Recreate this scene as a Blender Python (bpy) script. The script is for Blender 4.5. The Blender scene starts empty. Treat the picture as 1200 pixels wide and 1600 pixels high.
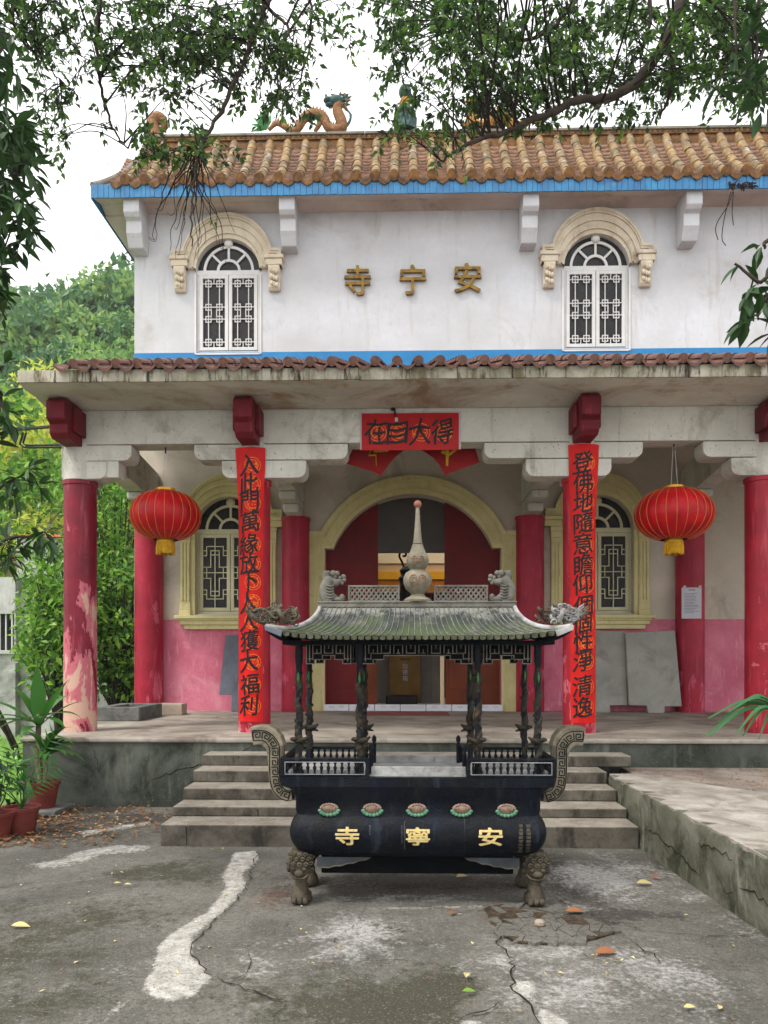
import bpy, math, random
from mathutils import Vector, Matrix
R = math.radians
rnd = random.Random(7)
S = bpy.context.scene
COL = S.collection

# ---------------------------------------------------------------- camera, sky, sun, exposure
YAW = R(1.384)
cam_d = bpy.data.cameras.new('camera')
cam = bpy.data.objects.new('camera', cam_d); COL.objects.link(cam)
cam.location = (0, 0, 1.6)
cam.rotation_euler = (R(90), 0, YAW)
cam_d.sensor_fit = 'VERTICAL'; cam_d.sensor_height = 32; cam_d.lens = 24
cam_d.shift_y = 228 / 1600
cam_d.clip_start = .05; cam_d.clip_end = 2000
S.camera = cam
SUN_EL, SUN_AZ = 58, 230          # elevation; azimuth clockwise from +Y (behind the camera, to the left)
w = bpy.data.worlds.new('World'); S.world = w; w.use_nodes = True
wn = w.node_tree.nodes; wl = w.node_tree.links
bg = wn['Background']
sky = wn.new('ShaderNodeTexSky'); sky.sky_type = 'NISHITA'; sky.sun_disc = False
sky.sun_elevation = R(SUN_EL); sky.sun_rotation = R(SUN_AZ)
sky.air_density = 1.0; sky.dust_density = 3.0; sky.ozone_density = 1.0
hs = wn.new('ShaderNodeHueSaturation'); hs.inputs['Saturation'].default_value = .15; hs.inputs['Value'].default_value = 1.0
wl.new(sky.outputs[0], hs.inputs['Color'])
tc = wn.new('ShaderNodeTexCoord')
cn = wn.new('ShaderNodeTexNoise'); cn.inputs['Scale'].default_value = 2.2; cn.inputs['Detail'].default_value = 6
wl.new(tc.outputs['Generated'], cn.inputs['Vector'])
cr = wn.new('ShaderNodeMapRange'); cr.inputs['From Min'].default_value = .35; cr.inputs['From Max'].default_value = .7
cr.inputs['To Min'].default_value = .68; cr.inputs['To Max'].default_value = .92
wl.new(cn.outputs['Fac'], cr.inputs['Value'])
cm = wn.new('ShaderNodeMix'); cm.data_type = 'RGBA'
wl.new(cr.outputs[0], cm.inputs[0]); wl.new(hs.outputs[0], cm.inputs[6]); cm.inputs[7].default_value = (10.9, 10.9, 11.0, 1)   # cloud layer
wl.new(cm.outputs[2], bg.inputs['Color']); bg.inputs['Strength'].default_value = .10
sd = bpy.data.lights.new('sun', 'SUN'); sd.energy = 1.5; sd.angle = R(12); sd.color = (1, .95, .88)
so = bpy.data.objects.new('sun', sd); COL.objects.link(so)
_d = Vector((math.sin(R(SUN_AZ)) * math.cos(R(SUN_EL)), math.cos(R(SUN_AZ)) * math.cos(R(SUN_EL)), math.sin(R(SUN_EL))))
so.rotation_euler = _d.to_track_quat('Z', 'Y').to_euler(); so.location = (-8, -8, 18)
S.view_settings.view_transform = 'Standard'; S.view_settings.look = 'None'
S.view_settings.exposure = 0.98; S.view_settings.gamma = 1; S.view_settings.use_curve_mapping = False
S.render.engine = 'CYCLES'
S.cycles.max_bounces = 6; S.cycles.diffuse_bounces = 4; S.cycles.transparent_max_bounces = 8

# ---------------------------------------------------------------- measuring helpers
CA, SA = math.cos(YAW), math.sin(YAW)
def at(px, py, D):                                  # photo measurement -> (X, Z) on the plane Y = D
    rx, rz = (px - 600) / 1200, (1028 - py) / 1200
    X = CA * rx - SA; Y = SA * rx + CA
    return X * D / Y, 1.6 + rz * D / Y
def ax(px, D): return at(px, 1028, D)[0]
def az(py, D, px=645): return at(px, py, D)[1]
def gr(px, py, z=0.0):                              # photo measurement -> (X, Y) on the level z
    rx, rz = (px - 600) / 1200, (1028 - py) / 1200
    X = CA * rx - SA; Y = SA * rx + CA; s = (z - 1.6) / rz
    return X * s, Y * s

# ---------------------------------------------------------------- materials
def lin(r, g, b):
    f = lambda v: (v / 255 / 12.92) if v / 255 <= .04045 else ((v / 255 + .055) / 1.055) ** 2.4
    return (f(r), f(g), f(b), 1)
MATS = {}
class NT:
    def __init__(s, name):
        s.m = bpy.data.materials.new(name); s.m.use_nodes = True
        s.n = s.m.node_tree.nodes; s.l = s.m.node_tree.links
        s.p = s.n['Principled BSDF']; s.out = s.n['Material Output']
        s.geo = s.n.new('ShaderNodeNewGeometry'); s.tc = s.n.new('ShaderNodeTexCoord')
        MATS[name] = s.m
    def pos(s, sx=1, sy=1, sz=1, off=(0, 0, 0), src=None):
        m = s.n.new('ShaderNodeMapping'); m.inputs['Scale'].default_value = (sx, sy, sz); m.inputs['Location'].default_value = off
        s.l.new(src or s.geo.outputs['Position'], m.inputs[0]); return m.outputs[0]
    def noise(s, scale, detail=5, rough=.6, vec=None, dist=0):
        n = s.n.new('ShaderNodeTexNoise'); n.inputs['Scale'].default_value = scale; n.inputs['Detail'].default_value = detail
        n.inputs['Roughness'].default_value = rough; n.inputs['Distortion'].default_value = dist
        s.l.new(vec or s.geo.outputs['Position'], n.inputs['Vector']); return n.outputs['Fac']
    def vor(s, scale, feature='DISTANCE_TO_EDGE', vec=None):
        n = s.n.new('ShaderNodeTexVoronoi'); n.feature = feature; n.inputs['Scale'].default_value = scale
        s.l.new(vec or s.geo.outputs['Position'], n.inputs['Vector']); return n.outputs['Distance']
    def rng(s, v, a, b, c=0., d=1.):
        n = s.n.new('ShaderNodeMapRange'); n.inputs[1].default_value = a; n.inputs[2].default_value = b
        n.inputs[3].default_value = c; n.inputs[4].default_value = d; s.l.new(v, n.inputs[0]); return n.outputs[0]
    def ramp(s, v, stops):
        n = s.n.new('ShaderNodeValToRGB'); e = n.color_ramp.elements
        e[0].position, e[0].color = stops[0][0], stops[0][1]
        e[1].position, e[1].color = stops[-1][0], stops[-1][1]
        for p, c in stops[1:-1]:
            x = e.new(p); x.color = c
        s.l.new(v, n.inputs[0]); return n.outputs[0]
    def mix(s, f, a, b, mode='MIX'):
        n = s.n.new('ShaderNodeMix'); n.data_type = 'RGBA'; n.blend_type = mode
        for i, v in ((0, f), (6, a), (7, b)):
            if isinstance(v, (int, float, tuple)): n.inputs[i].default_value = v
            else: s.l.new(v, n.inputs[i])
        return n.outputs[2]
    def math(s, op, a, b=0.):
        n = s.n.new('ShaderNodeMath'); n.operation = op
        for i, v in ((0, a), (1, b)):
            if isinstance(v, (int, float)): n.inputs[i].default_value = v
            else: s.l.new(v, n.inputs[i])
        return n.outputs[0]
    def sep(s):
        n = s.n.new('ShaderNodeSeparateXYZ'); s.l.new(s.geo.outputs['Position'], n.inputs[0]); return n.outputs
    def bump(s, h, strength=.3, dist=.01):
        n = s.n.new('ShaderNodeBump'); n.inputs['Strength'].default_value = strength; n.inputs['Distance'].default_value = dist
        s.l.new(h, n.inputs['Height'])
        if s.p.inputs['Normal'].links: s.l.new(s.p.inputs['Normal'].links[0].from_socket, n.inputs['Normal'])
        s.l.new(n.outputs[0], s.p.inputs['Normal'])
    def fin(s, col, rough=.7, metal=0., spec=.4):
        s.set('Base Color', col); s.set('Roughness', rough); s.set('Metallic', metal); s.set('Specular IOR Level', spec); return s.m
    def set(s, k, v):
        if isinstance(v, (int, float, tuple)): s.p.inputs[k].default_value = v
        else: s.l.new(v, s.p.inputs[k])
def weather(name, a, b, scale=2.5, rough=.75, dirt=None, dirt_amt=.5, streak=None, sk=(14, 1.2), bump=.25, bs=45, spec=.2, speck=None, metal=0.):
    t = NT(name)
    c = t.mix(t.rng(t.noise(scale, 6), .35, .65), a, b)
    c = t.mix(t.rng(t.noise(scale * 14, 4), .3, .75, 0, .35), c, tuple(x * .72 for x in a[:3]) + (1,))
    if dirt:
        f = t.rng(t.noise(scale * .9, 8, .7, t.pos(off=(3, 7, 1)), .6), 1 - dirt_amt - .04, 1 - dirt_amt + .13)
        c = t.mix(t.math('MULTIPLY', f, .8), c, dirt)
    if streak:
        f = t.rng(t.noise(1, 5, .65, t.pos(sk[0], sk[0], sk[1])), .56, .72)
        c = t.mix(t.math('MULTIPLY', f, .6), c, streak)
    if speck:
        c = t.mix(t.rng(t.noise(scale * 30, 2), .66, .72), c, speck)
    t.bump(t.noise(bs, 5, .65), bump, .006)
    t.bump(t.noise(scale * 2.2, 3), bump, .02)
    return t.fin(c, rough, metal, spec)
L = lin
weather('upper_wall', L(204, 206, 210), L(184, 184, 184), .8, .85, L(158, 148, 138), .39, L(168, 160, 152), (6, .6), .15, 70, speck=L(176, 170, 162))
weather('soffit', L(205, 195, 186), L(176, 160, 150), 1.1, .9, L(120, 104, 92), .42, None, bump=.15)
weather('lower_white', L(206, 204, 194), L(178, 176, 166), 1.3, .85, L(112, 104, 86), .43, L(120, 114, 98), (7, .7), .25, 60, speck=L(120, 114, 102))
weather('inner_wall', L(206, 196, 180), L(186, 176, 162), 1.3, .9, L(150, 140, 124), .43, None, bump=.15)
weather('side_white', L(206, 212, 220), L(186, 190, 196), 1.0, .85, L(150, 145, 138), .38, None, bump=.15)
weather('dado_pink', L(212, 124, 144), L(188, 92, 116), 2.2, .8, L(216, 150, 160), .43, L(226, 164, 174), (14, 2.4), .3, 60, speck=L(228, 180, 180))
weather('cream_trim', L(212, 202, 150), L(192, 182, 130), 2.5, .7, L(140, 128, 92), .36, L(160, 146, 108), (20, 3), .15, 60)
weather('old_trim', L(212, 202, 182), L(190, 176, 152), 2.5, .8, L(138, 120, 98), .42, L(140, 118, 92), (14, 3), .25, 50)
weather('concrete_stain', L(196, 190, 172), L(156, 148, 128), 2.2, .9, L(92, 84, 58), .45, L(34, 30, 22), (5, .9), .35, 40)
weather('soffit_low', L(204, 200, 190), L(176, 172, 160), 1.2, .9, L(128, 98, 60), .46, L(150, 120, 72), (4, 1.5), .2, 50)
def fasciamat():
    t = NT('fascia_stone'); c = t.mix(t.rng(t.noise(2.5, 8, .7), .36, .62), L(190, 184, 168), L(136, 132, 112))
    n = t.noise(1, 7, .75, t.pos(7, 7, 1.6)); c = t.mix(t.rng(n, .50, .60, 0, .8), c, L(96, 86, 60)); c = t.mix(t.rng(t.noise(1, 7, .75, t.pos(9, 9, 1.2, (3, 1, 2))), .54, .62, 0, .9), c, L(38, 34, 26))
    t.bump(t.noise(40, 5, .7), .4, .006); t.fin(c, .9, 0, .2)
lin_ = lin; L = lin; fasciamat()
def stepmat():
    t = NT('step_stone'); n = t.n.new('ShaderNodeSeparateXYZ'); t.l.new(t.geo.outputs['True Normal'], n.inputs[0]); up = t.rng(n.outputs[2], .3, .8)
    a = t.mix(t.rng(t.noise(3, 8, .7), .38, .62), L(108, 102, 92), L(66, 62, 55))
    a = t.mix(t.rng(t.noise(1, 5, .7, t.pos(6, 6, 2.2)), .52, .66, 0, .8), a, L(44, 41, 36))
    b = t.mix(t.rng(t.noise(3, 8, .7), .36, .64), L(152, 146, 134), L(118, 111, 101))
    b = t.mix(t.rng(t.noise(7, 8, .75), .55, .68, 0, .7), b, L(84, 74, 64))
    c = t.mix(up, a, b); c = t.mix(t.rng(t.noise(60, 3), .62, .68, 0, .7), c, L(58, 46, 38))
    t.bump(t.noise(60, 5, .7), .5, .006); t.bump(t.noise(8, 5, .7), .4, .015); t.fin(c, .85, 0, .2)
L = lin; stepmat()
weather('platform_top', L(172, 164, 152), L(136, 128, 118), 1.8, .7, L(98, 88, 78), .49, None, bump=.3, bs=40, spec=.35, speck=L(116, 106, 96))
weather('platform_face', L(96, 100, 92), L(60, 64, 58), 1.9, .9, L(30, 34, 26), .50, L(124, 126, 114), (4, .9), .5, 40, speck=L(110, 110, 100))
weather('low_wall', L(122, 120, 108), L(82, 84, 68), 2.6, .9, L(38, 44, 26), .50, L(166, 164, 152), (9, 1.6), .6, 40, speck=L(130, 130, 118))
weather('yard_concrete', L(172, 167, 158), L(132, 126, 117), 3.0, .95, L(104, 94, 82), .48, None, bump=.7, bs=50, speck=L(110, 96, 84))
weather('yard_earth', L(150, 140, 130), L(106, 96, 87), 2.2, .95, L(92, 74, 62), .42, None, bump=.6, bs=50, speck=L(70, 50, 38))
weather('red_paint', L(150, 20, 36), L(120, 12, 30), 1.5, .45, L(96, 12, 26), .4, None, bump=.12, spec=.3)
weather('red_paint_dark', L(112, 18, 32), L(84, 12, 24), 2.5, .6, L(70, 14, 22), .42, L(150, 60, 66), (16, 3), .2)
weather('door_red', L(112, 16, 20), L(88, 12, 16), 2, .5, L(50, 10, 12), .4, L(74, 16, 16), (30, 1), .1)
weather('door_brown', L(118, 52, 18), L(88, 36, 12), 2, .5, L(70, 30, 12), .4, L(84, 34, 12), (40, 1), .1)
weather('window_white', L(214, 214, 212), L(196, 196, 192), 3, .6, L(150, 146, 138), .34, None, bump=.1)
weather('window_cream', L(206, 202, 168), L(188, 184, 150), 3, .6, L(150, 144, 116), .34, None, bump=.1)
weather('blue_tile', L(36, 122, 168), L(22, 92, 142), 3.5, .35, L(112, 140, 160), .36, L(20, 70, 120), (20, 2), .1, 40, .5)
weather('blue_band', L(52, 130, 184), L(42, 116, 170), 2.5, .5, L(110, 150, 190), .34, None, bump=.1)
weather('cover_tile', L(164, 136, 88), L(106, 74, 42), 6, .55, L(70, 64, 48), .54, L(212, 202, 188), (6, 6), .4, 40, .3, L(50, 46, 34))
weather('tile_glaze', L(138, 96, 46), L(88, 58, 30), 8, .5, L(60, 46, 32), .52, None, bump=.3)
weather('pan_tile', L(150, 114, 90), L(106, 74, 54), 8, .6, L(74, 58, 50), .52, None, bump=.25)
weather('hip_cement', L(140, 134, 122), L(110, 106, 98), 3, .9, L(70, 66, 58), .45, None, bump=.5)
weather('clay_tile', L(134, 94, 80), L(92, 64, 56), 9, .6, L(104, 86, 80), .50, None, bump=.3, speck=L(204, 186, 178))
weather('furnace_iron', L(11, 18, 30), L(6, 9, 15), 4, .5, L(26, 26, 24), .47, L(48, 56, 66), (16, 1.2), .6, 60, .16, speck=L(40, 44, 46))
weather('furnace_steel', L(62, 68, 72), L(44, 48, 52), 8, .6, L(36, 36, 36), .45, None, bump=.4)
weather('eave_moss', L(96, 96, 78), L(60, 64, 44), 14, .8, L(40, 40, 34), .48, None, bump=.4)
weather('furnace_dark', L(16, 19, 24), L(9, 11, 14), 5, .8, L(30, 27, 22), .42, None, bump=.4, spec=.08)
weather('fret_bronze', L(128, 122, 110), L(88, 84, 76), 12, .6, L(58, 54, 48), .45, None, bump=.3)
weather('handle_bronze', L(146, 138, 118), L(100, 94, 80), 9, .6, L(62, 58, 50), .45, None, bump=.4)
weather('furnace_bronze', L(104, 96, 80), L(64, 60, 50), 9, .6, L(34, 32, 28), .45, None, bump=.5, spec=.2)
weather('furnace_foot', L(92, 84, 70), L(50, 45, 38), 12, .65, L(30, 27, 24), .45, None, bump=.5)
weather('dragon_coil', L(58, 50, 38), L(16, 22, 30), 14, .55, L(48, 76, 58), .40, L(110, 86, 54), (14, 14), .7, 90)
weather('pale_cast', L(138, 132, 114), L(106, 100, 84), 9, .6, L(84, 78, 64), .46, L(104, 96, 78), (22, 5), .4)
weather('grey_cast', L(120, 118, 108), L(84, 82, 76), 8, .7, L(58, 56, 48), .42, None, bump=.5)
weather('silver_cast', L(172, 172, 172), L(120, 116, 112), 8, .55, L(66, 58, 52), .44, None, bump=.5)
weather('carved_coin', L(152, 128, 104), L(118, 96, 78), 14, .7, None, bump=.3)
weather('pink_ball', L(146, 98, 82), L(124, 80, 66), 9, .7, None, bump=.2)
weather('lotus_brown', L(150, 128, 112), L(112, 92, 80), 40, .7, None, bump=.3)
weather('lotus_green', L(104, 150, 120), L(66, 112, 86), 30, .6, None, bump=.3)
weather('ash_grey', L(170, 170, 168), L(128, 128, 126), 6, .8, L(92, 90, 88), .42, None, bump=.4)
weather('tablet_stone', L(160, 160, 152), L(140, 140, 132), 2, .85, L(116, 114, 106), .45, L(132, 132, 124), (60, 2), .25)
weather('board_grey', L(104, 108, 118), L(86, 90, 100), 3, .7, None, streak=L(128, 132, 140), sk=(30, 2), bump=.15)
weather('granite_block', L(116, 116, 112), L(82, 84, 82), 6, .9, L(54, 56, 54), .42, None, bump=.7, bs=70)
weather('granite_pale', L(176, 160, 144), L(150, 136, 122), 5, .9, None, bump=.4)
weather('terracotta', L(124, 58, 50), L(94, 42, 38), 5, .7, L(80, 44, 36), .42, None, bump=.2)
weather('soil', L(60, 46, 36), L(38, 30, 24), 20, 1, None, bump=.8)
weather('crack_dark', L(44, 37, 30), L(28, 24, 20), 20, 1, None, bump=.8)
weather('hollow_soil', L(96, 82, 66), L(58, 48, 38), 24, 1, L(36, 30, 24), .5, None, bump=1)
weather('bark', L(74, 66, 58), L(46, 40, 36), 9, .9, L(96, 94, 84), .38, None, bump=.7)
weather('dark_twig', L(44, 36, 32), L(28, 24, 22), 9, .9, None, bump=.4)
weather('pale_bark', L(140, 124, 104), L(108, 94, 78), 7, .9, None, bump=.4)
weather('gold_sign', L(150, 118, 52), L(104, 80, 36), 9, .45, L(58, 48, 26), .45, None, bump=.4, metal=.35)
weather('gold_paint', L(222, 200, 138), L(190, 166, 104), 24, .5, L(130, 108, 70), .42, None, bump=.2)
weather('gold_trim', L(214, 166, 60), L(190, 140, 40), 9, .35, None, bump=.1, metal=.5)
weather('gold_thread', L(224, 150, 70), L(204, 120, 50), 9, .5, None, bump=.1)
weather('medallion_gold', L(236, 140, 50), L(226, 90, 34), 60, .6, L(206, 30, 18), .49, None, bump=.1)
weather('yellow_tassel', L(206, 160, 30), L(176, 128, 18), 30, .6, None, bump=.3)
weather('banner_red', L(212, 20, 16), L(184, 12, 14), 2.6, .6, None, streak=L(222, 60, 44), sk=(5, 1.5), bump=.35, bs=9, spec=.25)
weather('plaque_red', L(176, 12, 16), L(156, 8, 14), 3, .45, None, bump=.08)
weather('diamond_red', L(150, 14, 16), L(126, 10, 14), 3, .6, None, bump=.08)
weather('diamond_yellow', L(226, 184, 40), L(176, 140, 30), 3, .6, None, bump=.08)
weather('ink', L(26, 22, 24), L(44, 34, 34), 8, .5, None, bump=.1)
weather('tape_white', L(190, 186, 184), L(170, 164, 162), 6, .5, None, bump=.2)
weather('notice_paper', L(196, 196, 204), L(184, 184, 194), 4, .8, None, bump=.05)
weather('print_grey', L(120, 120, 130), L(110, 110, 120), 4, .8, None, bump=.05)
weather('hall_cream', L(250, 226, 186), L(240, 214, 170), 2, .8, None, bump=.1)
weather('hall_tan', L(212, 176, 130), L(200, 164, 118), 2, .8, None, bump=.1)
weather('hall_yellow', L(240, 176, 44), L(226, 158, 30), 2, .6, None, bump=.1)
weather('hall_ochre', L(190, 116, 30), L(176, 100, 26), 2, .6, None, streak=L(150, 84, 22), sk=(60, 1), bump=.1)
weather('hall_grey', L(160, 154, 146), L(142, 136, 130), 1.5, .8, None, bump=.1)
weather('hall_dark', L(66, 26, 20), L(46, 20, 18), 3, .6, None, bump=.2)
weather('box_wood', L(134, 98, 30), L(108, 76, 22), 4, .5, None, streak=L(90, 62, 20), sk=(40, 2), bump=.1)
weather('dark_lacquer', L(30, 16, 14), L(20, 12, 12), 4, .4, None, bump=.2)
weather('white_tile', L(218, 218, 224), L(206, 206, 212), 5, .3, None, bump=.05, spec=.5)
weather('tile_print', L(186, 186, 192), L(178, 178, 186), 5, .4, None, bump=.05)
weather('mat_red', L(150, 86, 80), L(128, 70, 66), 6, .9, L(110, 84, 78), .42, None, bump=.3)
weather('black_metal', L(34, 32, 32), L(24, 22, 22), 9, .5, None, bump=.2)
weather('garden_wall', L(196, 196, 192), L(160, 160, 156), 2.0, .9, L(110, 112, 104), .46, L(120, 120, 112), (7, 1), .3, 40)
weather('roof_orange', L(176, 92, 58), L(150, 76, 48), 6, .8, None, bump=.3)
weather('cement_patch', L(196, 192, 184), L(164, 160, 152), 7, .95, L(112, 108, 98), .42, None, bump=.9, bs=55, speck=L(100, 96, 88))
weather('fragment', L(136, 132, 124), L(96, 92, 86), 9, .95, L(84, 80, 72), .44, None, bump=.6)
weather('dragon_orange', L(150, 108, 66), L(112, 72, 42), 26, .5, L(96, 72, 48), .46, L(196, 160, 120), (30, 30), .8, 60)
weather('dragon_teal', L(58, 86, 84), L(44, 66, 62), 14, .5, L(90, 110, 90), .40, None, bump=.5)
weather('figure_ochre', L(176, 130, 54), L(150, 108, 44), 12, .5, L(90, 80, 60), .4, None, bump=.4)
weather('green_glaze', L(70, 130, 70), L(54, 106, 58), 12, .4, None, bump=.4)

# courtyard: old stained concrete with moss, damp, a dark strip beneath the burner, pale cement repairs (shapes stored on the mesh)
t = NT('courtyard')
def attr(n_):
    a = t.n.new('ShaderNodeAttribute'); a.attribute_name = n_; return a.outputs['Fac']
fine = t.noise(14, 8, .75); big = t.noise(2.1, 9, .75, None, .6)
def br(a_, wa, n1, w1, n2, w2): return t.math('ADD', t.math('MULTIPLY', attr(a_), wa), t.math('ADD', t.math('MULTIPLY', t.math('SUBTRACT', n1, .5), w1), t.math('MULTIPLY', t.math('SUBTRACT', n2, .5), w2)))
c = t.mix(t.rng(t.noise(.9, 8, .7), .36, .64), L(122, 119, 111), L(80, 78, 71))
f = br('moss', .80, big, 1.6, fine, 1.3)
c = t.mix(t.rng(f, .22, .48, 0, .9), c, L(60, 58, 41))
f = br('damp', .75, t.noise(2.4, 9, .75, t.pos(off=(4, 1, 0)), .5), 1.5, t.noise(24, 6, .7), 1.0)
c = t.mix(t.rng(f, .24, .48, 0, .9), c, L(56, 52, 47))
f = br('pale', .5, t.noise(1.9, 9, .75, t.pos(off=(7, 3, 0)), .7), 1.6, t.noise(30, 7, .75), 1.3)
c = t.mix(t.rng(f, .24, .56, 0, .85), c, L(184, 182, 178))
c = t.mix(t.rng(t.noise(38, 6, .8), .44, .64, 0, .6), c, L(54, 52, 47))
c = t.mix(t.rng(t.noise(70, 5, .8), .57, .68, 0, .6), c, L(180, 178, 172))
f = t.math('ADD', attr('patch'), t.math('MULTIPLY', t.math('SUBTRACT', t.math('ADD', t.noise(7, 9, .8), t.noise(34, 6, .75)), 1.0), 1.05))
pm = t.rng(f, .40, .62)
pc = t.mix(t.rng(t.noise(12, 7, .75), .35, .65), L(198, 195, 188), L(136, 132, 124))
pc = t.mix(t.rng(t.noise(60, 4, .7), .52, .64, 0, .7), pc, L(110, 106, 98))
c = t.mix(pm, c, pc)
c = t.mix(t.math('MULTIPLY', t.rng(attr('rust'), .2, 1), t.rng(fine, .35, .65, .2, .8)), c, L(96, 64, 48))
c = t.mix(t.rng(t.noise(75, 2), .665, .69), c, L(40, 34, 28))
t.bump(t.noise(90, 5, .75), .7, .006); t.bump(t.noise(16, 7, .75), .6, .02); t.bump(pm, .5, .01)
t.fin(c, t.rng(t.noise(1.2, 5), .3, .7, .6, .95), 0, .35)

# peeling column paint: red over pink over buff plaster, most worn low down
def peeling(name, amount, red, red2, pink, buff):
    t = NT(name); z = t.sep()[2]
    g = t.rng(z, .75, 3.7, amount, -.13)
    n = t.noise(1.6, 9, .68, t.pos(2.0, 2.0, .8), .5)
    v = t.math('ADD', t.math('ADD', t.math('MULTIPLY', t.math('SUBTRACT', n, .5), 1.5), .5), g)
    base = t.mix(t.rng(t.noise(3, 5), .35, .65), red, red2)
    base = t.mix(t.rng(t.noise(1, 4, .6, t.pos(20, 20, 2)), .55, .7, 0, .35), base, pink)
    c = t.mix(t.rng(v, .60, .615), base, pink)
    c = t.mix(t.rng(v, .70, .73), c, buff)
    c = t.mix(t.rng(t.noise(16, 7, .75), .66, .69, 0, .7), c, pink)
    t.bump(t.rng(v, .595, .62, 1, 0), .6, .008); t.bump(t.noise(50, 4), .2, .005); t.bump(t.noise(6, 4), .25, .02)
    t.fin(c, t.rng(v, .59, .62, .45, .85), 0, .3)
peeling('column_peel', .20, L(128, 20, 42), L(100, 14, 34), L(186, 100, 112), L(196, 160, 142))
peeling('column_some', .045, L(164, 26, 46), L(134, 18, 36), L(196, 96, 104), L(196, 176, 160))
peeling('column_back', -.03, L(168, 26, 54), L(140, 16, 40), L(190, 80, 104), L(200, 160, 136))

# furnace roof: grey-blue iron, pale lime upper half, green moss near the eaves
t = NT('furnace_roof'); z = t.sep()[2]
n1 = t.noise(7, 7, .7, t.pos(1, 1, .5))
c = t.mix(t.rng(n1, .46, .66), L(38, 42, 48), L(112, 110, 100))
c = t.mix(t.rng(t.math('ADD', t.rng(z, 1.83, 1.95, 0, .3), t.noise(9, 6, .7)), .62, .75, 0, .8), c, L(128, 128, 122))
c = t.mix(t.rng(t.math('SUBTRACT', t.noise(5, 7, .7, t.pos(off=(4, 4, 4))), t.rng(z, 1.74, 1.90, 0, .30)), .28, .44, 0, .85), c, L(58, 74, 38))
c = t.mix(t.rng(t.noise(30, 4), .55, .70, 0, .7), c, L(44, 46, 48))
t.bump(t.noise(60, 4), .5, .006); t.fin(c, .8)
weather('furnace_rib', L(138, 136, 126), L(70, 74, 62), 16, .7, L(70, 84, 50), .48, None, bump=.4)

def leafmat(name, cols, trans=.35, rough=.45, tcol=None):
    t = NT(name)
    n = t.n.new('ShaderNodeValToRGB'); e = n.color_ramp.elements
    e[0].color = cols[0]; e[1].color = cols[-1]
    for i, cc in enumerate(cols[1:-1]):
        x = e.new((i + 1) / (len(cols) - 1)); x.color = cc
    t.l.new(t.geo.outputs['Random Per Island'], n.inputs[0])
    c = t.mix(t.rng(t.noise(1.3, 3), .35, .65, 0, .35), n.outputs[0], cols[0])
    t.fin(c, rough, 0, .4)
    tr = t.n.new('ShaderNodeBsdfTranslucent')
    if tcol: tr.inputs[0].default_value = tcol
    else: t.l.new(c, tr.inputs[0])
    mx = t.n.new('ShaderNodeMixShader'); mx.inputs[0].default_value = trans
    t.l.new(t.p.outputs[0], mx.inputs[1]); t.l.new(tr.outputs[0], mx.inputs[2]); t.l.new(mx.outputs[0], t.out.inputs[0])
leafmat('leaf_over', [L(44, 62, 42), L(62, 92, 46), L(98, 142, 54), L(50, 70, 46), L(124, 168, 62)], .45)
leafmat('leaf_dark', [L(28, 52, 28), L(44, 76, 34), L(64, 100, 40)], .22)
leafmat('leaf_bright', [L(70, 118, 44), L(122, 170, 58), L(168, 206, 84), L(52, 92, 40), L(110, 158, 54)], .45, .35)
leafmat('leaf_yellow', [L(196, 206, 84), L(170, 196, 76), L(222, 206, 96), L(140, 176, 64)], .5)
leafmat('leaf_hill', [L(104, 146, 84), L(128, 168, 88), L(156, 190, 98), L(78, 120, 70), L(178, 198, 104)], .5)
leafmat('leaf_hill_dark', [L(62, 104, 66), L(80, 122, 70), L(104, 144, 76)], .4)
leafmat('leaf_hill_far', [L(80, 116, 86), L(96, 130, 92)], .3)
leafmat('grass_light', [L(150, 196, 96), L(176, 214, 120), L(126, 172, 78)], .3)
leafmat('leaf_pot', [L(38, 84, 30), L(66, 120, 44), L(46, 96, 40)], .3, .3)
leafmat('leaf_palm', [L(34, 84, 44), L(70, 124, 72)], .25, .35)
leafmat('dry_leaf', [L(120, 78, 46), L(158, 112, 66), L(92, 58, 38), L(190, 160, 110)], .1, .8)
leafmat('yellow_leaf', [L(206, 192, 142), L(190, 172, 104)], .1, .7)
leafmat('orange_leaf', [L(156, 104, 66), L(136, 84, 52)], .1, .7)
t = NT('pane'); c = t.mix(t.rng(t.noise(3, 5), .35, .7), L(24, 24, 26), L(48, 46, 44)); t.fin(c, t.rng(t.noise(5, 4), .3, .7, .2, .5), 0, .25)
t = NT('lantern_silk'); c = t.mix(t.rng(t.noise(6, 3), .3, .7), L(186, 4, 20), L(140, 2, 14))
t.bump(t.noise(1, 2, .5, t.pos(6, 6, 120)), .15, .004)
t.fin(c, .42, 0, .25)
t = NT('hill_ground'); t.fin(t.mix(t.rng(t.noise(.3, 6), .35, .65), L(76, 92, 56), L(120, 112, 84)), .95)
t = NT('grass_ground'); t.fin(t.mix(t.rng(t.noise(3, 6), .35, .65), L(84, 112, 54), L(116, 142, 78)), .95)
t = NT('earth_ground'); t.bump(t.noise(20, 6), .6, .03); t.fin(t.mix(t.rng(t.noise(1.2, 6), .35, .65), L(84, 72, 56), L(110, 104, 90)), .95)
t = NT('far_hill'); t.fin(t.mix(t.rng(t.noise(.05, 6), .35, .65), L(70, 100, 96), L(84, 112, 100)), .95)
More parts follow.
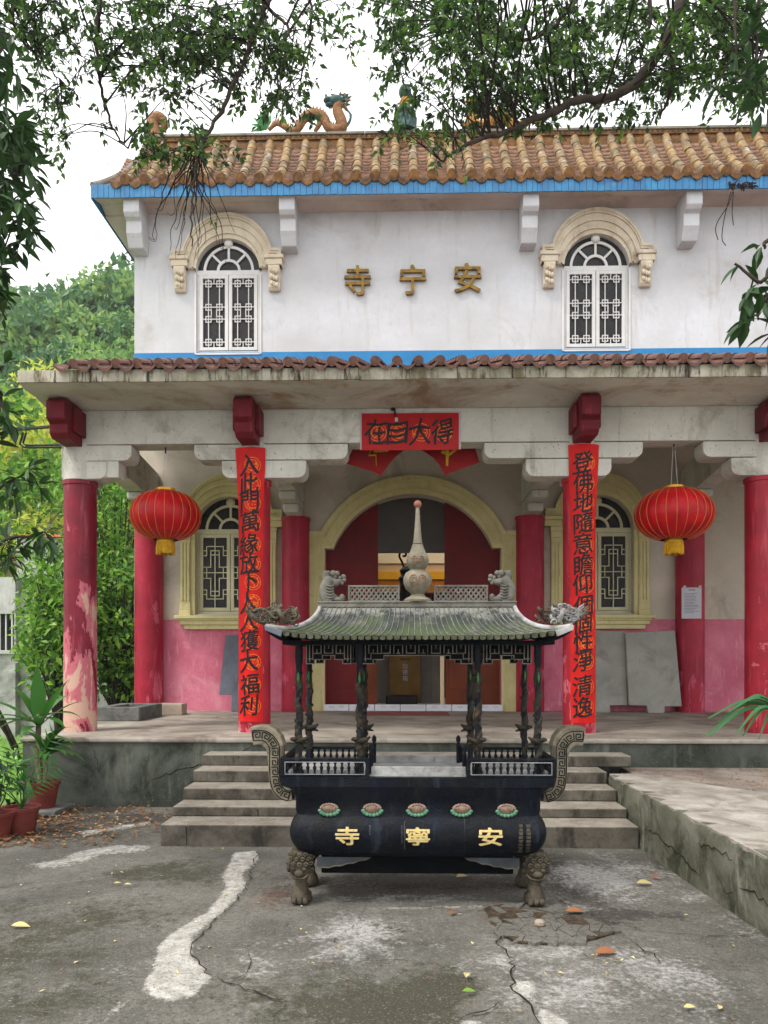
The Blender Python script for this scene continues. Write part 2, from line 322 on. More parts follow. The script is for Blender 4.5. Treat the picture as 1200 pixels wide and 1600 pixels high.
# ---------------------------------------------------------------- mesh helpers
ORG = {}
def org(o): return ORG.get(o.name, Vector((0, 0, 0))) if o else Vector((0, 0, 0))
class MB:
    def __init__(s): s.v = []; s.f = []
    def add(s, vs, fs):
        n = len(s.v); s.v.extend(vs); s.f.extend([tuple(i + n for i in f) for f in fs]); return s
    def box(s, x0, x1, y0, y1, z0, z1):
        return s.add([(x0, y0, z0), (x1, y0, z0), (x1, y1, z0), (x0, y1, z0), (x0, y0, z1), (x1, y0, z1), (x1, y1, z1), (x0, y1, z1)],
                     [(0, 3, 2, 1), (4, 5, 6, 7), (0, 1, 5, 4), (1, 2, 6, 5), (2, 3, 7, 6), (3, 0, 4, 7)])
    def prism(s, poly, d0, d1, axis='y'):
        """poly in (x,z) extruded along y, (y,z) along x, (x,y) along z"""
        a = sum(poly[i][0] * poly[(i + 1) % len(poly)][1] - poly[(i + 1) % len(poly)][0] * poly[i][1] for i in range(len(poly)))
        if a < 0: poly = poly[::-1]
        n = len(poly)
        m = {'y': lambda p, d: (p[0], d, p[1]), 'x': lambda p, d: (d, p[0], p[1]), 'z': lambda p, d: (p[0], p[1], d)}[axis]
        if axis == 'y': fr, bk = tuple(range(n)), tuple(range(2 * n - 1, n - 1, -1))
        else: fr, bk = tuple(range(n - 1, -1, -1)), tuple(range(n, 2 * n))
        side = [((i + 1) % n, i, i + n, (i + 1) % n + n) if axis == 'y' else (i, (i + 1) % n, (i + 1) % n + n, i + n) for i in range(n)]
        return s.add([m(p, d0) for p in poly] + [m(p, d1) for p in poly], [fr, bk] + side)
    def tube(s, pts, rad, n=8, cap=True, flat=1.0):
        pts = [Vector(p) for p in pts]; k = len(pts)
        if isinstance(rad, (int, float)): rad = [rad] * k
        vs = []; up = Vector((0.13, 0.29, 1)).normalized()
        for i, p in enumerate(pts):
            d = (pts[min(i + 1, k - 1)] - pts[max(i - 1, 0)])
            d = d.normalized() if d.length > 1e-9 else Vector((0, 0, 1))
            u = up - d * up.dot(d)
            if u.length < .05: u = Vector((1, 0, 0)) - d * d.x
            u.normalize(); up = u; b = d.cross(u)
            for j in range(n):
                a = 2 * math.pi * j / n
                vs.append(tuple(p + (u * math.cos(a) + b * math.sin(a) * flat) * rad[i]))
        fs = [(i * n + j, i * n + (j + 1) % n, (i + 1) * n + (j + 1) % n, (i + 1) * n + j) for i in range(k - 1) for j in range(n)]
        if cap: fs += [tuple(range(n - 1, -1, -1)), tuple((k - 1) * n + j for j in range(n))]
        return s.add(vs, fs)
    def lathe(s, prof, cx, cy, n=24, sx=1, sy=1):
        vs = [(cx + r * math.cos(2 * math.pi * j / n) * sx, cy + r * math.sin(2 * math.pi * j / n) * sy, z) for r, z in prof for j in range(n)]
        k = len(prof)
        fs = [(i * n + j, i * n + (j + 1) % n, (i + 1) * n + (j + 1) % n, (i + 1) * n + j) for i in range(k - 1) for j in range(n)]
        fs += [tuple(range(n - 1, -1, -1)), tuple((k - 1) * n + j for j in range(n))]
        return s.add(vs, fs)
    def ball(s, c, rx, ry=None, rz=None, n=12, m=8, rot=None):
        ry = ry or rx; rz = rz or rx; vs = []
        for i in range(m + 1):
            t = math.pi * i / m
            for j in range(n):
                a = 2 * math.pi * j / n
                p = Vector((rx * math.sin(t) * math.cos(a), ry * math.sin(t) * math.sin(a), -rz * math.cos(t)))
                if rot: p = rot @ p
                vs.append((c[0] + p.x, c[1] + p.y, c[2] + p.z))
        fs = [(i * n + j, i * n + (j + 1) % n, (i + 1) * n + (j + 1) % n, (i + 1) * n + j) for i in range(m) for j in range(n)]
        return s.add(vs, fs)
    def leaf(s, p, d, nrm, L, W, bend=.12):
        """a folded leaf: six points, four faces"""
        d = d.normalized(); side = d.cross(nrm)
        if side.length < 1e-4: side = d.orthogonal()
        side.normalize(); up = side.cross(d).normalized()
        a = p; m = p + d * L * .45 - up * L * .02; t = p + d * L - up * L * bend
        l = p + d * L * .42 + side * W / 2 + up * W * .16; r = p + d * L * .42 - side * W / 2 + up * W * .16
        return s.add([tuple(a), tuple(l), tuple(m), tuple(r), tuple(t)], [(0, 2, 1), (0, 3, 2), (1, 2, 4), (2, 3, 4)])
    def bigleaf(s, p, d, nrm, L, W, bend=.2):
        """a rounder leaf: midrib plus five stations a side"""
        d = d.normalized(); side = d.cross(nrm)
        if side.length < 1e-4: side = d.orthogonal()
        side.normalize(); up = side.cross(d).normalized(); vs = []; N = 6
        for i, (t, w_) in enumerate(((0, .04), (.16, .30), (.36, .50), (.58, .47), (.80, .27), (1, .0))):
            c = p + d * L * t - up * L * bend * t * t
            vs += [tuple(c + side * W * w_ + up * W * w_ * .35), tuple(c), tuple(c - side * W * w_ + up * W * w_ * .35)]
        fs = []
        for i in range(N - 1): a = i * 3; fs += [(a, a + 1, a + 4, a + 3), (a + 1, a + 2, a + 5, a + 4)]
        return s.add(vs, fs)
    def sliced(s, axis, step):
        """cut the mesh across an axis so it can follow a curved face"""
        import bmesh
        me = bpy.data.meshes.new('cut'); me.from_pydata(s.v, [], s.f); bm = bmesh.new(); bm.from_mesh(me)
        lo = min(v[axis] for v in s.v); hi = max(v[axis] for v in s.v); x = lo + step; no = [0, 0, 0]; no[axis] = 1
        while x < hi:
            co = [0, 0, 0]; co[axis] = x
            bmesh.ops.bisect_plane(bm, geom=bm.verts[:] + bm.edges[:] + bm.faces[:], plane_co=co, plane_no=no); x += step
        bm.verts.index_update(); s.v = [tuple(v.co) for v in bm.verts]; s.f = [tuple(v.index for v in f.verts) for f in bm.faces]; bm.free(); bpy.data.meshes.remove(me); return s
    def build(s, name, mat, parent=None, smooth=None, bevel=0, kind=None, label=None, cat=None, group=None, seg=2):
        me = bpy.data.meshes.new(name)
        o0 = org(parent)
        me.from_pydata([(x - o0.x, y - o0.y, z - o0.z) for x, y, z in s.v] if o0.length else s.v, [], s.f)
        if smooth is not None:
            me.shade_smooth()
            if smooth < 180: me.set_sharp_from_angle(angle=R(smooth))
        me.materials.append(MATS[mat]); me.update()
        o = bpy.data.objects.new(name, me); COL.objects.link(o)
        o.parent = parent; ORG[o.name] = o0
        if bevel:
            b = o.modifiers.new('bevel', 'BEVEL'); b.width = bevel; b.segments = seg; b.limit_method = 'ANGLE'; b.angle_limit = R(40)
        tag(o, label, cat, group, kind); return o
def tag(o, label=None, cat=None, group=None, kind=None):
    if label: o['label'] = label
    if cat: o['category'] = cat
    if group: o['group'] = group
    if kind: o['kind'] = kind
    return o
def thing(name, loc, label, cat, group=None):
    o = bpy.data.objects.new(name, None); COL.objects.link(o); o.empty_display_size = .2
    o.location = loc; ORG[o.name] = Vector(loc); return tag(o, label, cat, group)
def inst(src, name, parent, loc, rot=(0, 0, 0), scale=(1, 1, 1)):
    """another piece sharing the mesh of src (its mesh is local); loc is in world space"""
    o = bpy.data.objects.new(name, src.data if hasattr(src, 'data') else src); COL.objects.link(o)
    o.parent = parent; o.location = Vector(loc) - org(parent); o.rotation_euler = rot; o.scale = scale
    return o
def mesh_of(mb, name, mat, smooth=None):
    me = bpy.data.meshes.new(name); me.from_pydata(mb.v, [], mb.f)
    if smooth is not None:
        me.shade_smooth(); me.set_sharp_from_angle(angle=R(smooth))
    me.materials.append(MATS[mat]); return me
def spline(pts, n=6):
    pts = [Vector(p) for p in pts]; out = []
    P = [pts[0] * 2 - pts[1]] + pts + [pts[-1] * 2 - pts[-2]]
    for i in range(1, len(P) - 2):
        a, b, c, d = P[i - 1], P[i], P[i + 1], P[i + 2]
        for k in range(n):
            t = k / n
            out.append(.5 * ((2 * b) + (-a + c) * t + (2 * a - 5 * b + 4 * c - d) * t * t + (-a + 3 * b - 3 * c + d) * t ** 3))
    out.append(pts[-1]); return out
def lerp(a, b, t): return a + (b - a) * t
def lrad(a, b, n): return [lerp(a, b, i / (n - 1)) for i in range(n)]
def text_mb(ch, cx, cz, w, h, y, depth=.004, bold=.0, shear=0.):
    """one written character as a raised mesh, centred at cx, cz in the plane y; thickened by shifted copies"""
    cu = bpy.data.curves.new('character', 'FONT'); cu.body = ch; cu.size = 1; cu.extrude = .5; cu.resolution_u = 4; cu.shear = shear
    o = bpy.data.objects.new('character_tmp', cu); COL.objects.link(o)
    bpy.context.view_layer.update()
    me = bpy.data.meshes.new_from_object(o.evaluated_get(bpy.context.evaluated_depsgraph_get()))
    vs = [v.co.copy() for v in me.vertices]; fs = [tuple(p.vertices) for p in me.polygons]
    bpy.data.objects.remove(o); bpy.data.curves.remove(cu); bpy.data.meshes.remove(me)
    x0 = min(v.x for v in vs); x1 = max(v.x for v in vs); y0 = min(v.y for v in vs); y1 = max(v.y for v in vs)
    m = MB(); b = bold
    for k, (dx, dz) in enumerate(((0, 0), (b, b * .6), (-b, -b * .6), (-b * .5, b), (b * .5, -b)) if b else ((0, 0),)):
        e = .00012 * k
        m.add([(cx + ((v.x - x0) / (x1 - x0) - .5 + dx) * w, y - (v.z + .5) * depth - e, cz + ((v.y - y0) / (y1 - y0) - .5 + dz) * h) for v in vs], fs)
    return m
def arc(cx, cz, r, a0, a1, n, rz=None):
    rz = rz or r
    return [(cx + r * math.cos(R(lerp(a0, a1, i / n))), cz + rz * math.sin(R(lerp(a0, a1, i / n)))) for i in range(n + 1)]

# ================================================================= the setting
HP = .738                                           # floor of the terrace
HY = .457                                           # raised yard on the right
# ground far and wide
m = MB(); m.add([(-220, -11.5, -.02), (95, -11.5, -.02), (95, 190, -.02), (-220, 190, -.02)], [(0, 1, 2, 3)])
m.build('ground', 'earth_ground', kind='structure')
import numpy as np
def ground_grid():
    xs = np.concatenate([np.linspace(-9, -3.7, 12)[:-1], np.linspace(-3.7, 2.25, 200)]); ys = np.concatenate([np.linspace(-6, 2.2, 12)[:-1], np.linspace(2.2, 8.3, 200)])
    X, Y = np.meshgrid(xs, ys); nx, ny = len(xs), len(ys)
    P = [gr(*p) for p in [(0, 0 + 1600)]]
    def poly_mask(px, soft=.05):
        q = [gr(*p) for p in px]; ins = np.zeros(X.shape, bool); dist = np.full(X.shape, 9.)
        for i in range(len(q)):
            (ax_, ay), (bx, by) = q[i], q[i - 1]
            cnd = ((ay > Y) != (by > Y)) & (X < (bx - ax_) * (Y - ay) / (by - ay + 1e-12) + ax_); ins ^= cnd
            l2 = (bx - ax_) ** 2 + (by - ay) ** 2; tt = np.clip(((X - ax_) * (bx - ax_) + (Y - ay) * (by - ay)) / l2, 0, 1)
            dist = np.minimum(dist, np.hypot(X - ax_ - tt * (bx - ax_), Y - ay - tt * (by - ay)))
        return np.clip(.5 + np.where(ins, dist, -dist) / (2 * soft), 0, 1)
    patch = np.zeros(X.shape)
    for px, soft, amt in (([(366, 1330), (402, 1327), (404, 1342), (380, 1362), (384, 1385), (364, 1408), (345, 1428), (318, 1446), (302, 1466), (300, 1490), (316, 1508),
       (332, 1528), (300, 1556), (270, 1566), (236, 1556), (226, 1540), (240, 1508), (248, 1478), (270, 1456), (296, 1440), (322, 1424), (340, 1404), (352, 1384), (348, 1366), (356, 1350)], .05, 1),
       ([(30, 1350), (90, 1340), (120, 1326), (180, 1318), (250, 1316), (240, 1328), (160, 1338), (110, 1354), (60, 1358)], .10, .62),
       ([(110, 1298), (190, 1286), (240, 1280), (238, 1288), (180, 1298), (130, 1310)], .10, .58),
       ([(800, 1526), (836, 1532), (832, 1556), (816, 1562), (800, 1550)], .05, 1), ([(838, 1570), (866, 1578), (900, 1602), (846, 1602)], .05, 1),
       ([(722, 1590), (746, 1588), (756, 1602), (720, 1602)], .05, .9), ([(186, 1560), (210, 1545), (226, 1548), (170, 1602), (130, 1602)], .07, .62),
       ([(560, 1416), (760, 1412), (760, 1418), (560, 1421)], .04, .6), ([(800, 1420), (880, 1425), (900, 1436), (850, 1434)], .04, .62)):
        patch = np.maximum(patch, poly_mask(px, soft) * amt)
    def blobs(lst):
        m_ = np.zeros(X.shape)
        for px, py, rx, ry, a in lst:
            cx, cy = gr(px, py); ex = abs(gr(px + rx, py)[0] - cx); ey = abs(gr(px, py - ry)[1] - cy); m_ = np.maximum(m_, a * np.exp(-(((X - cx) / ex) ** 2 + ((Y - cy) / ey) ** 2)))
        return m_
    moss = blobs([(560, 1570, 230, 60, .8), (100, 1450, 200, 60, .6), (60, 1560, 160, 60, .55), (600, 1450, 40, 25, .5), (260, 1360, 110, 20, .7), (700, 1540, 80, 40, .6), (150, 1300, 80, 14, .6)])
    damp = blobs([(880, 1370, 50, 45, 1), (900, 1432, 90, 12, .9), (650, 1375, 260, 14, .8), (440, 1395, 50, 25, .6), (980, 1428, 120, 14, .8), (60, 1290, 140, 22, .9), (210, 1280, 80, 12, .8), (1040, 1345, 50, 25, .5)])  # damp spots, and a wide dark strip beneath the burner
    pale = blobs([(560, 1460, 110, 45, .9), (620, 1490, 80, 30, .7), (930, 1370, 90, 34, 1), (1000, 1360, 90, 40, .8), (760, 1490, 110, 40, .55), (1000, 1520, 200, 60, .7), (420, 1490, 60, 40, .5), (200, 1500, 60, 60, .4), (900, 1560, 160, 40, .6), (1150, 1440, 60, 30, .6), (650, 1400, 200, 8, .6)])
    rust = blobs([(425, 1400, 34, 16, .9), (1080, 1400, 14, 40, .3), (770, 1430, 30, 14, .7)])
    ph = 6 * (np.sin(X * 1.7 + 1) * np.sin(Y * 1.3)) * .001 + .006 * np.clip((patch - .45) * 6, 0, 1)
    me = bpy.data.meshes.new('courtyard')
    idx = np.arange(nx * ny).reshape(ny, nx); F = np.stack([idx[:-1, :-1], idx[:-1, 1:], idx[1:, 1:], idx[1:, :-1]], -1).reshape(-1, 4)
    V = np.stack([X.ravel(), Y.ravel(), (ph - .008).ravel()], -1); me.from_pydata(V.tolist(), [], F.tolist())
    for n_, a_ in (('patch', patch), ('moss', moss), ('damp', damp), ('pale', pale), ('rust', rust)):
        at_ = me.attributes.new(n_, 'FLOAT', 'POINT'); at_.data.foreach_set('value', a_.ravel().astype(np.float32))
    me.shade_smooth(); me.materials.append(MATS['courtyard']); o = bpy.data.objects.new('courtyard', me); COL.objects.link(o); ORG[o.name] = Vector((0, 0, 0))
    return tag(o, kind='structure')
court = ground_grid()
def rough_poly(pts, jitter=.02, step=.05, z0=.0, z1=.008):
    out = []
    for i in range(len(pts)):
        a = Vector(pts[i]); b = Vector(pts[(i + 1) % len(pts)]); n = max(1, int((b - a).length / step))
        for k in range(n):
            p = a.lerp(b, k / n); out.append((p.x + rnd.uniform(-jitter, jitter), p.y + rnd.uniform(-jitter, jitter)))
    return MB().prism(out, z0, z1, 'z')
# cracks: narrow dark strips laid on the surface
def crack(px, wid=.012, mat='crack_dark', parent=court, z=.0025, wall=None):
    pts = []
    raw = [Vector(gr(*p)) for p in px] if wall is None else [Vector(p) for p in px]
    for i in range(len(raw) - 1):
        a, b = raw[i], raw[i + 1]; n = max(2, int((b - a).length / .04))
        for k in range(n):
            p = a.lerp(b, k / n); nn = Vector((-(b - a).y, (b - a).x)).normalized()
            pts.append(p + nn * rnd.uniform(-.018, .018))
    pts.append(raw[-1]); N = len(pts); L_, R_ = [], []
    for i, p in enumerate(pts):
        d = (pts[min(i + 1, N - 1)] - pts[max(i - 1, 0)]).normalized(); nn = Vector((-d.y, d.x))
        hw = wid * rnd.uniform(.12, .5) * min(1, (min(i, N - 1 - i) + .6) / 3)
        L_.append(p + nn * hw); R_.append(p - nn * hw)
    mb = MB()
    if wall is None: mb.add([(p.x, p.y, z) for p in L_ + R_], [(i, i + 1, N + i + 1, N + i)[::-1] for i in range(N - 1)])
    else: mb.add([wall(p) for p in L_ + R_], [(i, i + 1, N + i + 1, N + i) for i in range(N - 1)])
    return mb.build('crack', mat, parent)
for px, wd in (([(770, 1420), (785, 1455), (778, 1475), (800, 1500), (803, 1530), (800, 1548), (822, 1562), (838, 1580), (846, 1602)], .014),
               ([(332, 1528), (372, 1540), (410, 1552), (452, 1568)], .012), ([(372, 1540), (392, 1500), (388, 1488)], .007),
               ([(452, 1568), (430, 1582), (412, 1600)], .009), ([(790, 1563), (770, 1578), (740, 1586), (715, 1598)], .012),
               ([(404, 1328), (385, 1385), (345, 1432), (303, 1468), (300, 1495), (332, 1528)], .010),
               ([(560, 1502), (620, 1500), (660, 1504)], .006), ([(780, 1418), (730, 1424), (690, 1420), (650, 1416)], .008),
               ([(975, 1448), (1015, 1455), (1060, 1458), (1100, 1462), (1140, 1462), (1196, 1462)], .009),
               ([(985, 1470), (1000, 1480), (1018, 1490), (1030, 1505)], .014), ([(985, 1470), (975, 1462), (960, 1456)], .008),
               ([(860, 1400), (912, 1424), (960, 1442), (1010, 1446)], .010), ([(1130, 1510), (1200, 1522)], .006),
               ([(620, 1300), (560, 1440), (500, 1490)], .004), ([(880, 1480), (930, 1500), (960, 1496)], .005)):
    crack(px, wd)
# the broken patch: fragments of the slab lying loose in a shallow hollow of soil
hole = [(756, 1420), (790, 1412), (850, 1424), (900, 1434), (955, 1446), (968, 1456), (930, 1466), (880, 1474), (820, 1474), (780, 1462), (768, 1440)]
rough_poly([gr(*p) for p in hole], .015, .05, -.01, .003).build('broken_hollow', 'hollow_soil', court)
hp = [gr(*p) for p in hole]
def inside(x, y, poly):
    c = False
    for i in range(len(poly)):
        a, b = poly[i], poly[i - 1]
        if (a[1] > y) != (b[1] > y) and x < (b[0] - a[0]) * (y - a[1]) / (b[1] - a[1]) + a[0]: c = not c
    return c
x0, x1 = min(p[0] for p in hp), max(p[0] for p in hp); y0, y1 = min(p[1] for p in hp), max(p[1] for p in hp)
nx, ny = 13, 7; G = {}
for i in range(nx + 1):
    for j in range(ny + 1):
        G[i, j] = (lerp(x0, x1, i / nx) + rnd.uniform(-.027, .027) + (j % 2) * .03, lerp(y0, y1, j / ny) + rnd.uniform(-.03, .03))
for i in range(nx):
    for j in range(ny):
        q = [G[i, j], G[i + 1, j], G[i + 1, j + 1], G[i, j + 1]]
        cx, cy = sum(p[0] for p in q) / 4, sum(p[1] for p in q) / 4
        if not inside(cx, cy, hp) or (i < 4 and j > 3 and rnd.random() < .6) or rnd.random() < .05: continue
        s_ = rnd.uniform(.90, .99); q = [(cx + (p[0] - cx) * s_, cy + (p[1] - cy) * s_) for p in q]
        q.insert(rnd.randint(1, 3), None); k = q.index(None); a, b = q[k - 1], q[(k + 1) % 5]
        q[k] = ((a[0] + b[0]) / 2 + rnd.uniform(-.012, .012), (a[1] + b[1]) / 2 + rnd.uniform(-.012, .012))
        tl = rnd.uniform(-.05, .05); h = rnd.uniform(.005, .010)
        mb = MB().prism(q, -.01, h, 'z'); mb.v = [(x, y, z + ((x - cx) * tl if z > 0 else 0)) for x, y, z in mb.v]
        mb.build('concrete_fragment', 'courtyard', court)

# terrace and the wall that holds it
TX0, TX1 = -4.12, 12.5
m = MB().box(TX0, TX1, 8.225, 20, -.3, HP - .05); terrace = m.build('terrace_wall', 'platform_face', kind='structure', bevel=.01)
m = MB().box(TX0 - .02, TX1, 8.2, 20, HP - .05, HP); floor = m.build('terrace_floor', 'platform_top', kind='structure', bevel=.015)
wl_ = lambda p: (p.x, 8.222, p.y)
for pp, wd in (([(-2.75, .28), (-2.3, .42), (-1.95, .48), (-1.6, .66)], .012), ([(-3.35, .70), (-3.30, .45), (-3.36, .30)], .006),
               ([(3.4, .70), (3.5, .55)], .005)): crack(pp, wd, wall=wl_, parent=terrace)
# steps
steps = thing('stone_steps', (0, 6.53, 0), 'flight of five worn concrete steps up to the terrace behind the incense burner', 'steps')
SH = [.174, .262, .372, .488, .600]; SY = [6.53, 6.87, 7.20, 7.54, 7.88]
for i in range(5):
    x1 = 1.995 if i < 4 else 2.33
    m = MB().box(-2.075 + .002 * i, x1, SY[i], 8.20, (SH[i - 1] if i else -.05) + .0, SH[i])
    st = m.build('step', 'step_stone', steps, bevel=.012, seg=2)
for i in range(5):
    x = -1.85 + .55 * i if i < 2 else None
    if x is not None:
        m = MB(); pts = [(x + rnd.uniform(-.006, .006), SY[i] - .0015, lerp(SH[i - 1] if i else 0, SH[i] - .02, k / 6)) for k in range(7)]
        m.add([(p[0] - .004, p[1], p[2]) for p in pts] + [(p[0] + .004, p[1], p[2]) for p in pts], [(k, k + 7, k + 8, k + 1) for k in range(6)])
        m.build('joint', 'crack_dark', steps)
# raised yard on the right with its retaining wall
m = MB().box(2.32, 14, -6, 8.21, -.3, HY - .02); m.build('raised_yard', 'yard_earth', kind='structure')
m = MB(); P_ = [(2.0 + .054 * max(0, (6.6 - y_) / 2.1) + .012 + rnd.uniform(-.008, .008), y_) for y_ in [-5.8 + .08 * k for k in range(167)]] + [(2.02, 7.55), (2.3, 7.6), (2.45, 7.35), (2.7, 6.9), (3.1, 6.45), (3.9, 6.2), (5, 6.0), (9, 5.7), (9, -6)]
m.prism([(x + rnd.uniform(-.04, .04) if x > 2.2 else x, y + (rnd.uniform(-.04, .04) if x > 2.2 else 0)) for x, y in P_], HY - .02, HY + .012, 'z'); m.build('yard_slab', 'yard_concrete', kind='structure')
rw = thing('retaining_wall', (2.0, 4, 0), 'low mossy concrete retaining wall along the right side of the courtyard', 'wall')
# wall body: irregular broken top edge
N = 120; vs = []; fs = []
for i in range(N + 1):
    y = lerp(-5.8, 7.53, i / N); j = rnd.uniform(-.010, .010); xo = 2.0 + .09 * max(0, (6.6 - y) / 2.1) * .6 + j * .5; zt = HY + .012 + rnd.uniform(-.008, .006)
    vs += [(xo + .05 * min(1, max(0, (6.6 - y) / 2)), y, -.05), (xo + .012, y, .2), (xo, y, zt - .03), (xo + .02, y, zt), (xo + .12, y, zt - .004), (xo + .42, y, HY - .06)]
for i in range(N):
    for k in range(5): fs.append((i * 6 + k, i * 6 + k + 1, (i + 1) * 6 + k + 1, (i + 1) * 6 + k))
fs.append(tuple(N * 6 + k for k in range(6))); fs.append(tuple(range(5, -1, -1)))
m = MB().add(vs, fs); wb = m.build('wall_body', 'low_wall', rw, smooth=40)
def wr(p): return (2.0 + .054 * max(0, (6.6 - p.x) / 2.1) - .004 + (.012 if p.y < .28 else 0), p.x, p.y)
for pp, wd in (([(6.45, .16), (6.2, .20), (5.9, .17), (5.5, .13), (5.3, .09)], .014), ([(5.35, .31), (5.15, .34), (4.95, .36), (4.8, .35)], .018),
               ([(5.05, .16), (4.9, .11), (4.8, .14)], .014), ([(4.75, .20), (4.6, .22), (4.45, .21), (4.3, .16)], .014)): crack(pp, wd, wall=wr, parent=rw)

# lawn, far hill and the wooded hillside
m = MB(); m.add([(-30, 7.9, .01), (-4.3, 7.9, .01), (-4.3, 34, .01), (-30, 34, .01)], [(0, 1, 2, 3)])
m.build('lawn', 'grass_ground', kind='structure')
def hill_z(x, y):
    t = max(0, min(1, (y - 24) / 52)); t = t * t * (3 - 2 * t)
    return -.5 + t * (36 + 2.6 * math.sin(x * .09 + 1) + 1.8 * math.sin(x * .21) + max(0, (-x - 34)) * .25) + math.sin(x * .3 + y * .2) * .8 * t
m = MB(); NX, NY = 60, 30; vs = []; fs = []
for j in range(NY + 1):
    for i in range(NX + 1):
        x, y = lerp(-110, 70, i / NX), lerp(22, 90, j / NY); vs.append((x, y, hill_z(x, y)))
for j in range(NY):
    for i in range(NX): a = j * (NX + 1) + i; fs.append((a, a + 1, a + NX + 2, a + NX + 1))
m.add(vs, fs); m.build('hillside', 'hill_ground', kind='structure', smooth=180)
m = MB(); vs = []; fs = []
for i in range(41):
    x = lerp(-210, 80, i / 40); h = 47 + 11 * math.sin(x * .024 + 4.6) + 3 * math.sin(x * .1)
    if x > -50: h -= (x + 50) * .35
    vs += [(x, 150, -5), (x, 165, max(10, h * .55)), (x, 180, max(12, h))]
for i in range(40):
    for k in range(2): fs.append((i * 3 + k, i * 3 + 3 + k, i * 3 + 4 + k, i * 3 + 1 + k))
m.add(vs, fs); m.build('far_mountain', 'far_hill', kind='structure', smooth=180)
# ================================================================= the temple
YW, YC, YB = 12.5, 9.0, 12.4
T = thing('temple_building', (0, 12.5, 0), 'two-storey white and pink temple hall with tiled roofs and a columned porch', 'temple')
XL = ax(210, YW); XR = 12.2
TH = .28
DZ = az(968, YW)                                    # top of the pink dado
ZF2 = az(548, YW)                                   # top of the blue band
ZSOF = az(330, YW)
def px2m(v, D=YW): return v * D / 1200
def arch_top(cx, zs, r, rz=None, n=16): return arc(cx, zs, r, 180, 0, n, rz)   # left to right
def door_top():
    cx = ax(645, YW); z0 = az(857, YW); r = px2m(134); cz = az(906, YW); h = px2m(125)
    a0 = math.degrees(math.acos(-h / r))
    pts = arc(cx, cz, r, a0, 180 - a0, 18)
    return [(cx - px2m(137.5), z0)] + [(x, max(z, z0)) for x, z in pts] + [(cx + px2m(137.5), z0)]
def wall_strip(name, mat, z0, z1, ops, x0=XL, x1=XR, y0=YW, y1=YW + TH, label=None):
    """a wall between z0 and z1 with openings: (top outline left to right, sill height)"""
    mb = MB(); x = x0
    for top, sill in ops:
        a, b = top[0][0], top[-1][0]
        if a > x: mb.box(x, a, y0, y1, z0, z1)
        if sill > z0: mb.box(a, b, y0, y1, z0, min(sill, z1))
        if max(p[1] for p in top) < z1:
            if min(p[1] for p in top) > z0: mb.prism([(a, z1)] + list(top) + [(b, z1)], y0, y1)
        x = b
    mb.box(x, x1, y0, y1, z0, z1)
    return mb.build(name, mat, T, label=label)
cxw = [ax(358, YW), ax(936, YW)]; cxu = [ax(356.5, YW), ax(931.5, YW)]; cxu.append(cxu[1] + (cxu[1] - cxu[0])); cxw.append(cxw[1] + 5.9)
rl, ru = px2m(53), px2m(50)
zsl, zsu = az(828, YW), az(421, YW)
zl0, zu0 = az(959, YW), az(552, YW, 357)
low_ops = [(arch_top(cxw[0], zsl, rl), zl0), (door_top(), HP), (arch_top(cxw[1], zsl, rl), zl0)]
# dado with the door gap
mb = MB(); dcx = ax(645, YW); dh = px2m(137.5)
mb.box(XL, dcx - dh, YW, YW + TH, HP, DZ); mb.box(dcx + dh, XR, YW, YW + TH, HP, DZ); mb.build('dado', 'dado_pink', T)
# walls above
mb_ops = [(low_ops[0][0], zl0), (low_ops[1][0], DZ), (low_ops[2][0], zl0)]
wall_strip('wall', 'inner_wall', DZ, 5.9, mb_ops)
wall_strip('wall', 'blue_band', 6.05, ZF2, [], y0=YW - .006)
wall_strip('wall', 'upper_wall', ZF2, ZSOF + .5, [(arch_top(c, zsu, ru), zu0) for c in cxu])
MB().box(XL, XR, YW, YW + TH, 5.9, 6.05).build('wall', 'upper_wall', T)
MB().box(XL, XL + TH, YW + TH, 20, HP, ZSOF + .5).build('side_wall', 'side_white', T)
MB().box(XR - TH, XR, YW + TH, 20, HP, ZSOF + .5).build('side_wall', 'side_white', T)
# storey slab, hall partition, back hall left unroofed to let daylight onto its wall
MB().box(XL + TH, XR - TH, YW + TH, 14.2, 5.1, 5.3).build('storey_slab', 'inner_wall', T)
MB().box(XL + TH, XR - TH, 14.2, 14.4, az(862, 14.2), ZSOF + .5).build('partition', 'hall_grey', T)
pz = az(862, 14.2)
MB().box(XL + TH, ax(585, 14.2), 14.2, 14.4, HP, pz).build('partition', 'hall_grey', T)
MB().box(ax(702, 14.2), XR - TH, 14.2, 14.4, HP, pz).build('partition', 'hall_grey', T)
MB().box(XL + TH, XR - TH, 18, 18.3, HP, az(880, 18)).build('rear_hall_wall', 'hall_tan', T)
for nm, mt, pa, pb, dd in (('rear_beam', 'hall_cream', 880, 840, .02), ('rear_band', 'hall_yellow', 905, 893, .05), ('rear_valance', 'hall_ochre', 930, 905, .03)):
    MB().box(XL + TH, XR - TH, 18 - dd, 18.0 - .001 * dd if nm != 'rear_beam' else 18.3, az(pa, 18 - dd), az(pb, 18 - dd)).build(nm, mt, T)
MB().box(ax(560, 17), ax(730, 17), 16.6, 17.6, HP, az(928, 17)).build('altar', 'hall_dark', T, bevel=.02)
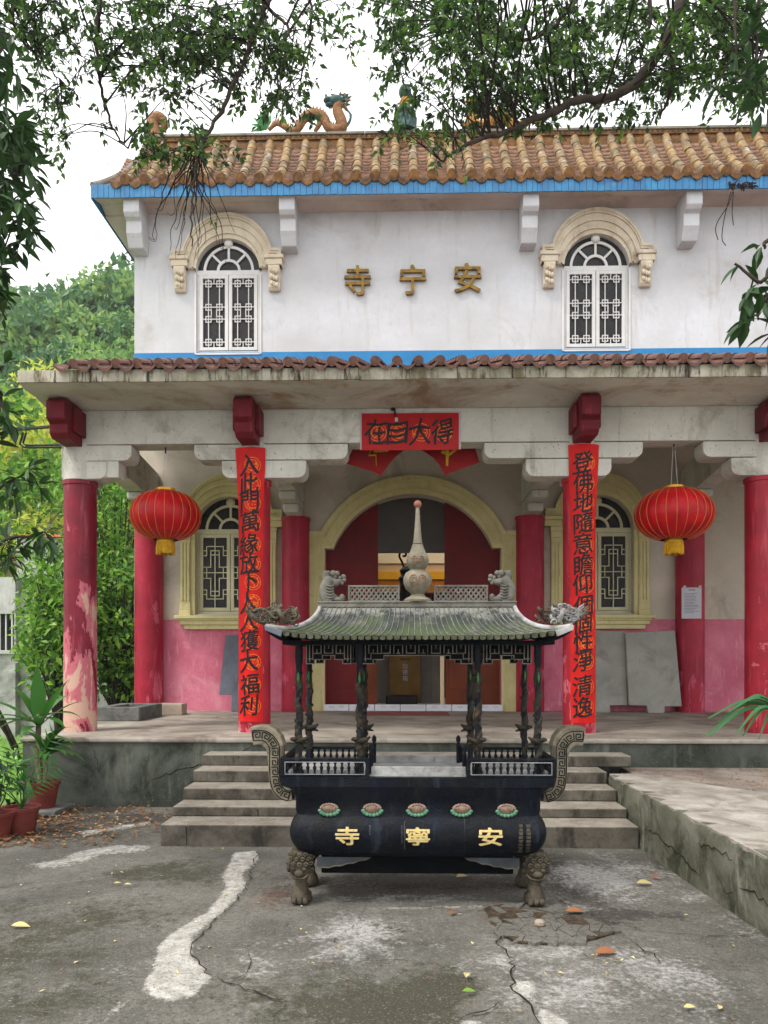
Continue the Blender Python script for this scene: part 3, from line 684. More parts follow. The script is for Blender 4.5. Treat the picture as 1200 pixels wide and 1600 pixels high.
# grey screen and door seen low through the doorway
MB().box(ax(585, 14.7), ax(608, 14.7), 14.7, 14.76, HP, az(1000, 14.7)).build('screen_panel', 'hall_grey', T)
MB().box(ax(657, 14.7), ax(688, 14.7), 14.7, 14.76, HP, az(1000, 14.7)).build('screen_panel', 'hall_grey', T)
mb = MB()
for k in range(3):
    for i in range(2):
        mb.box(ax(660 + i * 14, 14.7), ax(671 + i * 14, 14.7), 14.685, 14.70, az(1098 - k * 30, 14.7), az(1074 - k * 30, 14.7))
mb.build('screen_moulding', 'hall_grey', T, bevel=.004, kind='stuff')
bx_ = thing('donation_box', (ax(632, 14), 14, HP), 'yellow-brown wooden donation box with white lettering inside the doorway', 'donation box')
MB().box(ax(608, 14), ax(657, 14), 13.9, 14.4, HP + .05, az(1020, 14)).build('body', 'box_wood', bx_, bevel=.01)
MB().box(ax(603, 13.7), ax(652, 13.7), 13.55, 13.85, HP, HP + .20).build('kneeling_stool', 'dark_lacquer', bx_, bevel=.02)
for i, ch in enumerate('功德箱'):
    text_mb(ch, ax(633, 13.9), az(1041 + i * 9.5, 13.9), .088, .095, 13.898, .004).build('character', 'notice_paper', bx_)
MB().box(ax(626, 13.9), ax(641, 13.9), 13.89, 13.90, az(1031, 13.9), az(1029, 13.9)).build('slot', 'dark_lacquer', bx_)
# a dark ornamental bracket behind the finial (lamp hanger of the hall)
hg = thing('altar_stand', (ax(632, 15), 15, HP), 'dark curled iron stand just inside the doorway behind the gourd finial', 'stand')
c0 = lambda x, y: (at(x, y, 15)[0], 15, at(x, y, 15)[1])
mb = MB(); mb.tube(spline([c0(636, 900), c0(629, 880), c0(624, 869), c0(627, 862), c0(633, 862), c0(634, 868), c0(629, 869)], 6), .022, 8)
mb.tube(spline([c0(634, 862), c0(640, 864), c0(644, 872)], 5), .02, 8); mb.build('hook', 'dark_lacquer', hg, smooth=60)
mb = MB(); mb.lathe([(.0, c0(0, 885)[2]), (.10, c0(0, 888)[2]), (.15, c0(0, 893)[2]), (.12, c0(0, 900)[2]), (.17, c0(0, 905)[2]), (.13, c0(0, 915)[2]), (.15, c0(0, 940)[2]), (.12, 1.9), (.16, 1.4), (.2, HP)], ax(636, 15), 15, 16)
mb.build('post', 'dark_lacquer', hg, smooth=50)

# doorway: moulded surround, panels, leaves, threshold tiles
def band(inner, outer, y0, y1):
    """a strip between two outlines with the same number of points, both left to right"""
    n = len(inner); mb = MB(); vs = [(x, y0, z) for x, z in inner] + [(x, y0, z) for x, z in outer] + [(x, y1, z) for x, z in inner] + [(x, y1, z) for x, z in outer]
    fs = []
    for i in range(n - 1):
        fs += [(i, i + 1, n + i + 1, n + i), (2 * n + i + 1, 2 * n + i, 3 * n + i, 3 * n + i + 1), (n + i, n + i + 1, 3 * n + i + 1, 3 * n + i), (i + 1, i, 2 * n + i, 2 * n + i + 1)]
    fs += [(0, n, 3 * n, 2 * n), (n - 1, 2 * n + n - 1, 3 * n + n - 1, 2 * n - 1)]
    return mb.add(vs, fs)
dcz = az(906, YW)
def dcurve(half_in, r, zsh, zfoot):
    h = px2m(half_in[0]); a0 = math.degrees(math.acos(-h / r)); pts = arc(dcx, dcz, r, a0, 180 - a0, 24); w_ = px2m(half_in[1])
    return [(dcx - w_, zfoot), (dcx - w_, zsh), (dcx - h, zsh)] + pts[1:-1] + [(dcx + h, zsh), (dcx + w_, zsh), (dcx + w_, zfoot)]
zi, zo = az(857, YW), az(831, YW)
cs = [dcurve((lerp(124, 142, t), lerp(137.5, 164, t)), lerp(px2m(134), px2m(161), t), lerp(zi, zo, t), HP) for t in (0, .22, .30, .68, .76, 1)]
for a, b, pr in ((0, 1, .05), (1, 2, .075), (2, 3, .06), (3, 4, .09), (4, 5, .11)):
    band(cs[a], cs[b], YW - pr, YW + .0).build('door_surround', 'cream_trim', T, smooth=30)
dt = door_top()
def clipdoor(xa, xb, za=None, n=14):
    """top outline of the door opening between xa and xb"""
    out = []
    for i in range(n + 1):
        x = lerp(xa, xb, i / n); r = px2m(134); d = x - dcx
        z = dcz + math.sqrt(max(0, r * r - d * d)) if abs(d) < px2m(124.5) else zi
        out.append((x, max(z, zi)))
    return out
zt = az(985, YW + .3)
for xa, xb in ((ax(505, YW + .1), ax(591, YW + .3)), (ax(694, YW + .3), ax(786, YW + .1))):
    top = clipdoor(xa, xb); mb = MB(); mb.prism([(xa, zt)] + top + [(xb, zt)], YW + .16, YW + .24); mb.build('door_panel', 'door_red', T)
for xa, xb, mt in ((505, 565, 'door_red'), (566, 589, 'door_brown'), (696, 740, 'door_brown'), (741, 786, 'door_brown')):
    d = MB().box(ax(xa, YW + .2), ax(xb, YW + .2), YW + .17, YW + .23, HP + .03, zt - .004).build('door_leaf', mt, T, bevel=.004)
    mb = MB(); x0_, x1_ = ax(xa, YW + .2) + .05, ax(xb, YW + .2) - .05
    for za, zb in ((HP + .35, HP + .95), (HP + 1.03, HP + 1.35)): mb.box(x0_, x1_, YW + .160, YW + .17, za, zb)
    mb.build('door_moulding', mt, d, bevel=.005)
MB().box(ax(688, YW + .3), ax(694, YW + .3), YW + .30, YW + .34, HP, zt).build('light_slit', 'hall_cream', T)  # cream strip standing in for the slit of light beside the leaf
# threshold of seven printed tiles
xs = [505 + (786 - 505) * i / 7 for i in range(8)]; zth = az(1101, YW - .12)
MB().box(ax(507, YW - .1), ax(785, YW - .1), YW - .09, YW + .16, HP, zth - .012).build('threshold', 'hall_grey', T)
for i in range(7):
    a, b = ax(xs[i] + .4, YW - .1) + .003, ax(xs[i + 1] - .4, YW - .1) - .003
    tl = MB().box(a, b, YW - .105, YW - .09, HP + .006, zth).build('threshold_tile', 'white_tile', T, bevel=.003)
    mb = MB()
    if i == 3:
        pts = [(lerp(a + .03, b - .03, k / 12), YW - .107, HP + .045 + (.05 if k % 2 else 0)) for k in range(13)]; mb.tube(pts, .004, 4)
        pts = [(lerp(a + .03, b - .03, k / 12), YW - .107, HP + .045 + (0 if k % 2 else .05)) for k in range(13)]; mb.tube(pts, .004, 4)
    else:
        for q in (.32, .72):
            cx = lerp(a, b, q)
            for k in range(5): mb.ball((cx + (k - 2) * .017, YW - .1055, HP + .07 + .012 * math.sin(k * 2.4)), .009, .002, .014, 6, 4)
    mb.build('tile_print', 'tile_print', tl, kind='stuff')
m_ = MB().box(ax(572, 12), ax(700, 12), 11.45, 12.2, HP + .004, HP + .012).build('doormat', 'mat_red', None, bevel=.003, label='faded red doormat lying on the terrace before the doorway', cat='doormat')

# arched windows
def bars(mb, paths, fx, fz, y0, y1, w_):
    """paths in unit coordinates; each segment becomes a square bar"""
    for p in paths:
        for (u0, v0), (u1, v1) in zip(p, p[1:]):
            a, b = (fx(u0), fz(v0)), (fx(u1), fz(v1))
            if abs(u0 - u1) < 1e-6: mb.box(a[0] - w_ / 2, a[0] + w_ / 2, y0, y1, min(a[1], b[1]) - w_ / 2, max(a[1], b[1]) + w_ / 2)
            else: mb.box(min(a[0], b[0]) - w_ / 2, max(a[0], b[0]) + w_ / 2, y0 - .0015, y1 + .0015, a[1] - w_ / 2, a[1] + w_ / 2)
def sq(u, v, a, b): return [(u - a, v - b), (u + a, v - b), (u + a, v + b), (u - a, v + b), (u - a, v - b)]
LAT_UP = [[(.25, 0), (.25, 1)], [(.75, 0), (.75, 1)], [(0, .075), (1, .075)], [(0, .925), (1, .925)], [(0, .41), (1, .41)], [(0, .585), (1, .585)],
          [(.38, .41), (.38, .585)], [(.62, .41), (.62, .585)]] + [sq(u, v, .12, .042) for u in (.25, .75) for v in (.075, .41, .585, .925)] + [[(.5, .925), (.5, 1)], [(.5, 0), (.5, .075)]]
def _sym(P): return P + [[(1 - u, v) for u, v in p] for p in P]
LAT_LO = [[(.5, 0), (.5, 1)], [(0, .5), (1, .5)],
          [(0, .745), (.15, .745), (.15, .875), (.85, .875), (.85, .745), (1, .745)], [(0, .255), (.15, .255), (.15, .125), (.85, .125), (.85, .255), (1, .255)],
          [(.32, .815), (.68, .815)], [(.32, .755), (.68, .755)], [(.32, .17), (.68, .17)], [(.32, .235), (.68, .235)]] + \
    _sym([[(0, .815), (.15, .815)], [(0, .19), (.15, .19)], [(.32, .815), (.32, .58), (.15, .58), (.15, .42), (.32, .42), (.32, .17)], [(0, .58), (.15, .58)], [(0, .42), (.15, .42)]])
def window(cx, r, z0, zs, mat, lat, dy, upper):
    yf = YW + dy
    fw = MB().box(cx - r, cx + r, yf, yf + .07, zs - .04, zs + .04)            # transom
    fw.box(cx - r, cx - r + .045, yf, yf + .07, z0, zs - .04); fw.box(cx + r - .045, cx + r, yf, yf + .07, z0, zs - .04)
    fw.box(cx - r + .045, cx + r - .045, yf, yf + .07, z0, z0 + .05)
    W = fw.build('window', mat, T, bevel=.006)
    gap = .015; cwid = r - .045
    for s_ in (-1, 1):
        a, b = (cx - cwid, cx - gap * .3) if s_ < 0 else (cx + gap * .3, cx + cwid); zb, ztp = z0 + .055, zs - .045; st = .055
        mb = MB().box(a, a + st, yf - .012, yf + .03, zb, ztp).box(b - st, b, yf - .012, yf + .03, zb, ztp).box(a + st, b - st, yf - .0115, yf + .03, zb, zb + st).box(a + st, b - st, yf - .0115, yf + .03, ztp - st, ztp)
        mb.build('casement', mat, W, bevel=.004)
        ga, gb, gz0, gz1 = a + st, b - st, zb + st, ztp - st
        MB().box(ga, gb, yf + .022, yf + .027, gz0, gz1).build('pane', 'pane', W)
        mb = MB(); bars(mb, lat, lambda u: lerp(ga, gb, u), lambda v: lerp(gz0, gz1, v), yf - .006, yf + .010, .0135 if upper else .0145)
        mb.build('lattice', mat, W)
    # fanlight
    pane = [(cx - r, zs + .04)] + arc(cx, zs, r - .0, 172, 8, 20) + [(cx + r, zs + .04)]
    MB().prism([(x, max(z, zs + .038)) for x, z in arc(cx, zs, r, 180, 0, 24)], yf + .045, yf + .05).build('fanlight_pane', 'pane', W)
    ro, ri = px2m(38), px2m(17)
    def half_ring(rr, w2): return band(arc(cx, zs + .03, rr - w2, 180, 0, 24), arc(cx, zs + .03, rr + w2, 180, 0, 24), yf + .008, yf + .034)
    mb = half_ring(ro, .021); q = half_ring(ri, .021); mb.add(q.v, q.f)
    for a in (45, 90, 135):
        d = Vector((math.cos(R(a)), math.sin(R(a)))); n_ = Vector((-d.y, d.x)) * .018; p0, p1 = Vector((cx, zs + .03)) + d * (ri + .018), Vector((cx, zs + .03)) + d * (ro - .018)
        mb.prism([tuple(p0 + n_), tuple(p1 + n_), tuple(p1 - n_), tuple(p0 - n_)], yf + .0095, yf + .0325)
    mb.build('fanlight_bars', mat, W)
    MB().ball((cx, yf + .01, zs + ro + .085), .075, .05, .07, 16, 10).build('boss', mat, W, smooth=180)
    # arch moulding with shoulders
    tm = 'old_trim' if upper else 'cream_trim'
    Ro = px2m(72); zc = zs + px2m(13); sh = px2m(88); zb_ = zs + px2m(3)
    def oc(t):
        rr = lerp(r, Ro, t); rzz = lerp(r, Ro + px2m(2), t); c_ = lerp(zs, zc, t); s0 = lerp(r, sh - .03, t)
        a0 = 14 * t
        pts = arc(cx, c_, rr, 180 - a0, a0, 30, rzz); zsh = pts[0][1]
        return [(cx - s0, zb_), (cx - s0, zsh if t > 0 else zb_)] + pts + [(cx + s0, zsh if t > 0 else zb_), (cx + s0, zb_)]
    C = [oc(t) for t in (0, .18, .26, .5, .6, .8, .88, 1)]
    for i, pr in enumerate((.05, .075, .065, .09, .08, .105, .12)):
        band(C[i], C[i + 1], YW - pr, YW).build('arch_moulding', tm, W, smooth=30)
    for s_ in (-1, 1):                                                         # shoulder cap
        xc = cx + s_ * (sh - px2m(14))
        MB().box(xc - px2m(15), xc + px2m(15), YW - .17, YW, zb_ + px2m(10), zb_ + px2m(16)).box(xc - px2m(13), xc + px2m(13), YW - .15, YW, zb_, zb_ + px2m(10)).build('shoulder', tm, W, bevel=.012)
        if upper:
            zb2 = zb_; mb = MB()
            mb.prism([(YW, zb2), (YW - .15, zb2), (YW - .155, zb2 - .06), (YW - .10, zb2 - .16), (YW - .07, zb2 - .26), (YW - .10, zb2 - .32), (YW - .06, zb2 - .38), (YW, zb2 - .38)], xc - px2m(9), xc + px2m(9), 'x')
            cb = mb.build('scroll_bracket', tm, W, bevel=.015, smooth=40)
            mb = MB()
            for k in range(3):
                zc2 = zb2 - .07 - k * .10
                mb.ball((xc - .04, YW - .13 + k * .018, zc2), .035, .03, .045, 8, 6); mb.ball((xc + .04, YW - .13 + k * .018, zc2 - .03), .035, .03, .045, 8, 6); mb.ball((xc, YW - .135 + k * .018, zc2 - .02), .02, .03, .05, 8, 6)
            mb.build('acanthus', tm, cb, smooth=180)
    if not upper:
        zbot, ztop = az(962, YW), zb_ - .0
        for s_ in (-1, 1):
            xc = cx + s_ * px2m(67.5)
            mb = MB().box(xc - px2m(8), xc + px2m(8), YW - .07, YW, zbot + .2, ztop - .18)
            for k in (-1, 0, 1): mb.box(xc + k * .052 - .018, xc + k * .052 + .018, YW - .088, YW - .07, zbot + .24, ztop - .24)
            mb.build('pilaster', tm, W, bevel=.006)
            MB().box(xc - px2m(9), xc + px2m(9), YW - .10, YW, zbot, zbot + .09).box(xc - px2m(8.5), xc + px2m(8.5), YW - .085, YW, zbot + .09, zbot + .2).build('pilaster_base', tm, W, bevel=.01)
            MB().box(xc - px2m(9.5), xc + px2m(9.5), YW - .11, YW, ztop - .07, ztop).box(xc - px2m(8.5), xc + px2m(8.5), YW - .09, YW, ztop - .18, ztop - .07).build('pilaster_cap', tm, W, bevel=.01)
            MB().box(xc - s_ * px2m(8) - (0 if s_ > 0 else -.0), cx + s_ * r, YW - .045, YW, zbot, ztop).build('jamb', tm, W) if False else None
            xa, xb = sorted((xc - s_ * px2m(8), cx + s_ * r)); MB().box(xa, xb, YW - .045, YW, zbot, ztop).build('jamb', tm, W, bevel=.005)
        hw = px2m(82); sp = [(hw, 0), (hw, -.05), (hw - .05, -.07), (hw - .05, -.12), (hw - .12, -.16), (hw - .17, -.22)]
        for i, (za, zb3, hh, pr) in enumerate(((0, -.055, hw, .20), (-.055, -.085, hw - .05, .17), (-.085, -.15, hw - .08, .145), (-.15, -.22, hw - .14, .11))):
            MB().box(cx - hh, cx + hh, YW - pr, YW, zbot + zb3, zbot + za).build('sill', tm, W, bevel=.008)
    else:
        MB().box(cx - r - .03, cx - r, YW - .02, YW, z0 - .02, zs - .05).box(cx + r, cx + r + .03, YW - .02, YW, z0 - .02, zs - .05).box(cx - r, cx + r, YW - .02, YW, z0 - .03, z0).build('jamb', mat, W, bevel=.004)
    return W
for c in cxu: window(c, ru, zu0, zsu, 'window_white', LAT_UP, .03, True)
for c in cxw[:2]: window(c, rl, zl0, zsl, 'window_cream', LAT_LO, .10, False)
# dark rooms behind the upper windows stay closed by slab, partition and roof

# wall columns and porch columns
for px_ in (233, 462, 828, 1078):
    x = ax(px_, YB); zt_ = az(805, 12.2)
    r_ = .225 if px_ not in (1078,) else .22
    MB().lathe([(r_, HP), (r_, zt_ - .05), (r_ + .012, zt_ - .045), (r_ + .012, zt_)], x, YB, 40).build('column', 'column_back', T, smooth=50)
PC = [ax(120, 8.9), ax(395, 8.9), ax(908, 8.9), ax(1197, 8.9)]; PC.append(PC[3] + PC[1] - PC[0] + 2.6)
BC = [ax(233, YB), ax(462, YB), ax(828, YB), ax(1078, YB), ax(1078, YB) + 4.3]
zcap = az(748, 8.82, 120)
for i, x in enumerate(PC):
    mat = ('column_peel', 'column_some', 'column_some', 'column_some', 'column_some')[i]
    n = 40; prof = [(.188, HP), (.188, HP + .3), (.184, 2.4), (.186, zcap - .06), (.200, zcap - .05), (.200, zcap)]
    MB().lathe(prof, x, YC, n).build('column', mat, T, smooth=50, label='front porch column with paint flaking to pink plaster' if i == 0 else None)
    MB().lathe([(.192, zcap), (.192, 4.10)], x, YC, n).build('column_head', 'lower_white', T, smooth=50)
# front beam and its stepped haunches
ZB0, ZB1 = az(691, 8.85), az(637, 8.85); ZL1, ZL2 = az(717, 8.85), az(745, 8.85)
MB().box(PC[0] - .17, PC[0] + .5, 8.88, 9.12, ZL2 + .02, ZB0 + .01).build('beam_core', 'lower_white', T)
MB().box(PC[0] - .19, XR, 8.85, 9.15, ZB0, ZB1).build('beam', 'lower_white', T, bevel=.012)
def haunch(xs_, xe, z_top, z_bot, y0, y1, sgn, axis='y'):
    """block from the support xs_ out to xe with a rounded lower free corner"""
    r_ = min(.11, (z_top - z_bot) * .5)
    pts = [(xs_, z_top), (xs_, z_bot)] + [(xe - sgn * r_ + sgn * r_ * math.sin(R(a)), z_bot + r_ - r_ * math.cos(R(a))) for a in range(0, 91, 15)] + [(xe, z_top)]
    return MB().prism(pts, y0, y1, axis)
def A(p): return ax(p, 8.85)
bays = [((145, 166, 205), (370, 346, 303)), ((420, 478, 543), (884, 822, 757)), ((930, 956, 1005), (1172, 1143, 1099))]
for (l0, l2, l1), (r0, r2, r1) in bays:
    for s_, b0, b2, b1 in ((1, l0, l2, l1), (-1, r0, r2, r1)):
        base = A(b0) - s_ * .16
        haunch(base, A(b1), ZB0 - .009, ZL1 + .004, 8.856, 9.144, s_).build('haunch', 'lower_white', T, bevel=.008)
        haunch(base, A(b2), ZL1 - .005, ZL2, 8.860, 9.140, s_).build('haunch', 'lower_white', T, bevel=.008)
x5 = PC[4]; xm = PC[3]
for s_, b in ((1, xm + .15), (-1, x5 - .15)):
    haunch(b, b + s_ * .75, ZB0 - .004, ZL1 + .002, 8.856, 9.144, s_).build('haunch', 'lower_white', T, bevel=.008)
    haunch(b, b + s_ * .4, ZL1 - .002, ZL2, 8.860, 9.140, s_).build('haunch', 'lower_white', T, bevel=.008)
for x0_, x1_, zz in ((A(160), A(205), ZB0), ):
    pass
# cross beams back to the wall columns
for i, (xf, xb) in enumerate(zip(PC, BC)):
    mb = MB(); n = 2
    def crossbeam(za, zb, ya, yb, w_=.13):
        f = lambda y: lerp(xf, xb, (y - 9.0) / 3.4)
        m2 = MB(); m2.add([(f(ya) - w_, ya, za), (f(ya) + w_, ya, za), (f(yb) + w_, yb, za), (f(yb) - w_, yb, za), (f(ya) - w_, ya, zb), (f(ya) + w_, ya, zb), (f(yb) + w_, yb, zb), (f(yb) - w_, yb, zb)],
                         [(0, 3, 2, 1), (4, 5, 6, 7), (0, 1, 5, 4), (1, 2, 6, 5), (2, 3, 7, 6), (3, 0, 4, 7)]); return m2
    crossbeam(4.12, 4.62, 9.152, 12.49).build('cross_beam', 'lower_white', T, bevel=.01)
    crossbeam(3.92, 4.117, 9.152, 9.85, .127).build('cross_haunch', 'lower_white', T, bevel=.02)
    crossbeam(3.70, 3.918, 9.152, 9.5, .124).build('cross_haunch', 'lower_white', T, bevel=.02)
    crossbeam(4.0, 4.117, 11.5, 12.495, .127).build('cross_haunch', 'lower_white', T, bevel=.03)
    crossbeam(3.86, 3.998, 11.85, 12.493, .124).build('cross_haunch', 'lower_white', T, bevel=.03)
# red corbels at the front columns
for i, x in enumerate(PC[:4]):
    zt0, zb_ = az(621, 8.5), az(686, 8.6)
    prof = [(8.84, zt0), (8.42, zt0), (8.36, zt0 - .05), (8.36, zt0 - .24), (8.44, zt0 - .28), (8.44, zb_ + .05), (8.50, zb_), (8.84, zb_)]
    xc = x - .01; MB().prism(prof, xc - .105, xc + .105, 'x').build('corbel', 'red_paint_dark', T, bevel=.012, label='faded pinkish red corbel' if i == 2 else None)
    for s_ in (-1, 1): MB().box(xc + s_ * .1275 - .0225, xc + s_ * .1275 + .0225, 8.55, 8.84, zb_ + .1, zt0 - .05).build('corbel_cheek', 'red_paint_dark', T, bevel=.01)
# porch eave: fascia slabs, curved soffit, sloping slab
EY, EZ0, EZ1 = 7.95, az(592, 7.95), az(573, 7.95)
EX0 = ax(27, EY); EX1 = XR
prof = [(EY + .03, EZ0 + .04), (EY + .03, EZ0), (8.15, EZ0 - .012), (8.45, ZB1 + .01), (8.84, ZB1 - .01)] + [(8.84, ZB1 + .10), (12.49, ZB1 + .10 + .36 * 3.65 + .05), (12.49, ZB1 + .26 + .36 * 3.65 + .13), (EY + .03, EZ1 - .004)]
# split so the slab is wider at the back (the roof reaches the wall corner)
mb = MB(); prof_ = prof
def eave_x(y): return lerp(EX0, XL - .02, (y - EY) / (12.5 - EY))
n = len(prof_); vs = [(eave_x(y), y, z) for y, z in prof_] + [(EX1, y, z) for y, z in prof_]
mb.add(vs, [tuple(range(n)), tuple(range(2 * n - 1, n - 1, -1))] + [((i + 1) % n, i, i + n, (i + 1) % n + n) for i in range(n)])
mb.build('porch_roof_slab', 'soffit_low', T, bevel=.006)
x = EX0
while x < EX1:
    w_ = rnd.uniform(.46, .60); x2 = min(EX1, x + w_)
    MB().box(x + .002, x2 - .002, EY, EY + .028, EZ0 + rnd.uniform(-.004, .003), EZ1).build('fascia_slab', 'fascia_stone', T, bevel=.004)
    x = x2
# porch tiles: rows of cover tiles and pan tiles running up to the wall
SL = .36
def pz_(y): return EZ1 + .01 + (y - EY) * SL * 1.0
ang = math.atan(SL)
prof = [(.055 * math.cos(R(a)), .055 * math.sin(R(a))) for a in range(0, 181, 20)]
def half_tube(r0, r1, L, nseg=9, th=.012, closed_end=True):
    mb = MB(); vs = []
    for (y, r) in ((0, r0), (L, r1)):
        for k in range(nseg + 1):
            a = math.pi * k / nseg; vs.append((r * math.cos(a), y, r * math.sin(a)))
        for k in range(nseg + 1):
            a = math.pi * k / nseg; vs.append(((r - th) * math.cos(a), y, (r - th) * math.sin(a)))
    n = nseg + 1; fs = []
    for k in range(nseg):
        fs += [(k, k + 1, 2 * n + k + 1, 2 * n + k), (n + k + 1, n + k, 3 * n + k, 3 * n + k + 1), (k + 1, k, n + k, n + k + 1), (2 * n + k, 2 * n + k + 1, 3 * n + k + 1, 3 * n + k)]
    fs += [(0, n, 3 * n, 2 * n)[::-1], (n - 1, 2 * n - 1, 4 * n - 1, 3 * n - 1)]
    mb.add(vs, fs)
    if closed_end:
        cap = [(r0 * math.cos(math.pi * k / nseg), -.004, r0 * math.sin(math.pi * k / nseg)) for k in range(nseg + 1)] + [(r0 * .8 * math.cos(-math.pi * k / nseg), -.004, r0 * .55 * math.sin(-math.pi * k / nseg)) for k in range(1, nseg)]
        cap = [(r0 * math.cos(2 * math.pi * k / 16), -.004, r0 * math.sin(2 * math.pi * k / 16)) for k in range(16)]
        n0 = len(mb.v); mb.add(cap + [(p[0], .012, p[2]) for p in cap], [tuple(range(16))] + [(k, k + 16, (k + 1) % 16 + 16, (k + 1) % 16) for k in range(16)])
    return mb
cap_me = mesh_of(half_tube(.051, .046, .34), 'porch_cover_tile', 'clay_tile', 60)
n_ = 8; vs = []
for y, dz in ((0, 0), (.34, 0)):
    for k in range(n_ + 1):
        u = -1 + 2 * k / n_; vs.append((u * .085, y, -.045 * (1 - u * u) + .012))
for y in (0, ):
    for k in range(n_ + 1):
        u = -1 + 2 * k / n_; vs.append((u * .085, y - .004, -.045 * (1 - u * u) - .012 - .012 * (1 - abs(u))))
fs = [(k, k + 1, n_ + 2 + k, n_ + 1 + k) for k in range(n_)] + [(2 * n_ + 2 + k, 2 * n_ + 3 + k, k + 1, k) for k in range(n_)]
pan_me = mesh_of(MB().add(vs, fs), 'porch_pan_tile', 'clay_tile', 60)
TS = .2245; x = ax(115, EY - .03); i = 0; rest = MB()
while x < EX1 - .1:
    inst(cap_me, 'cover_tile', T, (x, EY - .05, pz_(EY) + .035), (ang, rnd.uniform(-.03, .03), rnd.uniform(-.02, .02)))
    inst(pan_me, 'pan_tile', T, (x - TS / 2, EY - .07, pz_(EY) + .012), (ang, rnd.uniform(-.03, .03), 0))
    for k in range(1, 13):
        y = EY - .05 + k * .35
        if y + .34 > 12.5: break
        for src, dx, dz in ((half_tube(.058, .052, .35, 5, .012, False), 0, .035),):
            for v_ in [None]:
                c_, s_ = math.cos(ang), math.sin(ang); z0_ = pz_(EY) + dz + (y - EY + .05) * SL
                rest.add([(x + p[0], y + p[1] * c_ - p[2] * s_, z0_ + p[1] * s_ + p[2] * c_) for p in src.v], src.f)
    y0_, y1_ = EY + .25, 12.48; zA, zB = pz_(EY) + .012 + .30 * SL, pz_(EY) + .012 + (12.53 - EY) * SL
    xm_ = x - TS / 2; rest.add([(xm_ - .1, y0_, zA), (xm_, y0_, zA - .03), (xm_ + .1, y0_, zA), (xm_ - .1, y1_, zB), (xm_, y1_, zB - .03), (xm_ + .1, y1_, zB)], [(0, 1, 4, 3), (1, 2, 5, 4)])
    x += TS; i += 1
rest.build('tile_rows', 'clay_tile', T, kind='stuff', smooth=50)

# upper roof ------------------------------------------------------
UY = 11.95; UZ0, UZ1 = az(302, UY), az(282, UY); UX0 = ax(141, UY)
OVX = XL - UX0                                       # side overhang
# soffit slabs (front and left side)
zs0 = UZ0 + .01; zs1 = ZSOF
mb = MB().prism([(UY + .02, zs0), (12.3, zs0 + .09), (12.498, zs1), (12.498, zs1 + .25), (UY + .02, UZ1 + .02)], UX0 + .03, XR + .4, 'x'); mb.build('soffit', 'soffit', T, bevel=.004)
mb = MB().prism([(UX0 + .03, zs0), (XL - .002, zs0 + .02), (XL - .002, zs1 + .25), (UX0 + .03, UZ1 + .02)], 12.5, 20.2, 'y'); mb.build('soffit', 'soffit', T)
# blue fascia of narrow glazed strips
x = UX0 + .012; k_ = 0
while x < XR + .4:
    w_ = rnd.choice((.095, .072, .095, .11))
    MB().box(x + .003, x + w_ - .003, UY - rnd.uniform(0, .008), UY + .02, UZ0 + rnd.uniform(-.003, .003), UZ1 + .01).build('fascia_tile', 'blue_tile', T)
    x += w_; k_ += 1
y = UY + .02
mb = MB(); mb.box(UX0, UX0 + .02, UY + .021, 20.2, UZ0, UZ1 + .01); mb.build('side_fascia', 'blue_tile', T)
# white corbels under the eave
for px_ in (203, 449, 829, 1083, 1330):
    x = ax(px_ + (4 if px_ < 300 else 0), 12.1); zt_ = zs0 + .02; zb_ = az(385, 12.3)
    h = zt_ - zb_; w_ = .125
    prof = [(12.499, zt_ + .2), (12.03, zt_ + .12), (12.03, zt_ - h * .30), (12.08, zt_ - h * .38), (12.16, zt_ - h * .42), (12.16, zt_ - h * .70), (12.20, zt_ - h * .80), (12.26, zt_ - h * .99), (12.30, zb_), (12.499, zb_)]
    MB().prism(prof, x - w_, x + w_, 'x').build('corbel', 'upper_wall', T, bevel=.012)
# roof surface and tiles
RY = 12.9; RZE, RZR = UZ1 + .02, az(231, RY)
def rp(t): return (lerp(UY + .02, RY, t), RZE + (RZR - RZE) * (.62 * t + .38 * t * t))
def slope_at(t):
    a, b = rp(max(0, t - .02)), rp(min(1, t + .02)); return math.atan2(b[1] - a[1], b[0] - a[0])
RXL = ax(232, RY)                                    # left end of the ridge
def hipx(t): return lerp(UX0 + .02, RXL, min(1, t * 1.0))
mb = MB(); N = 8; vs = []
for k in range(N + 1):
    y_, z_ = rp(k / N); vs += [(hipx(k / N), y_, z_ - .03), (XR + .4, y_, z_ - .03)]
mb.add(vs, [(2 * k, 2 * k + 1, 2 * k + 3, 2 * k + 2) for k in range(N)])
# side slope and back slope
vs = []
for k in range(N + 1):
    y_, z_ = rp(k / N); vs += [(hipx(k / N), y_, z_ - .03), (hipx(k / N), 20.2, z_ - .03)]
mb.add(vs, [(2 * k, 2 * k + 2, 2 * k + 3, 2 * k + 1) for k in range(N)])
mb.add([(RXL, RY, RZR - .03), (XR + .4, RY, RZR - .03), (XR + .4, 14.5, RZR - .03), (RXL, 14.5, RZR - .03)], [(0, 1, 2, 3)])
mb.add([(RXL, 14.5, RZR - .03), (-3.6, 14.5, RZR - .03), (-3.6, 20.2, RZR - .03), (RXL, 20.2, RZR - .03)], [(0, 1, 2, 3)])
mb.build('roof_base', 'hip_cement', T, smooth=60)
mb = MB(); pts = [(hipx(t), rp(t)[0] + .02, rp(t)[1] + .0) for t in [k / 8 for k in range(9)]]; mb.tube(pts, lrad(.055, .07, 9), 8); mb.build('hip_ridge', 'hip_cement', T, smooth=60)
seg_me = []
for v in range(4):
    seg_me.append(mesh_of(half_tube(.078 + .0015 * v, .071, .30, 10, .014, False), 'roof_cover_tile', 'cover_tile', 60))
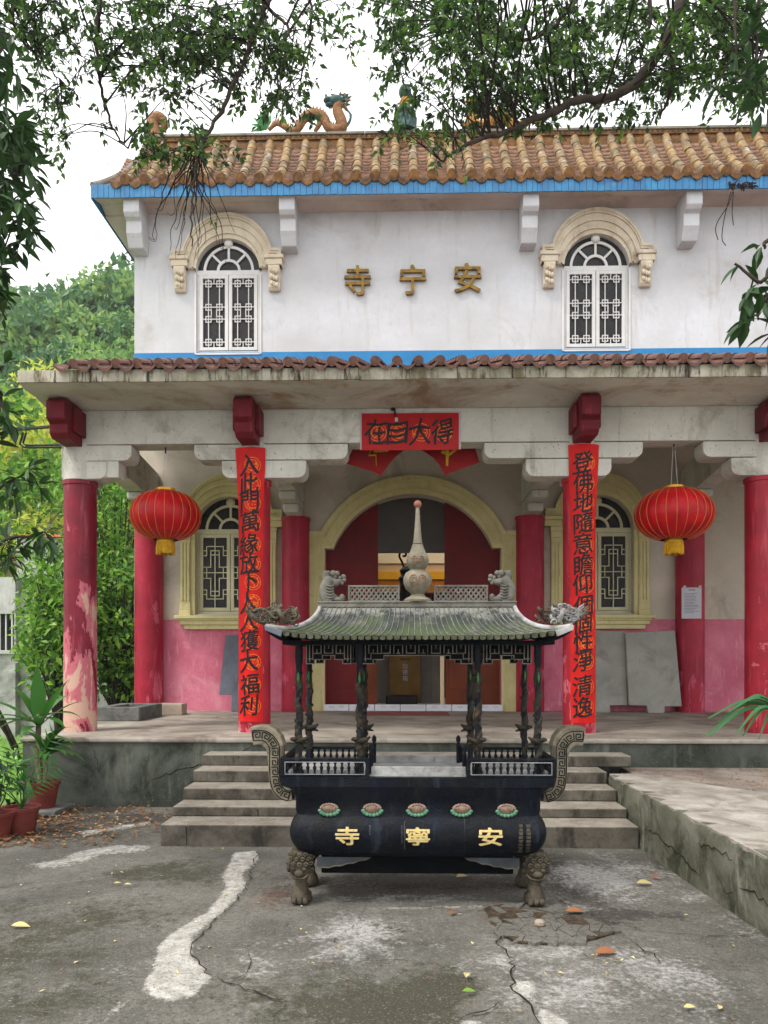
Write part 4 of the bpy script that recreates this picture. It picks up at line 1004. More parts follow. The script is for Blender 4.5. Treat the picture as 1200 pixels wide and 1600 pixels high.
def disc(r, th=.02, n=18):
    mb = MB(); mb.add([(r * math.cos(2 * math.pi * k / n), 0, r * math.sin(2 * math.pi * k / n)) for k in range(n)] + [(r * .82 * math.cos(2 * math.pi * k / n), -.006, r * .82 * math.sin(2 * math.pi * k / n)) for k in range(n)] + [(r * math.cos(2 * math.pi * k / n), th, r * math.sin(2 * math.pi * k / n)) for k in range(n)],
                  [(k, (k + 1) % n, n + (k + 1) % n, n + k)[::-1] for k in range(n)] + [tuple(range(n, 2 * n))] + [(k, (k + 1) % n, 2 * n + (k + 1) % n, 2 * n + k) for k in range(n)]); return mb
disc_me = mesh_of(disc(.084), 'tile_end', 'tile_glaze', 40)
# drip tile: hanging pointed tongue
drip = [(-.112, .03), (-.100, -.025), (-.075, -.062), (-.035, -.088), (0, -.104), (.035, -.088), (.075, -.062), (.100, -.025), (.112, .03), (.075, .0), (.035, -.016), (0, -.021), (-.035, -.016), (-.075, .0)]
drip_me = mesh_of(MB().prism(drip, -.012, .006), 'drip_tile', 'tile_glaze', None)
half_me = mesh_of(MB().prism([(.105 * math.cos(R(a)), .105 * math.sin(R(a)) * 1.15) for a in range(180, 361, 15)], -.012, .012), 'ridge_disc', 'tile_glaze', None)
zr0, zr1 = az(222.5, RY), az(205, RY)
pans = MB(); TS2 = .3005; x = ax(197, UY); first = True
while x < XR + .3:
    acc = 0; t = 0; L = .285; k = 0
    while t < .97:
        y_, z_ = rp(t); a = slope_at(t + .08)
        inst(seg_me[rnd.randint(0, 3)], 'cover_tile', T, (x + rnd.uniform(-.006, .006), y_ - .02, z_ + .035), (a, 0, rnd.uniform(-.02, .02)), (1, min(1, .285 and 1), 1))
        ln = .262 * math.cos(a); t += ln / (RY - UY - .02); k += 1
    y_, z_ = rp(0); inst(disc_me, 'tile_end', T, (x, y_ - .062, z_ + .042), (slope_at(0) * .4, 0, 0))
    inst(drip_me, 'drip_tile', T, (x + TS2 / 2, y_ - .045, z_ + .015), (.12, rnd.uniform(-.04, .04), 0))
    inst(half_me, 'ridge_disc', T, (x + TS2 / 2, RY - .03, zr0 + .002), (0, 0, 0))
    if first: inst(drip_me, 'drip_tile', T, (x - TS2 / 2, y_ - .045, z_ + .015), (.12, 0, 0))
    for xc in ((x - TS2 / 2, x + TS2 / 2) if first else (x + TS2 / 2,)):
        for q in range(13):
            t0 = q / 13 * .98; y0_, z0_ = rp(t0); y1_, z1_ = rp(min(1, t0 + .10)); vs = []
            hx = .115
            for (yy, zz, ex) in ((y0_, z0_ + .032, 0), (y1_, z1_ - .014, 0), (y0_, z0_ + .006, 0)):
                for j in range(7):
                    u = -1 + j / 3; vs.append((xc + u * hx, yy - .03, zz + .03 * (u * u) - .0))
            if xc < hipx(t0) - .08: continue
            pans.add(vs, [(j, j + 1, 8 + j, 7 + j) for j in range(6)] + [(14 + j, 15 + j, j + 1, j) for j in range(6)])
    first = False; x += TS2
pans.build('pan_tiles', 'pan_tile', T, kind='stuff')
# ridge: moulded ochre courses
hr = zr1 - zr0
for a, b, pr, mt in ((0, .34, .00, 'tile_glaze'), (.34, .44, .03, 'tile_glaze'), (.44, .76, .005, 'cover_tile'), (.76, 1.0, .035, 'hip_cement')):
    x = RXL - .02 - pr
    while x < XR + .4:
        x2 = min(x + .62, XR + .45); MB().box(x + .002, x2 - .002, RY - pr, RY + .16 + pr, zr0 + hr * a + .001, zr0 + hr * b).build('ridge_course', mt, T, bevel=.008); x = x2
# scale pattern course between
mb = MB(); x = RXL
while x < XR + .35: mb.ball((x, RY - .006, zr0 + hr * .60), .045, .014, .035, 8, 4); x += .085
mb.build('ridge_beads', 'tile_glaze', T, kind='stuff', smooth=180)
# ================================================================= signs, banners, lanterns on the porch
def sign_char(ch, px, py, w_, h_, label, name='wall_character'):
    x, z = at(px, py, YW)
    rt = thing(name, (x, YW, z), label, 'sign character', 'three raised gilt characters of the temple name on the upper wall')
    text_mb(ch, x, z, w_, h_, YW - .012, .045, .014).build('stroke', 'gold_sign', rt, bevel=.006, seg=1)
    mb = MB()
    for dx, dz in ((-.12, .1), (.12, .1), (0, -.1)): mb.tube([(x + dx * .2, YW, z + dz * .4), (x + dx * .2, YW - .02, z + dz * .4)], .008, 6)
    mb.build('fixing', 'gold_sign', rt, kind='stuff')
sign_char('寺', 559, 440, .42, .47, 'raised gilt character 寺, leftmost of the three on the white upper wall')
sign_char('宁', 645, 439, .42, .47, 'raised gilt character 宁, middle of the three on the white upper wall')
sign_char('安', 730.5, 436, .43, .46, 'raised gilt character 安, rightmost of the three on the white upper wall')

def coin_disc(cx, cz, r, y, name='medallion'):
    mb = MB()
    for rr, wd in ((1, .08), (.72, .10)):
        q = band(arc(cx, cz, r * rr - r * wd, 0, 360, 28), arc(cx, cz, r * rr, 0, 360, 28), y - .002, y); mb.add(q.v, q.f)
    rr_ = random.Random(int(cx * 1000) + int(cz * 777))
    for k in range(22):
        a = rr_.uniform(0, 6.28); d = rr_.uniform(.1, .9) * r; x, z = cx + d * math.cos(a), cz + d * math.sin(a); s_ = r * rr_.uniform(.06, .16)
        mb.prism([(x + s_ * math.cos(q + a), z + s_ * .7 * math.sin(q + a)) for q in (0, 1, 2.1, 3, 4.2, 5.2)], y - .0015, y - .0002)
    return mb
def couplet(pxc, chars, ys, label, x_, wtop, wbot, pyt, pyb, medx):
    rt = thing('couplet_banner', (x_, YC - .19, HP), label, 'banner', 'pair of red paper couplet banners pasted on the porch columns')
    zt_, zb_ = az(pyt, 8.8, pxc), az(pyb, 8.8, pxc); RR = .196
    xf, yf = x_, YC
    def sheet(u, z):                                # u is the arc length from the column's front line
        flare = max(0, (z - 3.25) / .6); rr = RR + flare * .10
        a = u / rr; return (xf + rr * math.sin(a), yf - rr * math.cos(a) + (rr - RR) - flare * .02, z)
    vs = []; fs = []; nu, nz = 16, 60
    for j in range(nz + 1):
        z = lerp(zb_, zt_, j / nz); hw = lerp(wbot, wtop, max(0, (z - 3.1) / (zt_ - 3.1))) / 2
        wob = .003 * math.sin(j * .7)
        for i in range(nu + 1):
            u = -hw + 2 * hw * i / nu + wob; vs.append(sheet(u, z))
    for j in range(nz):
        for i in range(nu): a = j * (nu + 1) + i; fs.append((a, a + 1, a + nu + 2, a + nu + 1))
    MB().add(vs, fs).build('paper', 'banner_red', rt, smooth=60)
    def wrap(mb, off):
        out = []
        for X, Y, Z in mb.v:
            p = sheet(X - xf, Z); d = Vector((math.sin((X - xf) / RR), -math.cos((X - xf) / RR), 0)); q = Vector(p) + d * (off + (YC - Y))
            out.append(tuple(q))
        mb.v = out; return mb
    for ch, py in zip(chars, ys):
        z = az(py, 8.8, pxc)
        wrap(coin_disc(x_ + medx + .03, z - .01, .095, YC).sliced(0, .012), .0015).build('medallion', 'medallion_gold', rt)
        cm_ = text_mb(ch, x_ - .012 + rnd.uniform(-.01, .01), z, .22, .235, YC, .0015, .014, rnd.uniform(-.05, .1)).sliced(0, .012)
        # brush feel: slanted, swelling and wavering strokes
        o1, o2 = rnd.uniform(0, 9), rnd.uniform(0, 9)
        cm_.v = [(X + .003 * math.sin(Z * 21 + o1) + .001 * math.sin(Z * 70 + X * 50 + o2), Y, Z + .004 * math.sin(X * 21 + o2) + .001 * math.sin(X * 80 + Z * 40 + o1)) for X, Y, Z in cm_.v]
        cm_.v = [(X, Y, Z + (X - x_) * .16) for X, Y, Z in cm_.v]
        wrap(cm_, .0045).build('character', 'ink', rt)
couplet(394, '入此門萬緣放下人人獲大福利', [726, 755, 784, 815, 849, 879, 908, 940, 969, 1001, 1033, 1069, 1102],
        'long red banner on the left porch column with 入此門萬緣放下人人獲大福利 in black ink', PC[1] - .012, .37, .30, 699, 1128, .0)
couplet(910, '登佛地隨意瞻仰個個性淨清逸', [722, 754, 784, 816, 849, 882, 912, 946, 973, 1003, 1032, 1071, 1104],
        'long red banner on the right porch column with 登佛地隨意瞻仰個個性淨清逸 in black ink', PC[2] + .012, .37, .32, 694, 1130, .0)
# horizontal scroll over the middle bay
rt = thing('lintel_banner', (ax(641, 8.84), 8.84, az(673, 8.84)), 'wide red paper sign with four black characters 在自大得 over the middle bay', 'banner')
xa, xb, za, zb = ax(565, 8.82), ax(717, 8.82), az(703, 8.82), az(645, 8.82)
MB().box(xa - .02, xb + .025, 8.838, 8.846, za + .01, zb + .02).build('tape', 'tape_white', rt, bevel=.002)
MB().box(xa, xb, 8.826, 8.836, za, zb).build('board', 'plaque_red', rt, bevel=.002)
for ch, px in zip('在自大得', (589, 622, 657, 692)):
    x, z = at(px, 674, 8.82); coin_disc(x + .008, z - .01, .105, 8.8255).build('medallion', 'medallion_gold', rt)
    cm_ = text_mb(ch, x - .01, z, .25, .29, 8.8205, .0015, .012, .05).sliced(0, .02)
    cm_.v = [(X + .008 * math.sin(Z * 27 + px), Y, Z + .010 * math.sin(X * 23 + px) + (X - x) * .08) for X, Y, Z in cm_.v]
    cm_.build('character', 'ink', rt)
x, z = at(617, 641, 8.8); mb = MB(); mb.ball((x - .02, 8.82, z + .02), .03, .02, .02, 8, 6).tube([(x - .01, 8.8, z + .01), (x + .005, 8.80, z - .04), (x + .01, 8.805, z - .07)], .012, 6)
mb.build('clip', 'black_metal', rt); MB().box(x + .0, x + .035, 8.795, 8.82, z - .13, z - .085).build('tag', 'tape_white', rt, bevel=.003)
# two dark red diamond papers on the hall wall above the door, lower corners cut to a curve
def diamond(pts, cor, strokes, label):
    P = [at(px, py, 9.24) for px, py in pts]
    x = sum(p[0] for p in P) / len(P); z = sum(p[1] for p in P) / len(P)
    rt = thing('diamond_paper', (x, 9.24, z), label, 'paper sign', 'pair of dark red diamond papers behind the middle beam')
    MB().prism(P, 9.24, 9.25).build('paper', 'diamond_red', rt)
    for s_ in strokes:
        MB().tube([(at(px, py, 9.235)[0], 9.238, at(px, py, 9.235)[1]) for px, py in s_], [.034] + [.03] * (len(s_) - 2) + [.022], 8, flat=.15).build('brush_stroke', 'diamond_yellow', rt, smooth=60)
    for px, py in cor:
        c = at(px, py, 12.43); MB().box(c[0] - .03, c[0] + .03, 12.43, 12.438, c[1] - .03, c[1] + .03).build('corner_tape', 'tape_white' if False else 'diamond_yellow', rt)
Ldp = [(541, 724), (553, 697), (558, 676), (640, 676), (640, 700), (630, 704), (618, 714), (608, 725), (601, 735), (595, 743), (585, 738)]
diamond(Ldp, [], [[(584, 703), (607, 703)], [(580, 700), (576, 712), (587, 712), (588, 728)]], 'dark red diamond paper left of centre hanging behind the middle beam, yellow brush stroke')
Rdp = [(646, 676), (646, 698), (664, 706), (677, 715), (687, 727), (692, 735), (695, 743), (705, 738), (749, 722), (741, 695), (736, 676)]
diamond(Rdp, [], [[(692, 690), (700, 705), (699, 728)], [(691, 704), (701, 710), (712, 702)]], 'dark red diamond paper right of centre hanging behind the middle beam, yellow brush strokes')

# lanterns
def lantern(px, py, rpx, hpx, label, ytop):
    D = 9.0; x, z = at(px, py, D); rx, rz = rpx * D / 1200, hpx * D / 1200
    rt = thing('red_lantern', (x, D, z), label, 'lantern', 'red silk lanterns hanging in the porch')
    NG = 24; n = NG * 4; prof = []
    vs = []; K = 18
    for i in range(K + 1):
        t = lerp(-1, 1, i / K); a = t * R(74); rr = math.cos(a) ** .82; zz = z + rz * math.sin(a) / math.sin(R(74))
        for j in range(n):
            th = 2 * math.pi * j / n; puff = 1 - .018 * (1 - abs(math.cos(th * NG / 2))) ** 2 if True else 1
            puff = 1 - .02 * abs(math.cos(th * NG / 2)) ** 8
            vs.append((x + rx * rr * puff * math.cos(th), D + rx * rr * puff * math.sin(th), zz))
    fs = [(i * n + j, i * n + (j + 1) % n, (i + 1) * n + (j + 1) % n, (i + 1) * n + j) for i in range(K) for j in range(n)]
    MB().add(vs, fs).build('silk_body', 'lantern_silk', rt, smooth=180)
    for j in range(NG):
        th = 2 * math.pi * j / NG; pts = []
        for i in range(13):
            a = lerp(-1, 1, i / 12) * R(74); rr = math.cos(a) ** .82 * 1.0; pts.append((x + rx * rr * math.cos(th) * .996, D + rx * rr * math.sin(th) * .996, z + rz * math.sin(a) / math.sin(R(74))))
        MB().tube(pts, .0026, 5).build('rib', 'gold_thread', rt, smooth=180)
    MB().lathe([(.11, z + rz - .012), (.115, z + rz + .035), (.10, z + rz + .035), (.10, z + rz)], x, D, 24).build('top_cap', 'gold_trim', rt, smooth=40)
    MB().lathe([(.10, z - rz + .01), (.105, z - rz - .03), (.09, z - rz - .03), (.09, z - rz)], x, D, 24).build('bottom_cap', 'gold_trim', rt, smooth=40)
    mb = MB()
    for j in range(60):
        th = 2 * math.pi * j / 60; l = rnd.uniform(.135, .16); q = rnd.uniform(.97, 1.1)
        mb.tube([(x + .095 * math.cos(th), D + .095 * math.sin(th), z - rz - .02), (x + .10 * q * math.cos(th), D + .10 * q * math.sin(th), z - rz - .09), (x + .098 * q * math.cos(th + .05), D + .098 * q * math.sin(th + .05), z - rz - .02 - l)], .0065, 4)
    mb.build('tassel', 'yellow_tassel', rt)
    zt_ = ZB0
    mb = MB(); mb.tube([(x - .035, D, z + rz + .02), (x - .012, D, zt_ - .06), (x, D, zt_ + .01)], .003, 5)
    mb.tube([(x + .045, D, z + rz + .02), (x + .012, D, zt_ - .06), (x, D, zt_ + .01)], .003, 5); mb.build('cord', 'tape_white', rt, kind='stuff')
    mb = MB(); mb.tube([(x, D, zt_ - .07), (x, D, zt_)], .009, 6); mb.build('hook', 'black_metal', rt)
lantern(259, 806, 55, 38, 'round red silk lantern with gold ribs hanging in the left bay of the porch', 697)
lantern(1053, 804, 59.5, 39, 'round red silk lantern with gold ribs hanging in the right bay of the porch', 693)

# notice on the right wall column
rt = thing('paper_notice', (ax(1080, 12.17), 12.17, az(943, 12.17)), 'white printed notice taped to the right red wall column', 'notice')
MB().box(ax(1065, 12.17), ax(1096, 12.17), 12.166, 12.171, az(967, 12.17), az(919, 12.17)).build('sheet', 'notice_paper', rt)
mb = MB(); mb.box(ax(1076, 12.17), ax(1086, 12.17), 12.1645, 12.1662, az(923.5, 12.17), az(922, 12.17))
for k in range(14):
    a = ax(1069, 12.17); mb.box(a, a + rnd.uniform(.12, .24), 12.1648, 12.1662, az(928.5 + k * 2.3, 12.17), az(927.8 + k * 2.3, 12.17))
mb.build('print', 'print_grey', rt, kind='stuff')
mb = MB()
for px in (1068, 1092): mb.box(ax(px, 12.16), ax(px + 4, 12.16), 12.163, 12.165, az(921, 12.16), az(916, 12.16))
mb.build('tape', 'tape_white', rt, kind='stuff')

# stone tablets and boards leaning on the wall
def lean(pts, D0, D1, zref0, zref1, th, mat, name, label, cat, relief=None, grp=None):
    """outline measured on the wall plane; foot at D0, head at D1"""
    P = [at(px, py, 12.38) for px, py in pts]; zs_ = [p[1] for p in P]; z0, z1 = min(zs_), max(zs_)
    o = thing(name, (sum(p[0] for p in P) / len(P), D0, HP), label, cat, grp)
    mb = MB().prism(P, 0, th)
    mb.v = [(x, lerp(D0, D1, (z - z0) / (z1 - z0)) + y, z - (z0 - HP)) for x, y, z in mb.v]
    mb.build('slab', mat, o, bevel=.008)
    return o, z0, z1
o, z0, z1 = lean([(921, 989), (976, 992), (976, 1102), (975, 1106), (949, 1106), (949, 1117), (926, 1117), (921, 1117)], 12.20, 12.38, 0, 0, .07, 'tablet_stone', 'stone_tablet', 'grey stone tablet with a foot, half hidden behind the right banner column', 'stone tablet')
mb = MB(); xa = ax(923, 12.3)
for k in range(10):
    x = xa + .045 + k * .052; mb.add([(x - .012, 12.215, HP + .16), (x + .012, 12.215, HP + .16), (x + .012, 12.365, HP + (z1 - z0) - .05), (x - .012, 12.365, HP + (z1 - z0) - .05), (x, 12.213, HP + .16), (x, 12.363, HP + (z1 - z0) - .05)], [(0, 4, 5, 3), (4, 1, 2, 5)])
mb.build('fluting', 'tablet_stone', o, kind='stuff') if False else None
o, z0, z1 = lean([(975, 994), (1052, 990), (1056, 1107), (1030, 1107), (1029, 1117), (1004, 1117), (1003, 1106), (976, 1105)], 12.10, 12.30, 0, 0, .07, 'tablet_stone', 'stone_tablet', 'grey stone tablet with a stub foot leaning right of its twin under the right window', 'stone tablet')
mb = MB(); xa = ax(977, 12.2)
for k in range(15):
    x = xa + .03 + k * .051; mb.add([(x - .012, 12.115, HP + .14), (x + .012, 12.115, HP + .14), (x + .012, 12.285, HP + (z1 - z0) - .06), (x - .012, 12.285, HP + (z1 - z0) - .06), (x, 12.1125, HP + .14), (x, 12.2825, HP + (z1 - z0) - .06)], [(0, 4, 5, 3), (4, 1, 2, 5)])
mb.build('fluting', 'tablet_stone', o, kind='stuff') if False else None
o, z0, z1 = lean([(351, 998), (377, 998), (377, 1117), (365, 1117), (365, 1091), (345, 1091)], 12.2, 12.44, 0, 0, .03, 'board_grey', 'leaning_board', 'dark slate-grey board propped on the pink wall left of the left banner', 'board')
# granite blocks at the left end of the terrace
x0_, y0_ = gr(150, 1127, HP)
o = thing('granite_block', (x0_ + .35, y0_ + .3, HP), 'dark grey hollowed granite block on the terrace between the left columns', 'stone block')
xa, xb = gr(148, 1127, HP)[0], gr(204, 1127, HP)[0]; yf = gr(170, 1127, HP)[1]; h = .19
mb = MB(); mb.box(xa, xb + .12, yf, yf + .13, HP, HP + h).box(xa, xa + .16, yf + .13, yf + .85, HP, HP + h).box(xb - .04, xb + .12, yf + .13, yf + .85, HP, HP + h).box(xa, xb + .12, yf + .85, yf + 1.0, HP, HP + h).box(xa + .16, xb - .04, yf + .13, yf + .85, HP, HP + .08)
mb.build('block', 'granite_block', o, bevel=.012)
o = thing('pale_stone_block', (xb + .35, yf + 1.2, HP), 'pale buff stone block behind the dark granite block on the terrace', 'stone block')
MB().box(xb - .05, xb + .38, yf + 1.12, yf + 1.4, HP, HP + .17).build('block', 'granite_pale', o, bevel=.01)
# thin iron rail sticking out from the left porch corner
o = thing('iron_rail', (PC[0] - .2, 9.0, 4.05), 'thin black iron rod frame jutting left from the porch corner', 'rail')
q = lambda px, py, D=9.0: (at(px, py, D)[0], D, at(px, py, D)[1])
MB().tube([q(98, 666, 8.95), q(60, 669), q(8, 673, 9.2)], .014, 6).build('rod', 'black_metal', o)
MB().tube([q(98, 664, 9.3), q(50, 668, 9.3), q(-10, 671, 9.4)], .012, 6).build('rod', 'black_metal', o)
MB().tube([q(98, 699), q(38, 699), q(31, 694), q(36, 676)], .014, 6).build('bracket', 'black_metal', o)
MB().tube([q(98, 695, 9.2), q(40, 696, 9.2), q(36, 692, 9.2), q(41, 676, 9.2)], .012, 6).build('bracket', 'black_metal', o)

# ================================================================= ridge ornaments
def rz_(px, py, D=12.98): x, z = at(px, py, D); return (x, D, z)
def serp(mb, px, rad, n=6, D=12.98, cap=True): 
    P = spline([rz_(x, y, D) for x, y in px], n); N = len(P)
    rr = [];
    for i in range(N):
        t = i / (N - 1) * (len(rad) - 1); k = min(int(t), len(rad) - 2); rr.append(lerp(rad[k], rad[k + 1], t - k))
    mb.tube(P, rr, 10); return P, rr
rd = thing('ridge_dragon', (ax(487, 12.98), 12.98, az(206, 12.98)), 'orange glazed dragon with a dark teal head arching along the roof ridge', 'roof ornament', 'glazed ornaments on the roof ridge')
mb = MB(); P, rr = serp(mb, [(420, 203), (432, 193), (444, 198), (455, 205), (466, 200), (476, 184), (492, 178), (506, 184), (512, 198), (522, 203), (534, 200), (533, 188), (527, 172), (530, 162)], [.03, .04, .045, .05, .065, .08, .085, .08, .075, .08, .09, .095, .085, .08])
mb.build('body', 'dragon_orange', rd, smooth=60)
mb = MB()
for i in range(3, len(P) - 3, 2):
    p = P[i]; mb.add([(p.x - .03, p.y, p.z + rr[i] * .85), (p.x + .03, p.y, p.z + rr[i] * .85), (p.x, p.y - .02, p.z + rr[i] * .8), (p.x + .01, p.y + .02, p.z + rr[i] + .09)], [(0, 2, 3), (2, 1, 3), (1, 0, 3)])
mb.build('dorsal_fin', 'dragon_orange', rd)
mb = MB(); c = rz_(525, 158); mb.ball(c, .14, .10, .09, 12, 8); mb.ball(rz_(514, 157), .10, .08, .05, 10, 6); mb.ball(rz_(516, 164), .09, .06, .03, 10, 6)
for a, b, r0 in (((524, 152), (516, 147), .03), ((530, 152), (532, 143), .03), ((537, 154), (545, 146), .035), ((537, 158), (550, 150), .03), ((536, 164), (548, 164), .03), ((510, 153), (507, 147), .03), ((519, 168), (513, 170), .02)):
    mb.tube([rz_(*a), rz_((a[0] + b[0]) / 2 + 1, (a[1] + b[1]) / 2 - 1), rz_(*b)], [r0, r0 * .8, .004], 6)
hd = mb.build('head', 'dragon_teal', rd, smooth=60)
mb = MB()
for a, b in (((538, 166), (544, 172)), ((540, 158), (549, 156)), ((536, 150), (540, 145))): mb.tube([rz_(*a), rz_(*b)], [.04, .005], 6)
mb.build('mane', 'dragon_orange', hd)
mb = MB(); serp(mb, [(540, 200), (546, 190), (548, 180), (543, 172)], [.02, .025, .02, .015]); mb.tube([rz_(543, 173), rz_(538, 171)], [.02, .004], 5); mb.tube([rz_(546, 182), rz_(551, 178)], [.015, .004], 5); mb.build('claw', 'dragon_teal', rd, smooth=60)
for xx in (466, 500): 
    mb = MB(); serp(mb, [(xx, 190), (xx - 3, 198), (xx - 8, 205)], [.05, .04, .03]); mb.build('leg', 'dragon_orange', rd, smooth=60)
mb = MB()
for k in range(9):
    a = R(60 + k * 15); b = Vector(rz_(417, 203)); mb.leaf(b, Vector((math.cos(a) * .5 - .05, 0, math.sin(a))), Vector((0, -1, .2)), .42 - abs(k - 4) * .03, .10)
mb.build('tail_fin', 'green_glaze', rd)
# curled tail ornament at the left end
rd = thing('ridge_tail_ornament', (ax(245, 12.98), 12.98, az(210, 12.98)), 'orange curled fish-tail ornament at the left end of the roof ridge', 'roof ornament', 'glazed ornaments on the roof ridge')
mb = MB(); serp(mb, [(242, 215), (239, 200), (240, 190), (247, 184), (254, 188), (257, 197), (253, 203)], [.13, .12, .11, .10, .085, .07, .04]); mb.build('curl', 'dragon_orange', rd, smooth=60)
mb = MB()
for k in range(8):
    p = [(236, 205), (236, 198), (236, 191), (239, 186), (244, 182), (250, 182), (255, 186), (258, 192)][k]; mb.ball(rz_(*p), .035, .03, .035, 6, 4)
mb.build('scallop', 'dragon_orange', rd, smooth=180, kind='stuff'); mb = MB(); mb.box(ax(229, 12.98), ax(250, 12.98), 12.88, 13.08, az(216, 12.98), az(207, 12.98)); mb.build('plinth', 'tile_glaze', rd, bevel=.01)
# central figure: gourd-headed green-robed figure among leaves
rd = thing('ridge_pearl_figure', (ax(633, 12.98), 12.98, az(206, 12.98)), 'grey-green figure topped with a yellow gourd at the middle of the roof ridge', 'roof ornament', 'glazed ornaments on the roof ridge')
mb = MB(); x, _, z = rz_(633, 207); s_ = 12.98 / 1200
mb.lathe([(.0, z), (.20, z), (.19, z + .12), (.15, z + .22), (.19, z + .30), (.12, z + .40), (.05, z + .42)], x, 12.98, 14); bd = mb.build('body', 'dragon_teal', rd, smooth=50)
mb = MB()
for k in range(7):
    a = R(200 + k * 24); p = Vector((x + .17 * math.cos(a), 12.98 + .17 * math.sin(a), z + .05)); mb.tube([p, p + Vector((0, 0, .15)), p + Vector((-.04 * math.cos(a), 0, .3))], [.03, .04, .02], 6)
mb.build('wing', 'dragon_teal', bd, smooth=60)
MB().lathe([(.0, z + .40), (.085, z + .42), (.10, z + .5), (.06, z + .58), (.04, z + .60)], x, 12.98, 14).build('gourd', 'figure_ochre', rd, smooth=60)
MB().ball((x, 12.98, z + .68), .11, .11, .13, 12, 8).build('pearl', 'dragon_teal', rd, smooth=180)
# second dragon half hidden by leaves
rd = thing('ridge_dragon', (ax(760, 12.98), 12.98, az(200, 12.98)), 'ochre dragon ornament on the ridge half hidden by the right-hand branches', 'roof ornament', 'glazed ornaments on the roof ridge')
mb = MB(); P, rr = serp(mb, [(738, 166), (742, 176), (738, 190), (746, 200), (760, 196), (770, 184), (784, 180), (796, 190), (806, 200), (820, 192), (834, 186), (846, 200)], [.08, .10, .12, .12, .10, .10, .10, .09, .08, .07, .06, .04]); mb.build('body', 'figure_ochre', rd, smooth=60)
mb = MB(); mb.ball(rz_(742, 160), .13, .10, .09, 12, 8); mb.ball(rz_(753, 160), .10, .08, .05, 10, 6)
for a, b in (((738, 155), (728, 147)), ((742, 153), (740, 144)), ((733, 160), (722, 158)), ((734, 166), (724, 170))): mb.tube([rz_(*a), rz_(*b)], [.03, .004], 6)
mb.build('head', 'figure_ochre', rd, smooth=60)
mb = MB().box(ax(722, 12.9), ax(790, 12.9), 12.86, 13.1, az(206, 12.98), az(200, 12.98)); mb.build('plinth', 'tile_glaze', rd, bevel=.01)

# ================================================================= incense burner
FX = ax(652, 5.1); FD = 4.95; FY = 5.24
fz = lambda py, D=FD: az(py, D, 652)
fw = lambda p, D=FD: p * D / 1200
B = thing('incense_burner', (FX, FY, 0), 'large black and bronze roofed incense burner on four lion feet before the steps', 'incense burner')
# belly: rounded trough, its ends rounded like a drum
zT, zBm = fz(1276), fz(1343); rb = (zT - zBm) / 1.643; zc = zBm + rb
hwb = fw(203)
def superbox(hx, hy, n=44, p=3.2):
    out = []
    for k in range(n):
        a = 2 * math.pi * k / n; c, s_ = math.cos(a), math.sin(a)
        out.append((math.copysign(abs(c) ** (2 / p), c) * hx, math.copysign(abs(s_) ** (2 / p), s_) * hy))
    return out
def shell(secs, name, mat, parent, smooth=50, cap=True, n=44):
    """secs: (z, half x, half y, squareness)"""
    vs = []
    for z, hx, hy, p in secs:
        for x, y in superbox(hx, hy, n, p): vs.append((FX + x, FY + y, z))
    K = len(secs); fs = [(i * n + j, i * n + (j + 1) % n, (i + 1) * n + (j + 1) % n, (i + 1) * n + j) for i in range(K - 1) for j in range(n)]
    if cap: fs += [tuple(range(n - 1, -1, -1)), tuple((K - 1) * n + j for j in range(n))]
    return MB().add(vs, fs).build(name, mat, parent, smooth=smooth)
HYB = .36                                            # half depth of the belly
secs = [(fz(1366), hwb * .3, .12, 4), (fz(1360), hwb * .55, .2, 5)]
for k in range(0, 13):
    a = lerp(-90, 40, k / 12); secs.append((zc + rb * math.sin(R(a)), hwb - rb * 1.0 * (1 - math.cos(R(a))), HYB - rb * 1.0 * (1 - math.cos(R(a))), 9))
secs = secs[2:]
zn = fz(1276)
secs += [(zn + .008, hwb - rb * .26, HYB - rb * .26, 9), (zn + .030, fw(194), HYB - .046, 10), (fz(1248), fw(193.5), HYB - .048, 12), (fz(1243), fw(198), HYB - .036, 12), (fz(1228), fw(199), HYB - .034, 12)]
shell(secs, 'belly', 'furnace_iron', B, 40, n=72)
shell([(fz(1228), fw(213), HYB - .012, 20), (fz(1213), fw(214), HYB - .008, 20)], 'rim', 'furnace_iron', B, 30, n=72)
# drum under the belly, near-black with the shadow painted in, and its scalloped aprons
MB().box(FX - .645, FX + .645, FY - .08, FY + .20, .15, fz(1343) + .03).build('shaded_drum', 'furnace_dark', B, bevel=.01)
MB().box(FX - .62, FX + .62, FY - .14, FY + .2, .0, fz(1343) - .09).build('ash_pit', 'furnace_dark', B) if False else None
for s_ in (-1, 1):
    top = fz(1340); P = [(FX + s_ * fw(158), top), (FX + s_ * fw(158), fz(1354))]
    for k in range(1, 24):
        u = k / 24; x = lerp(158, 72, u); P.append((FX + s_ * fw(x), fz(lerp(1357, 1340, u ** 1.6)) + .007 * abs(math.sin(u * 9 * math.pi / 2)) - .004))
    P.append((FX + s_ * fw(72), top)); ap = MB().prism(P, 4.945, 4.960).build('apron', 'furnace_steel', B)
    pts = [(x, 4.945, z) for x, z in P[1:-1]]; MB().tube(pts, .005, 5).build('apron_edge', 'furnace_bronze', ap, smooth=60)
